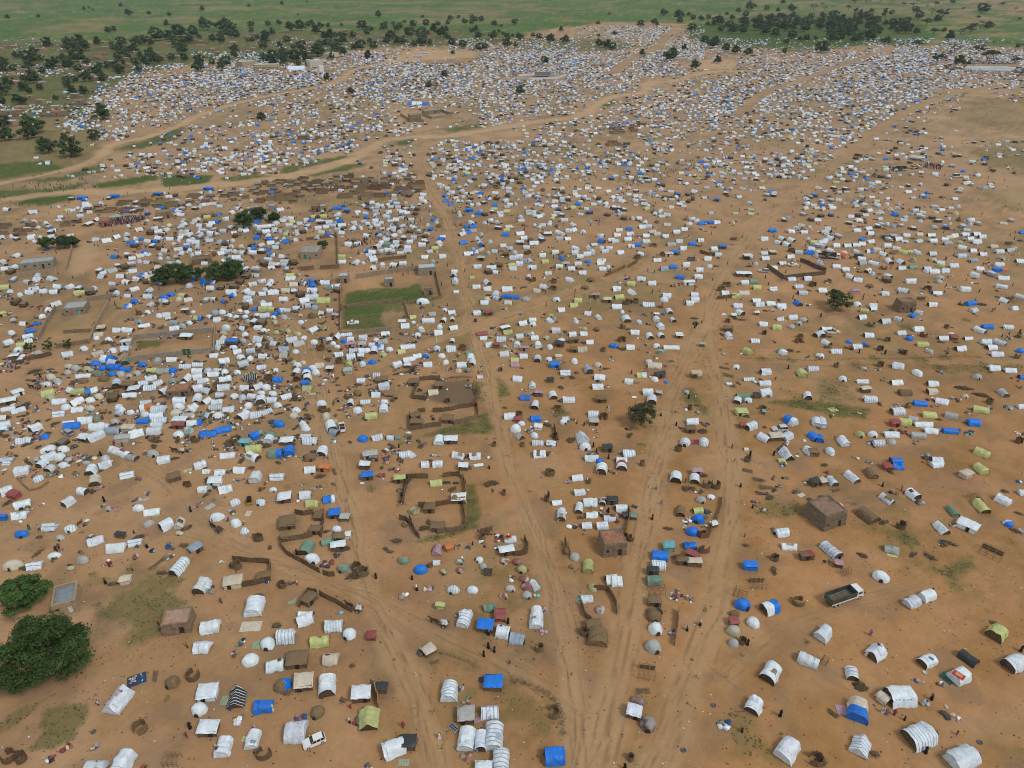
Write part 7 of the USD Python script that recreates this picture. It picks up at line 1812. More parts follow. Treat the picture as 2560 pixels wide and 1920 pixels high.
SURVEY_MID = """
@ 0 768
P 320 15 0 3 1.6
Hy 20 70 15 2.4 1.8
Dw 520 30 20 2.8
Dw 455 100 30 2.8
Dg 140 130 30 2.4
Gw 250 170 0 2.4
Bb 395 168 5 2.6 1.4
Bb 320 250 15 2.8 2
Dw 125 275 -10 2.6
Bw 300 305 10 3.2 2
Gs 305 355 10 2.4
By 235 405 10 2.8
Bw 80 375 20 2.8 2.4
Dw 195 460 20 3
Hw 155 525 5 3 2
Hw 235 550 50 3 1.4
Dg 415 495 20 2.8
Gw 730 500 10 3.2
Dw 905 440 -10 2.8
Hc 1095 220 5 2.6
Gw 1265 240 0 2.6
Gw 1385 240 -5 4 2.2
Da 1500 155 -10 2.8
Gw 1555 190 12 3.8 1.8
Gc 1065 290 5 3 2
Dw 1035 330 0 2.2
P 1240 310 0 3.4 2
Dw 1170 345 -3 2.6
Gw 1530 300 5 3.4 1.2
Hs 1370 370 5 3.4 2.2
Dw 1220 465 0 2.6
Bs 1360 450 5 3.2 2.6
P 1240 405 20 2.8 1.6
Bc 1055 500 15 3.4 2.2
Gbw 1170 555 -3 4.4 3
Db 1030 605 15 3.2
P 930 600 30 3.4 2.4
Dc 740 640 0 2.6
Dg 820 655 0 2.8
Dy 945 665 0 2.8
Bb 1235 640 0 3.8 2.4
Db 1105 655 0 2.6
Bv 1350 585 85 2.6 2.4
Bb 1355 665 0 3.2 2
Db 1540 620 0 2.8 2.2
Pr 1510 660 0 2.4 1
Bg 1700 585 80 3 2.4
Gw 1855 555 0 3.2 2
P 1850 310 0 1.2 1.2
Hw 2015 310 0 3.8 2.4
Dw 1590 50 0 2.2
R 1500 60 0 2
Dw 1720 90 0 2.6
Gw 1800 75 5 2.6
Gw 1815 110 5 1.8
Pr 1890 55 20 1.6 .8
Hs 2000 30 5 2.4
Dw 2085 45 0 1.8
Gby 2140 115 -5 3.2 2.2
Bu 1880 160 0 2.6
Dy 1775 190 0 2
Gw 1885 225 5 3.2
Dg 1970 200 -15 2.8
Dw 2040 165 0 2.4
P 1410 130 -40 2.8 1.2
P 1640 170 -60 2.8 1
P 1440 185 0 2.4 1
Gs 2000 630 3 3.6 2
P 2000 580 5 3 1
Gs 2135 610 2 3.4 1.8
By 1640 675 5 3 2
Gg 1760 680 5 3.8 2.2
Db 1205 715 0 2.4
Gw 900 730 3 4.4 1.8
Dv 1050 715 0 3.2
Dg 730 700 0 2.4
Dc 550 750 0 2.8
Pr 460 765 0 2 1
Ds 505 830 5 3 2
Dg 620 800 0 2.8
P 420 820 0 2.4 1.4
P 820 810 0 3.4 1.6
Dt 900 790 0 3 2.2
Dt 1115 770 0 3.4 2.4
Dg 1300 720 0 2.8
Dg 1480 710 0 2.4
Dg 1390 735 0 2.2
Gw 1630 760 12 3.2
Bs 1260 835 80 3.2 3
Ht 1390 830 0 3.4 2.6
Gs 1545 810 10 2.6
Gs 1700 810 15 2.8
Gs 1620 860 5 3.6
Hs 1450 880 5 3.2
P 1870 745 0 3 1.4
Da 1860 795 0 2.4
Gs 2010 760 40 3
Bw 2130 745 10 2.6
Gw 2180 785 5 2.6
Dw 1970 830 10 2.4
Pr 1990 865 20 3.6 1
Bw 2140 870 10 2.8
Gy 520 925 8 3.6 2.6
P 670 895 0 2 1.6
Dw 750 895 0 2.6
By 840 905 10 3.8 2.2
Gbw 985 890 12 3.4 2.2
P 1120 870 0 3 2.2
P 1260 910 -60 3.4 1.6
Gw 1400 940 5 4 2
Bs 1775 900 30 3
Pr 1650 985 25 3.6 1
P 1765 965 0 1.4 1.2
Dy 540 975 0 3
P 520 1010 0 2.4
Gw 640 1005 5 3.8 2.2
Gw 825 1015 25 3.6 2.6
Pr 840 955 0 3 1
Dw 970 1000 5 2.8
Dc 1065 960 -10 2.8
Hw 190 915 20 2.8 2.4
Hw 80 1010 10 4.4 2.2
Gw 85 1085 10 3.6 1.6
Gw 195 1105 15 3.6 1.8
C 290 1050 70 3.6 2
Gw 30 1180 0 2.4
Bw 40 1265 15 3
Bw 20 1300 20 2
Bw 375 1300 30 3
Dw 710 1075 10 2.8
P 560 1090 -20 2.8 1.6
Gs 635 1140 5 3.2 2.2
Gw 835 1095 5 3.2 2
Dc 970 1085 0 3 2
Dw 1280 1075 40 2.6
P 1130 1040 20 2.6 1
Dw 1410 1130 0 2.2
Bwo 1580 1080 10 3.4 2.6
Bs 1720 1110 2 3.8 3
Dw 1570 1155 0 2.6
Dw 1930 1075 5 3.2
Dc 1900 1140 20 3.4
Gg 2020 1155 10 3.6 1.6
Bb 1540 1220 3 3.2 2
Gw 925 1215 5 3.8 2.4
Dv 1035 1200 10 3
Pv 960 1150 0 3 1
Gw 740 1235 5 3 1.6
Gb 775 1275 8 4 2.6
Gw 1050 1285 4 4 2.6
Gw 1100 1270 2 3.6 1.8
Dg 1240 1235 0 2.6
C 1330 1215 40 2
Bu 1230 1330 0 3.8 2.4
Hc 1380 1300 0 3.4 1.8
Gw 1470 1355 15 3.6 2.8
P 1340 1355 0 2 1.4
Pr 870 1335 20 2.6
Hw 910 1405 -15 3.2 2
Bw 1030 1395 25 4.4 2.6
Dp 1120 1350 10 2.6
Hg 1320 1410 5 3.6 1.8
Gs 1720 1210 3 3.8 2
Gw 1690 1255 0 3.4 1.6
Hs 1945 1215 0 3.6 2
Hr 1930 1270 0 3 1.6
Gwb 2100 1240 5 4 2.4
Bw 1665 1330 5 3.8 2.4
Dw 1925 1370 0 3
Da 2035 1330 0 3
Bb 2200 1360 5 2.4
R 2105 1425 0 2.4
C 1680 1440 0 3.4 1.6
Dw 515 1530 20 4 2
Dw 680 1530 0 3
Gs 255 1430 5 3.8 2.2
Dr 390 1400 0 2
Db 480 1390 5 2.4
Pw 405 1350 0 2.4 1
C 400 1230 30 2
P 90 1570 0 2.4 1
Bs 75 1635 5 3 1.6
Bw 525 1615 20 3.6
Dw 640 1615 10 3
Dg 735 1640 0 2
Dg 390 1640 0 2
Gw 1250 1535 -20 4 2.2
Bw 1345 1575 -25 3.6 2.2
Bg 1420 1615 -15 3.4 2
Dg 1650 1580 0 3.2
Pr 1570 1570 0 2.6 1.4
P 900 1610 0 2.6
Bw 1770 1640 10 3
P 2025 1540 0 3.6 1.8
C 60 1385 0 2
S 350 1510 0 1.6
S 340 140 0 1.2
S 375 95 0 1
S 1450 990 20 3
S 380 690 15 4
C 365 690 15 5 2
Pr 410 340 0 .8 .8
Tr 65 885
Tr 398 1070
Tk 1085 1580
Tr 250 1290
Tg 310 1220
Tr 1105 1190
Tp 95 565
Tb 125 635
Tr 170 650
Tr 80 630
Tk 430 735
Tr 1230 1470
Tr 1320 1485
@ 512 768
Dw 190 50 0 2.6
Dw 265 85 0 2.2
Dw 335 100 0 2.2
Dw 375 30 0 2
Dw 45 95 0 2.2
Gw 135 130 0 2.6
P 210 130 0 2
Dw 450 50 0 2.2
Dw 435 100 0 2.4
Dw 560 80 0 2.2
Dg 460 145 0 2.2
P 500 85 60 2
Bb 530 15 5 2
By 630 15 0 3
Db 755 70 5 2.4
Dw 740 105 0 2
Dy 755 150 0 2.2
Dg 855 105 0 2.6
Dy 1030 85 0 2
P 925 125 0 3 1.6
Dw 1035 155 0 2.4
Pr 770 195 -10 3 1.2
Pr 885 200 10 2.2 .8
Dy 770 265 0 2.2
Dy 895 255 0 2.6
Pr 865 305 0 1.8 .6
Dy 1005 285 0 2.4
P 1065 215 -30 2.6 1
Bw 575 215 0 2.6
Dw 635 250 0 2.4
P 675 300 0 2
Dg 705 340 0 2.2
Gw 755 385 -15 2.8
Gw 410 220 -10 2.4
P 335 230 0 2
Dw 435 285 0 2.2
P 330 290 0 2.4 1
Dw 320 340 0 2.4
Dy 200 275 0 2.6
Gs 170 370 5 2.6
P 160 310 0 2.4 1
Dg 410 360 0 2.4
P 420 400 0 2
Gw 155 435 -20 2.8
Dw 310 430 0 2.6
Gw 350 470 10 2.6
Gw 100 515 0 2.6
Dw 385 535 0 2.8
Gw 210 570 10 3.2
Dw 490 555 40 2.6
Gs 630 520 0 2.8
Dw 580 405 -10 2.4
P 640 430 0 3.4 2.4
P 700 460 0 2.4
P 700 540 -20 3.2 2.4
P 560 520 30 2
Gs 610 635 3 3 2
P 660 690 0 3 1.6
Dw 765 675 40 2
Gw 940 345 8 3.6
Dw 1070 330 30 2.4
Gg 1010 385 15 3.8 2.4
Gu 855 445 5 3.4
Dg 855 490 0 2.8
Gc 855 520 0 2.8
Dw 980 475 0 2.4
P 870 385 0 2.8 1
P 1060 490 10 2
Dw 1180 375 0 2.6
R 1245 440 80 2.8
P 1140 450 0 2.6 2
Dy 960 590 0 2
Dc 1060 590 0 2
Dw 1000 620 0 2.6
Dw 1165 650 0 2.8
Gc 1240 620 5 2.8
Dw 1200 700 -30 3
Hs 1350 660 0 2.2
Bw 985 700 60 3
Bt 1000 750 70 2.6
Bwb 1095 700 88 3.6 2.8
Bw 1105 760 88 2.4 2.4
Bb 1085 805 5 2.4
Gy 1105 865 0 2.8
Dp 1110 905 0 1.8
P 1230 730 0 3 2
P 1300 770 0 3
Pw 1390 735 0 1.8
P 1380 800 0 2.4 1.4
P 1230 830 0 4.4 1.6
My 1140 935 0 3.4 1
Bw 1355 30 0 2.4
Gw 1265 55 -10 2.4
P 1300 100 0 2
Hg 1410 80 0 2
C 1265 170 70 2
Dy 1300 225 0 2.6
P 1420 170 70 2
Bb 145 1000 0 .1 .1
Gs 1530 285 5 4 1.6
Gw 1425 310 40 2.6
Dw 1340 340 0 2.4
Dw 1385 385 0 2
Dw 1430 420 0 2.2
Db 1500 360 0 2.2
Bw 1580 340 0 2.6
Bw 1710 320 0 2.8
Hp 1580 400 5 2.8 1.6
Hg 1700 395 0 2.4
Gw 1950 280 5 3
Dw 1850 350 0 2.2
Gg 1920 370 8 3.4
Bw 1805 395 0 2
P 1850 290 0 3 1.2
Gs 1450 500 5 2.8
R 1450 580 -20 2.4
Gs 1605 465 5 2.8
Gw 1720 460 5 3.8 2.4
Bw 1825 465 80 3.2 2.4
Gs 1575 525 8 3
Bw 1680 510 10 2.2
Dy 1925 510 0 2.6
Gy 1555 605 70 2.8
Pr 1620 640 10 2
Hg 1545 680 0 2.4
Ds 1705 610 60 2.6
Db 1810 585 5 2.6
Db 1750 600 0 1.2
P 1640 550 0 2
P 1895 570 0 1.6
P 1720 550 0 2
Dw 1995 450 0 2.6
Gw 2160 420 5 2.8
Gy 2120 470 10 2.6
Bw 2075 615 20 3 2.2
Gw 2190 560 10 3
Gw 2165 195 2 3
Mw 2130 145 0 3
P 2095 335 0 1.6
P 2190 285 0 2
Hw 2190 620 0 2
Gw 90 715 5 3.4 2
Gs 140 660 0 2.6 1
Dw 215 700 70 2.8
Gw 220 770 8 3.6
P 150 800 30 2
Dw 350 700 0 2.2
Bk 485 755 5 4.2 2.6
Dw 10 780 0 2.2
Gw 205 860 3 3.6 2.6
P 100 840 20 2
Gw 30 900 -20 3
P 340 860 0 3 2
Gw 435 860 -5 3 2
P 420 890 0 3 1
Gw 570 845 20 2.8
Dw 660 865 5 3
Pr 780 850 15 2.8 1.2
Bb 785 775 3 2.8 2.2
P 640 770 0 2
R 690 760 80 2.4
P 440 660 0 2.6
P 290 640 0 2.8
C 920 860 -50 3.4 1.4
Dw 610 925 0 2.4
Dw 730 930 0 2.6
Bw 605 1000 80 3 2.8
Gw 725 990 3 2.8 2.2
P 640 1070 0 3.4 1.6
Gs 875 955 15 3 2.2
P 820 925 40 2
Dw 315 955 30 2.6
Bw 510 955 -5 2.6
Gw 15 1005 30 2.6
Gw 130 1010 3 3.2 2
Gs 115 1070 3 3.6 2
Gw 255 1095 5 3.2 2.2
Dw 470 1060 50 2.6
Dw 785 1055 0 2.6
C 890 1050 10 3 1
C 970 980 -70 3.4 2
Bw 420 1165 30 3 2.8
Gs 550 1155 5 3.2 2.4
Gs 665 1120 20 3.2 2
Gwv 20 1155 -20 2.8
Dw 140 1170 15 3
Pr 150 1200 25 3 1.8
P 20 1250 0 2.2
Dy 285 1225 15 2.2
P 310 1270 0 2.4 1.6
Gb 195 1310 10 4.2 2.4
Gb 40 1360 8 4 2.2
Db 800 1255 -15 3.6 2.6
Dw 1260 1040 0 3
R 1290 1100 0 3.6
C 1390 1020 80 3.4 .7
C 1410 1160 70 2 .7
Dc 1310 1175 80 3
Dw 985 1110 10 2.6
Dc 960 1165 20 2.6
P 1020 1200 -20 2.6
Gw 1070 1270 -60 3.6 2.2
Dw 1085 1305 0 2.6
Gs 1090 1375 2 2.8 1.6
Gs 1135 1435 2 3.8 2.4
Bw 1365 1290 -70 3.8 3
Bu 1400 1345 -20 2.8
P 1410 1430 0 2.6 2
Dy 1405 1220 0 1.6
Bw 1570 1025 80 2.4
Gs 1735 1010 5 3 1.8
P 1560 900 -20 2.4 1.6
Dt 1650 920 -60 3.2 2.2
R 1550 960 0 2.4
Bw 1690 785 0 2.6
Gs 1860 725 0 2.4
Ht 1915 780 5 3.6 2
Bs 1930 850 10 3.4 2.8
Gw 1850 935 0 2.6
C 1985 955 -5 3.6 1
C 1790 880 10 2.4 1
Dw 1940 1020 0 2.4
Bw 1930 1095 80 2.8 2.6
P 1830 1050 15 2.6 1
Dw 1650 1110 0 2.8
By 1795 1165 3 3.4 2.2
C 2100 710 10 5 .8
P 2165 830 0 2.4
Bb 535 1385 -40 2.8 2
Gbv 550 1360 25 3.6 2
Bwv 695 1415 60 3 2.6
P 790 1420 0 2.6
Hw 885 1440 0 3.4 2
Ha 430 1455 0 2.6 1.8
R 335 1420 0 3 2
R 270 1475 0 2.6
Gy 530 1520 5 4 2.4
Gw 245 1590 5 3.8 1.8
Bw 520 1610 -20 3.6 2.4
Bvb 765 1575 2 3.4 3
Bb 910 1555 85 3.4 2.8
Bw 1265 1555 70 3 2.6
Dt 1130 1620 0 3
P 1310 1620 0 1.6
Db 1705 1415 0 2.8
Gs 1860 1395 10 3 2.2
Bw 2005 1400 0 2
Bv 2085 1395 0 1.6
Hg 1785 1585 8 3.6 2
Gs 2165 1580 5 3
Pr 1955 1620 0 3
P 1470 1000 0 1.4
P 1500 1100 0 1.4
P 1245 920 0 1.8
S 370 1000 0 1.6
S 2110 1470 0 2
Tw 85 1460
Tw 400 1300
Tw 1285 530
Tk 1340 900
Tk 1265 365
Tk 880 580
Tk 2095 1490
Tk 2020 1515
W 730 1350 -35 2 .5
@ 1024 768
Dw 380 20 0 2
Gg 245 65 5 2.6
Gw 455 45 3 2.6
Gy 35 95 5 2.4
Bw 205 140 0 4.4 2.4
Bw 365 135 55 2.4
Bw 460 125 88 2.2
P 510 90 -20 2.4
Dw 40 155 0 1.6
Bw 130 235 -50 2.4
Dw 325 205 -60 2.4
Gw 470 215 12 3
Gw 310 270 5 2.8
Dw 85 295 20 2.4
Pr 170 280 0 1.2
P 230 255 0 2 1
Bw 725 55 5 2.8
Hr 850 55 10 2.8
Pw 1025 10 0 2.4
R 712 140 0 1.2
Db 1200 65 0 1.2
Dy 1525 85 -10 2.2
Dv 1560 120 -20 2.4
Bw 1520 145 -30 2.6
Pr 1440 105 10 2.6
Gw 1220 170 8 3
Bw 1330 135 0 2.6
Dw 1330 180 0 2.6
P 900 215 0 2.4
Hw 1030 220 10 3.2
Gy 1060 265 3 3.2
Mr 1010 185 0 2.4
Gw 1190 305 3 2.6
Dv 1270 285 0 2.6
Gw 1320 280 70 2
Gw 1350 325 3 2.6
Gr 785 275 5 4 1.8
Gw 800 325 0 2.4
P 870 310 0 2
Gs 990 340 0 3.2
Dg 1100 345 0 1.8
Dy 1475 325 0 2.4
Bw 1580 245 0 3
P 1630 280 30 2
Bw 1755 285 5 2.6
Gw 1880 280 3 2.6
Dy 1890 230 0 2
Dt 2020 235 0 2.4
Gw 1930 60 -8 2.6
Bw 2045 105 -40 2.4
Ds 1800 150 -30 2.4
Gw 1640 20 5 2.6
Bw 1630 360 30 2.6
Hk 1620 390 -8 3
Ht 1770 355 5 3.6 1.2
Gw 1945 365 3 2.6
Gw 860 400 3 2.6
Hr 935 405 0 2.4
Dg 1025 420 0 2
Bw 1160 400 88 2.6
Bw 1390 405 -70 2.8
Hp 1245 440 0 2.4 1.2
P 1320 405 0 2
Dw 1515 425 -60 2.6
Gw 1025 500 0 3
Gw 1230 520 2 2.8
P 1130 490 0 2.8
Gy 1135 560 2 2.6
Gp 1140 610 0 2.8
Bs 1380 555 85 2.8
Dw 1505 555 0 2.2
Hc 1610 525 2 2
Hb 1565 615 5 2.6
Dw 1780 580 -60 2.8
Gs 1680 700 0 3.2 2.4
Pr 1795 705 0 2
Bu 1930 675 -60 3.4
Dc 2035 620 0 2.6
P 2045 675 0 2.2
Gw 2055 750 -5 3.4
Gc 1865 450 2 3.2
Ht 1770 450 0 2.4
R 2090 455 0 1.8
Db 2190 410 5 2.4
P 2190 560 0 2
Gw 20 415 5 2.4
Ds 295 445 -30 2.8
Gs 450 445 2 3.2 2.6
R 570 440 20 2.6
Gv 650 485 2 2.4
Dwb 180 520 0 2.4
Dw 345 520 0 2.4
Gw 80 520 10 2.6
Gw 195 610 3 2.8
Gw 15 550 10 2.4
Dw 390 595 40 2.4
P 500 500 0 2
P 480 575 0 2
Bw 660 540 85 3
Bw 675 590 70 2.6
Gw 565 615 2 3.2
R 640 625 0 1.6
Dr 465 650 0 1.8
Dc 530 680 0 2.2
Da 630 675 0 2.4
Pa 760 645 0 1.8
P 765 695 0 2.4
Gw 760 740 0 1.8
P 260 695 0 2
P 80 620 30 3
R 30 690 0 2
Pr 180 460 0 2
Bw 460 355 80 2
Ht 45 805 0 3 2.4
Ht 320 840 5 2.4
C 310 780 -5 2.6 1
Gc 250 910 10 3
P 110 890 0 2
R 405 1005 0 1.6
P 660 860 0 3
Ht 60 1170 20 2.6
Ht 80 1240 0 3.4 2
Ht 415 1200 0 3.2 2.6
R 980 670 0 1.4
Gw 1170 765 -5 3
Gw 1325 840 85 2.6
Hk 1520 775 0 2
C 1630 860 -20 2
Gw 2030 850 2 3.4
P 2120 850 0 2
Gb 1245 965 0 3
Hp 1395 925 0 2.4 1.6
Bw 1550 950 -75 2.8
Gw 1720 990 0 3.6
Bs 1355 1055 75 2.8
R 1595 1085 0 2.4 1.6
Gs 1985 1145 0 3 2.4
Ht 2070 985 0 3 2
R 2095 1180 0 2.4
Gw 1080 1170 3 3.2
R 1180 1150 0 2.2
Hr 1175 1200 0 2
Dw 1205 1250 0 2.2
Bb 1360 1195 5 2.8
Dw 1660 1230 30 2.4
Gs 1685 1190 0 2
Hg 1990 1230 0 2.4
P 1950 1265 0 1.6
Dw 1145 1310 0 3 2.6
Gg 1185 1385 -40 2.6
Hw 1390 1280 -5 2
Dw 1315 1285 0 1
C 1490 1265 -30 2.4
Dw 1350 1380 -40 2.4
Gs 1385 1455 0 3 2
Gs 1530 1460 -5 2.6
R 1570 1380 80 2
Gs 1865 1405 -60 3.6 3.2
Dw 1895 1505 0 3.2
C 1740 1430 40 3.4
Hk 2135 1515 0 2.4
Gw 1405 1575 0 3.2 2.8
C 1480 1580 0 1.4 2
Gw 1965 1620 0 3.6
Db 2050 1650 0 2
Bw 315 1440 80 3 2.8
Hw 445 1425 2 3.4
Pr 165 1455 0 1.6
R 1215 1480 0 1.4
R 910 1475 0 1.4
P 260 1595 0 2 .4
Gw 530 1595 -10 3.2
Gw 705 1595 5 3
P 610 1590 0 3
Pw 855 1620 0 1.6
Gw 15 1580 -30 2.4
S 160 740 0 2
S 780 830 70 3
S 1020 920 -60 4
S 840 1290 0 4
S 400 1340 10 4
S 620 1260 10 4
S 1640 1140 60 3
S 1780 840 0 1.6
S 830 1415 0 1.4
S 915 1420 0 1.4
S 580 1465 0 1
S 1650 885 0 1.2
S 1050 1600 70 2
S 770 1200 60 4
S 985 1010 0 1
C 700 900 -70 5 1.4
C 1030 1080 0 1.4
Tk 1808 1235
Tk 1885 1255
Tw 290 345
Tw 2150 1095
Tk 1985 1485
Tk 2020 1545
Tk 2150 1610
P 170 1000 0 1.4
@ 1536 768
Dw 85 45 -40 2
Bw 130 125 -60 3.6 2.8
Bw 275 155 -40 2
Bw 595 40 -60 2.8
Mb 535 60 0 1.6
Hw 455 70 0 1.6
Bw 460 130 -60 2.8
Bw 505 205 -50 3
Bw 635 130 -50 2.4
Gw 225 265 -3 3
Bw 385 310 -60 2.8
Bw 505 300 -50 2.6
Hw 700 300 0 2.2
P 310 80 10 2.4
R 90 210 0 2
R 80 350 0 3
Db 10 415 0 2.4
Gw 170 425 2 2.8
Dw 455 415 0 2.4
Gw 615 425 0 5.4 2
Ha 500 470 0 1.4
Pw 370 475 0 1.6
P 280 450 0 2
C 880 170 50 3.4
Bw 1360 55 -30 3
Dw 1180 70 0 1.6
Hw 1290 80 0 1.6
Hw 1540 55 0 1.4
Dg 1705 25 0 2
Dw 1810 8 0 2.4
Gw 1790 120 0 2.4
Gw 1925 105 3 3.2
Bc 2050 135 -20 2.4
Gw 1610 175 -3 2.8
By 1755 215 -3 3
Dg 1915 205 0 2.4
Dg 1995 170 0 2.4
Ht 1230 225 -5 3.2
R 1225 145 0 2
C 1370 130 0 4 1.2
Bs 1240 310 -50 3
Gs 1520 355 0 3
By 1445 475 -30 3.4 2.6
Bwv 1820 480 -35 3.2
Hg 950 395 0 1.5
Da 1185 495 0 1.4
R 1620 275 0 1.6
R 2010 310 0 2.2
R 1990 360 0 2.6
P 2090 530 0 2
C 1905 465 0 2.4
Bs 2190 290 30 2.6
Dw 2205 515 0 2
Pr 1205 605 0 1.6
Dw 1315 640 0 2.2
Ds 375 585 0 2.4
Gc 440 625 -5 4.4
P 530 620 0 3
P 610 580 0 2.4
Gwy 295 725 0 3
Hk 490 725 10 3
Dw 435 775 -10 2.4
Bw 160 795 -10 2.6
Mt 240 815 -10 1.8
Db 560 800 0 1.4
Gc 890 710 0 3.2 2
W 1190 660 -10 3.6 1.4
W 1230 740 -10 4 2
W 1260 850 -10 3.4 1.4
Gs 1240 815 0 1.6
Bs 1630 695 3 3.2 2.4
Gs 1455 765 0 3.4 1.6
Gw 1625 815 0 3.4 2.4
Pw 1520 800 0 2.4
Bw 1630 920 3 3.2 2.8
Gv 1390 945 0 4 1.8
Bw 1330 1000 70 2.6
Ds 1445 1000 0 2.4
Hk 1540 945 0 2
Gs 2145 655 0 3.4
By 2030 715 -60 3.2 2.8
Bw 2090 955 -75 2.8
Bw 360 910 0 3
Hg 480 915 0 1.6
Bs 405 1000 80 3 2.8
P 400 935 20 2
Dg 780 910 0 1.8
Mw 215 970 0 1.4
Hy 1375 1125 2 3
R 1600 1090 0 2.4
Ha 1615 1125 0 .8
Bwb 1910 1225 -30 3.6 2.8
Bs 1475 1280 20 3.2
Hr 1390 1265 0 2
Gw 840 1225 3 3.4
P 930 1250 20 1.8
P 990 1260 -60 2.6
C 950 1335 5 3.4
Ht 820 1310 0 2.6
P 740 1300 0 2.6
R 815 1085 0 1.4
Dw 775 1095 0 1.2
P 900 1140 0 2
Ds 765 1455 70 3 2.8
Ds 965 1455 80 3 2.6
Gr 870 1440 0 4 1.6
R 690 1525 0 1.9
Bw 1620 1410 -30 3.2
Hc 1745 1390 0 3.2
Bw 1860 1390 30 3.4
Pw 1850 1465 0 3.4
Dw 2055 1430 0 1
Bb 2160 1395 -40 3
Bw 2185 1240 -80 3.2
Gs 1425 1515 0 1.2
Gs 1865 1590 -50 4 2.8
Bs 2110 1550 -40 3
Ht 2150 1560 0 2.4
By 1810 1640 0 1.8
R 1440 1640 0 1.8
P 145 1310 0 2.4
Gs 155 1565 3 3.2 2.4
P 70 1565 0 1.2
Gw 75 1645 0 2.8
S 965 320 80 2.2
S 1160 345 0 1.4
S 870 590 0 1.4
S 980 640 0 1.2
S 985 545 0 1.6
S 1020 890 0 1.2
S 830 950 80 5
S 980 1090 -60 3
S 150 930 0 2
S 300 1490 0 3
S 660 640 80 2
S 660 1130 70 3
S 1800 880 0 1.2
S 1890 905 0 1
S 2000 1030 -2 8
S 2100 1080 0 5
S 1600 560 -3 5
S 1900 570 -3 5
S 1140 460 80 3
Tk 945 145
Tk 870 205
Tk 885 185
Tk 805 965
Tr 1275 1500
Tk 1470 1575
Tk 1725 1575
Tr 1300 1645
Tk 505 1150
Tk 670 1255
Tk 1745 755
Tk 1880 645
Tr 185 700
@ 2048 768
By 490 35 -10 2.8
Gw 585 5 0 2.4
Gw 460 100 5 2.8
Gw 715 145 3 3.4
Bw 860 125 -20 2.6
Bw 1080 55 -20 2.6
Db 1005 90 -10 2.6
Bw 1670 25 10 2.8
Gw 2110 5 3 2.4
R 560 185 0 2.6
P 1110 130 0 2
Gw 80 225 2 4 2
Bw 30 290 -50 2.8
Gw 85 375 -30 3.2
Gw 535 295 0 3.2
Gw 1070 230 0 3.4
Gw 885 270 2 3 2.2
R 1375 205 0 1.8
Bb 1820 205 0 3.6
Bs 1740 245 -20 3.8
Bs 2040 205 0 3.6 2
Db 975 335 0 2.6
R 1130 295 0 2.6
R 740 345 0 2
By 1115 395 -3 3.6
Gw 1340 325 0 3.4 2
Dw 1425 285 0 2
Hr 1450 320 0 2.4
Gw 1610 325 3 3 1.6
Gs 1800 370 3 3.6 2.4
Bs 1955 375 -20 3.6
Gw 1865 430 0 3
Gw 1920 500 -2 3.8
Gw 1525 440 3 3.4
P 1390 475 10 2.6
Dg 1195 475 -10 2.6
R 660 445 0 2.2
R 920 490 0 1.8
Db 320 365 -10 2
Db 490 385 0 1.8
Gs 410 415 0 3
P 320 435 0 3.4
Gs 185 470 -3 3.4
Dw 20 520 -30 2.4
R 185 625 0 1.6
R 660 620 0 2
Dg 485 655 -15 2
Bs 850 630 -8 3.4
Dw 1060 710 -30 3.6 2.4
P 1300 700 0 2.6
P 1745 595 0 2.2
Gw 1890 650 -3 3.2
Gw 2065 675 -3 3.4
Bb 2195 745 0 2
Dw 255 770 -20 2.6
Gs 470 790 0 3.6 1.6
Pv 700 770 5 2.8
Gw 835 805 2 3.4
Gw 1225 820 0 3.2
Dg 1710 750 10 2.8
Bg 1995 925 -40 3
P 2165 850 0 2.6
Hc 500 880 0 2.6
Bt 930 915 0 3.6
Bc 1220 905 0 2.8
Bs 550 990 -2 3.6 2.4
Bb 1095 1030 -3 3.8 2
P 1215 990 0 3
Gw 1325 1010 -10 3.4
Pv 1440 975 0 2.2
Dc 1580 955 0 1.8
R 1840 1020 0 2
R 960 1060 0 1.8
My 150 1105 5 2.6
Py 440 1140 0 1.8
Bs 845 1120 3 3.6 2.6
By 1745 1105 -10 4
P 1605 1130 0 3
Bg 1430 1165 -15 3.2
By 1190 1155 -5 3.6 2.4
Hr 820 1245 0 2.4
By 925 1230 -5 3.2
Bg 1015 1200 -10 2.4
Gw 1125 1255 -2 4.8 2
Gw 1210 1325 -5 3.4 2.2
Bb 1665 1240 0 3.2
Bb 1420 1325 -5 3.8 2
P 1590 1360 0 3.6 2.4
P 1850 1095 0 2.4
Da 2060 1080 0 2
Bw 2180 1060 5 2
Dy 445 1370 -20 2.6
Dw 580 1370 -5 2.6
Gw 780 1365 -3 3.8 2.2
Pr 910 1345 0 2.2
Bg 1070 1380 -5 3.6 2.2
Dg 785 1450 0 2.4
Bs 640 1460 0 3 2
Bw 265 1450 -50 3.2 2.6
Bs 40 1245 -75 3.6 2.4
Dr 30 1185 0 1.6
Bb 5 1415 -80 2.4
Ds 120 1555 -50 3
By 1765 1570 -25 3.6 2.4
P 1160 1605 0 3
Gw 1270 1645 0 3
Bb 830 1655 0 2.8
P 2150 1350 0 1.8
R 2160 1440 0 2
C 2150 315 0 2.6
R 2140 530 0 2
Db 2170 465 0 2.6
C 1560 870 -5 7 2.4
C 1750 945 -10 6 2
S 1710 105 0 1.8
S 1590 140 -15 5
S 600 550 0 6
S 400 620 0 6
S 1350 540 0 7
S 1300 650 -3 6
S 200 1090 -3 8
S 400 1150 0 4
S 1100 570 0 7
S 950 215 0 7
S 130 900 0 5
Tk 435 475
Tk 715 485
Tk 2050 290
Tk 2030 320
Tk 1980 300
Tk 2170 260
Tk 20 85
"""

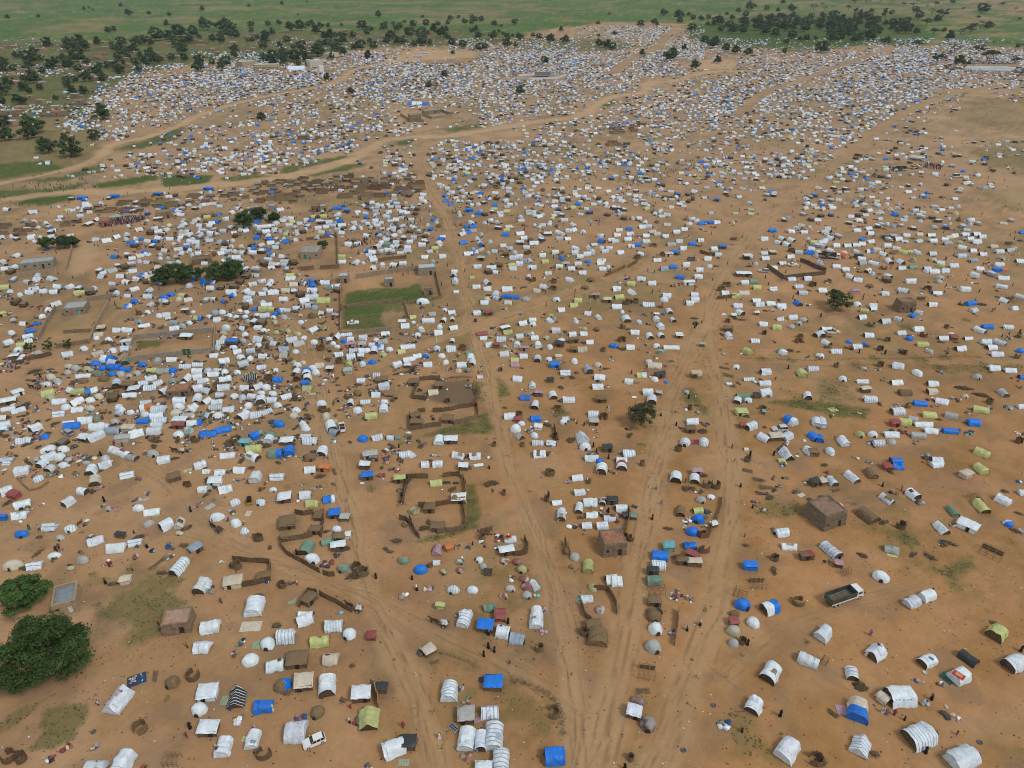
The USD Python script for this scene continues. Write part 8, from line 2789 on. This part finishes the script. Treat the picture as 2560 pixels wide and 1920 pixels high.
SURVEY_FAR = """
@@ 1280 384 3.456
Gw 615 680 80 3.4 2.8
Bw 405 680 -20
Bw 430 690 -20
Bw 495 665 -10
Gw 530 655 20
Gw 70 685 4 4
Hw 310 690
Gw 105 725
Gw 190 770 0 4
Gw 480 730 4
Gg 410 725
Hs 70 765
Bw 125 805
Bw 550 820 -15
P 340 810
R 135 855
Bw 375 850
Bw 265 875
P 420 870 0 3
P 480 880 0 3
Gw 665 810 -60 3
Gw 700 850 -60 3
Bw 545 855
Bw 590 885
Bw 650 865
Bw 805 840
Bw 840 815
Gw 935 850 8
Bw 1120 865 -15
R 1085 895
Bw 65 885
Bu 100 920
Bw 10 895
Bw 65 950
By 290 930
Bw 180 980
Gw 10 990
Bw 410 970
Hg 465 950
Bw 570 945
Bw 515 990
Gw 765 940
Gw 785 990
Gw 610 1025
Db 655 930
P 555 910 0 3
Gw 315 1030
Bw 500 1085 -20
Gw 275 1145 -15
R 355 1160
Gc 220 1180 -8
P 100 1150
R 175 1085
Pw 20 1065 0 3
Bb 30 1235
Dg 120 1255
Dw 385 1260
Pw 265 1065
Dt 630 1155
Dt 680 1090
R 355 1100
Hp 720 1220
Gw 905 1165
By 925 1235 5 3.6
Hc 825 1260
Gw 1040 1195 -30 3.6
Gw 1120 1080 -5 3.6
By 1030 1125 -5
Gw 1210 1118
P 1010 1080
Pa 925 1110
Gw 1215 1025 0 .1 .1
P 1200 1025 0 2.6
Bu 1315 995
Bb 1395 975
Bw 1505 955
P 1505 1000
Bw 1620 1000
Bb 1455 1065 -8 3.6
Hw 1530 1110 0 4
Bw 1610 1060
Pw 1430 1130
Gw 1255 915
Gk 1550 905
Bw 1690 905
Bw 1780 870
Bw 1745 820
Hb 1820 800
C 1680 860 0 5 1
Gw 1480 815
Bg 1375 780 5 4
Gw 1445 755
Bb 1560 775
Bw 1630 745
P 1490 720 0 3
Bw 1325 710
Bw 1420 675
Gc 1215 670
Gc 1255 690
Gw 1160 705
Gw 1160 755
Gw 1000 735 5 3.6
Gw 860 740
Bb 775 755 -15
Gw 910 700
Gw 1020 690
P 1095 720
Bb 1090 785
Gw 1030 795
R 1225 790
Hb 1410 850 -15 4 2.4
Hc 1355 865 0 3.6
R 1305 870
Pr 1210 885
P 1890 780
K 1920 740
Gw 2040 885 0 4 2.4
P 2020 940
C 2050 970
Hw 2000 1035 0 6 3.4
Bv 2085 1100
Bw 2010 1110
By 2115 1155
Gw 1840 1200
Gc 2005 1200 0 4
By 1930 1225
R 1855 1130
R 1810 1170
Gw 2110 1265
Gs 2140 1300
Bw 1575 1215
Bw 1580 1260
Bw 1535 1290
Bw 1335 1225
Dw 1315 1260
R 1055 1275
R 985 1285
Gs 1180 1300 0 4.6
Gw 905 1320 0 3.6
Gs 1950 1310
Gy 535 1305
By 570 1265
Dw 160 985
P 1640 650 0 3
Bb 1015 645
Gw 1125 630
Gw 925 655
Bw 1490 650
Pr 1555 645
Bb 1635 600
Bb 1720 590
Gw 1770 590
P 1750 635 0 4
Gw 2180 735
P 2180 820 0 3
Gw 2180 855
Gw 2190 900
@@ 1920 384 3.456
Bw 200 670
Bw 310 675
Bb 40 660
Bw 120 730 -20
Bw 205 745 -20
Bw 90 765 -20
Bw 165 785 -20
Gw 520 665 -20
Gw 515 695 -20
Gw 545 730 -20
Gw 470 760
Bw 480 800 -20
Bw 540 835 -20
Bw 440 850 -40 3.2
Gs 370 820
Hc 40 850
R 205 835
Gw 195 885
Gw 590 790
Gw 685 790
Gw 760 785
Gw 810 775
Gw 890 755
Bk 1020 720
Hg 1085 710
Gw 1125 735
P 1000 810
Gw 1030 790
Gwb 875 840
Bc 935 830
Gw 1000 865 -20 3.6
Dt 1080 855
By 1175 850 -15
Bw 1290 850 -25 4
Gw 1420 860
Bw 765 845 -20
Hk 785 880
C 700 895
Bg 815 945
Bw 915 945 -15 4
Bw 1050 930 -40 4
Gw 1150 935 -30
Gw 1155 985
Gv 1255 975
R 1000 985
Dy 1255 920
Bw 865 1010 30
Gw 590 970
Gw 670 995
Gs 455 940 -30
Gw 125 940
Gw 50 980
Gs 205 1080
Gs 340 1075
Gs 265 1145
Bs 300 1200 0 3.6
Gw 470 1175
Gs 45 1165
Gw 710 1060 -20
Gw 780 1090 -10
Bw 1040 1060 -30
Bw 1230 1100 0 4
R 520 1100
R 385 1130
Dt 880 1140
Hp 755 1185
Bs 1010 1205
Gs 1170 1180 -15 4
Gw 1460 1200 0 3.6
Bw 1700 1170 0 4
R 1380 1160
Pb 1340 1200
P 1560 1155
Pw 1785 1110 0 4 2.6
Bw 1790 1050 -20 3.4
Gw 1830 990
Gw 1435 1015 0 4
Gs 1375 990
By 1495 970 -20
Gs 1530 1010
Gw 1605 965 0 3.6
P 1580 1060 0 4 2.6
Dv 1475 1105
Dg 1485 1075
Dc 1430 920
P 1575 915 0 3
Bu 1770 920 0 3.6
P 1890 945
Gw 1995 955 0 4
Go 2030 990 -5 4 2
Hb 1980 1000
Gw 2035 1070 -5 4
Bw 2020 1145 -10 4
Bw 2190 1235 -15 4
Gw 2180 925 0 4
Dy 2020 905
Gw 1855 865
Gw 1770 835
Bw 2000 845
Gc 1950 800
Gw 1800 760 0 4 3
P 1800 790 0 4
Dv 1690 740
Dy 1655 765
Gw 1750 730
Gw 1850 715
Gw 1800 695
Gc 1570 720
Gw 1525 735
Gw 1610 705
Gw 1705 695
Gw 1410 700 0 3.6
Bw 1425 750
P 1440 725
Gw 1195 700
Gw 885 685
Gw 870 645
Gw 770 660
Bb 2195 1290 0 .1 .1
Bb 1750 1290 10 4
C 1850 1300 0 4
Gw 2045 1265 -20
Pr 2010 1240
K 2100 1260
Bw 1420 1300
Gw 905 1310
Dw 770 1300
Gw 115 1315
Bb 260 1290 -40
P 350 1300 0 4
Gw 25 1290
Pr 75 1265
K 1335 1260
C 2180 750
K 2090 780
Gg 2090 830
Dv 2125 820
P 2050 855
Bg 1550 775
Gw 1240 820 0 .1 .1
@@ 0 384 3.456
Hb 710 380 -3 5 3
Hb 985 365 -3 5 3
Hb 1365 345 -3 5 3
Hb 1800 300 -3 5 3
Gw 755 450 0 5 3
Gw 330 0 0 .1 .1
Gw 320 1080 0 3
Gw 500 1145
Gw 260 1195
Gw 380 1185
Gw 470 1190
Pr 90 1220 0 3.4
Gw 480 1295 15 3.6
Go 1040 1090 5 4 2
Dr 1000 825 0 2
By 690 1200 5 4
Db 1250 855
Db 1475 1215
Db 1415 1240
Db 1160 1275
Gb 1770 1115 -50 5 3
Gw 1820 1160
Gw 2000 1190 0 4
Gv 1500 625 0 1.6
Gw 285 500 8 4
Hw 770 605 20 4
Gw 830 570 30 3
Hw 1365 560 4 4
Gw 920 750 10 4
Gw 830 740
Gw 1005 715 15
Gw 440 730
Pa 1000 570 0 3
Bb 1095 495
Bb 1400 470
@@ 640 384 3.456
Gb 10 720 0 3
Db 115 735
Db 625 695
Db 475 575
Gb 720 580
Bb 700 470 0 4
Hb 785 490
Db 135 435
Hb 755 445 0 2
Gb 1870 625 8 3.4
Gb 1790 765 8
Bb 1600 735 -8
Hb 1840 485 5 4
Gb 1640 405 3 3
Gb 2065 440 0 3
Gb 1950 785 -45 3.4
Gw 1940 770 -45 3
Gw 1835 860 3 4
Gw 1780 690 20 4
Hg 1945 900
Gw 2035 980 0 4
Bw 1915 970
By 1870 1065 0 2
Gs 1720 1100 88 4
Gs 1705 1045 80 3
Gw 1715 1010 0 2.6
Gw 1730 1185 0 2
Gw 1905 1145
Gw 2000 1110 -40 3.4
Gw 2000 1165
Bb 2160 1230
Bs 2085 1250 -20
Gw 1975 1280
Dw 1440 1280 0 5 3
Bw 1095 965 -70
Bw 1195 960 -10
Bw 1270 945
Dw 1010 985
Pr 1150 985 0 2.4
Gw 1005 895 10
Gw 1005 850
Bw 1145 830
Bv 1135 780
Gw 1225 795 -20
Bw 1330 760
Bw 1435 785
Gw 1310 805
Bw 1045 800 30
Bw 1075 770 30
Gw 1130 740
Bw 1190 705 20
Gw 1210 760
Bw 800 780
Bw 880 775
Gw 1460 890
Gw 1615 885
By 740 890 0 3.6
Gw 740 930 0 3.6
Gy 300 1045
Gw 300 1075 0 4
Gw 600 1110 0 4
Gv 640 1150 0 4
Gs 690 1145 10
Db 490 1140
Gw 485 1175 3 4
Gw 485 1235 3 5 3
Gy 585 1265 3 5 3
Dv 495 1290
Gw 240 1250
Gc 260 1180
Gw 150 1195 5 4
Gw 90 1300 5 4
Gw 420 1115 -20
Gk 415 1115 5 4
Gs 415 650 5 3.4
Bw 540 640
Bk 530 550 80
Gw 235 575 0 3
Gw 210 480 5 3.4
"""
# ------------------------------------------------------------------ assemble
read_survey(SURVEY_NEAR); read_survey(SURVEY_MID); read_survey(SURVEY_FAR)
master = np.random.default_rng(2024)
for k, (code, nx, ny, nums) in enumerate(SURVEY_ITEMS): build_item(code, nx, ny, nums, np.random.default_rng(100 + k))
# small marks and cloths that single tents carry
def cloth_on(nx, ny, ang, L, W, z, col, label, cat='cloth', marks=None, parent=None):
    x, y = map(float, ground_at(nx, ny, z)); a = math.radians(ang); x2, y2 = ground_at(nx + 10 * math.cos(a), ny - 10 * math.sin(a), z); yaw = math.atan2(y2 - y, x2 - x)
    t = thing('cloth', x, y, z, yaw, label, cat); n = 5; X, Y = np.meshgrid(np.linspace(-.5, .5, n) * L, np.linspace(-.5, .5, n) * W); V = np.stack([X, Y, -.55 * (Y / W) ** 2 * W * .9], -1).reshape(-1, 3); i = (np.arange(n - 1)[:, None] * n + np.arange(n - 1)[None]).ravel()
    put('sheet', V, np.c_[i, i + 1, i + n + 1, i + n], col, 'stuffs', t, True)
    for (mx, my, ml, mw, mc) in marks or []: X, Y = np.meshgrid(np.linspace(-.5, .5, n) * ml + mx, np.linspace(-.5, .5, n) * mw + my); put('mark', np.stack([X, Y, -.55 * (Y / W) ** 2 * W * .9 + .02], -1).reshape(-1, 3), np.c_[i, i + 1, i + n + 1, i + n], mc, 'stuffs', t, True)
for nx, ny, ang, L, W, z, col, label in ((2048 + 1512 * Z4, 1536 + 648 * Z4, -32, 2.0, 1.5, 2.3, (.42, .05, .06), 'red carpet with orange centre thrown over a white arched tent'), (1024 + 1062 * Z4, 1152 + 818 * Z4, 4, 1.7, .9, 1.95, (.55, .10, .03), 'orange red rug laid on a white ridge tent'),
        (2048 + 655 * Z4, 1536 + 325 * Z4, -30, .9, .5, 2.0, (.05, .04, .045), 'black clothes drying on a white ridge tent'), (2048 + 1212 * Z4, 1536 + 472 * Z4, -30, .9, .6, 1.7, (.06, .18, .34), 'blue cloth hung over a small white arched tent'), (1290 * Z4, 1536 + 832 * Z4, 20, 1.0, .5, 2.1, (.04, .10, .35), 'blue cloth at the peak of the ridge tent by the printed banner'),
        (512 + 530 * Z4, 1152 + 1530 * Z4, 0, .9, .6, 2.1, (.62, .55, .10), 'yellow cloth on the long white tent by the cream hut compound'), (1024 + 985 * Z4, 1536 + 118 * Z4, 0, .5, .4, 1.9, (.05, .07, .2), 'navy cloth on the white tent beside the blue grey tent')):
    cloth_on(nx, ny, ang, L, W, z, col, label, 'cloth', [(0, 0, L * .6, W * .6, (.55, .25, .12) if 'orange centre' in label else (.12, .02, .02))] if 'r' in label[:7] and L > 1.5 else None)
lay_ground()
far_trees(); village(); straw_huts(); far_specials(); far_mass(); crowds(); weeds_mass(); litter_mass()
# printed banner lying near the big tree: generic patches of colour on dark blue
bx, by = map(float, ground_at(1480 * Z4, 1536 + 710 * Z4, .05)); tb = thing('printed_banner', bx, by, .2, .45, 'dark blue printed banner with white and pink patches spread on the sand', 'banner')
put('sheet', *box(3.3, 2.5, .03), (.02, .045, .12), 'cloth', tb); rb = np.random.default_rng(6); LANDMARKS.append(('printed dark blue banner', bx, by))
for q in range(14): put('print', *box(rb.uniform(.2, .7), rb.uniform(.15, .5), .012, rb.uniform(-1.3, 1.3), rb.uniform(-.9, .9), .031 + .003 * q, rb.uniform(0, 3)), [(.6, .6, .6), (.5, .25, .25), (.05, .2, .3), (.5, .45, .15), (.55, .5, .52)][q % 5], 'cloth', tb)
# ------------------------------------------------------------------ labels: each names one thing by its look and by the landmark that singles it out
ORD = ['nearest', 'second nearest', 'third nearest', 'fourth nearest', 'fifth nearest', 'sixth nearest', 'seventh nearest', 'eighth nearest', 'ninth nearest', 'tenth nearest', 'eleventh nearest', 'twelfth nearest', 'thirteenth nearest', 'fourteenth nearest', 'fifteenth nearest', 'sixteenth nearest']
REGIONS = [('in the dense far wood behind the tents', [(1880, 30), (2330, 30), (2330, 116), (1880, 120)]), ('on the open green plain beyond the village', [(-100, -80), (1900, -80), (1900, 55), (1280, 62), (640, 62), (250, 98), (-100, 105)]), ('on the patchy far plain beyond the wood', [(1900, -80), (2700, -80), (2700, 125), (2330, 110), (2330, 30), (1900, 30)]),
    ('in the village before the green plain', [(-100, 100), (640, 62), (1280, 62), (1290, 125), (640, 190), (-100, 190)]), ('in the village beside the dense tents', [(-100, 190), (330, 190), (260, 400), (-100, 480)]), ('in the wooded fields past the far tents', [(1290, 30), (1900, 30), (1900, 125), (1290, 125)]), ('among the old straw compounds', [(-50, 430), (1060, 430), (1060, 560), (-50, 640)])]
REGW = [(t, pts_at(p)) for t, p in REGIONS]
def far_label(desc, x, y, lm):
    for t, poly in REGW:
        if inside(np.array([[x, y]]), poly)[0]: return f'{desc} {t}'
    return f'{desc}, one of several farther from the {lm}'
kinds = {}
for q in THINGS: kinds.setdefault(q[1], []).append(q)
for desc, qs in kinds.items():
    XY = np.array([(q[3], q[4]) for q in qs]); best = {}
    LM = np.array([(a[1], a[2]) for a in LANDMARKS]); D = np.hypot(XY[:, None, 0] - LM[None, :, 0], XY[:, None, 1] - LM[None, :, 1]); R = np.argsort(np.argsort(D, 0), 0)
    for i, q in enumerate(qs):
        score = R[i] * 6.0 + D[i] * .25; l = int(np.argmin(score)); r = int(R[i, l]); lm = LANDMARKS[l][0]
        if len(qs) == 1: lab = f'{desc}, close to the {lm}'
        elif r < 16: lab = f'{desc}, {ORD[r]} to the {lm}'
        else: lab = far_label(desc, q[3], q[4], lm)
        if len(lab.split()) > 16: lab = lab.replace('open at one end', 'with open end').replace('closed at both ends', 'fully closed')
        if len(lab.split()) > 16: lab = lab.replace(' with dark opening', '').replace(' and dark opening', '').replace(' with open end', ', open').replace(', nearest', ' nearest')
        if desc == lm: lab = desc
        tag(q[0], ' '.join(lab.split()), q[2], desc if len(qs) > 1 else None)
# ------------------------------------------------------------------ air: a thin even haze round everything
if HAZE:
    hz = usdkit.material(stage, '/World/Looks/haze', {'v': ('principled_volume', {'color': (.78, .86, .95), 'density': HAZE, 'anisotropy': .2})}, [], volume='v.volume')
    V, F = box(15000, 9000, 134, 0, 2500, -1.0)
    p = put('haze', V, F, (1, 1, 1), hz); tag(p, 'thin pale haze over the far camp', 'haze', None, 'stuff')
print('things', len(THINGS), 'landmarks', len(LANDMARKS), 'kinds', sorted(((len(v), k) for k, v in kinds.items()), reverse=True)[:12])
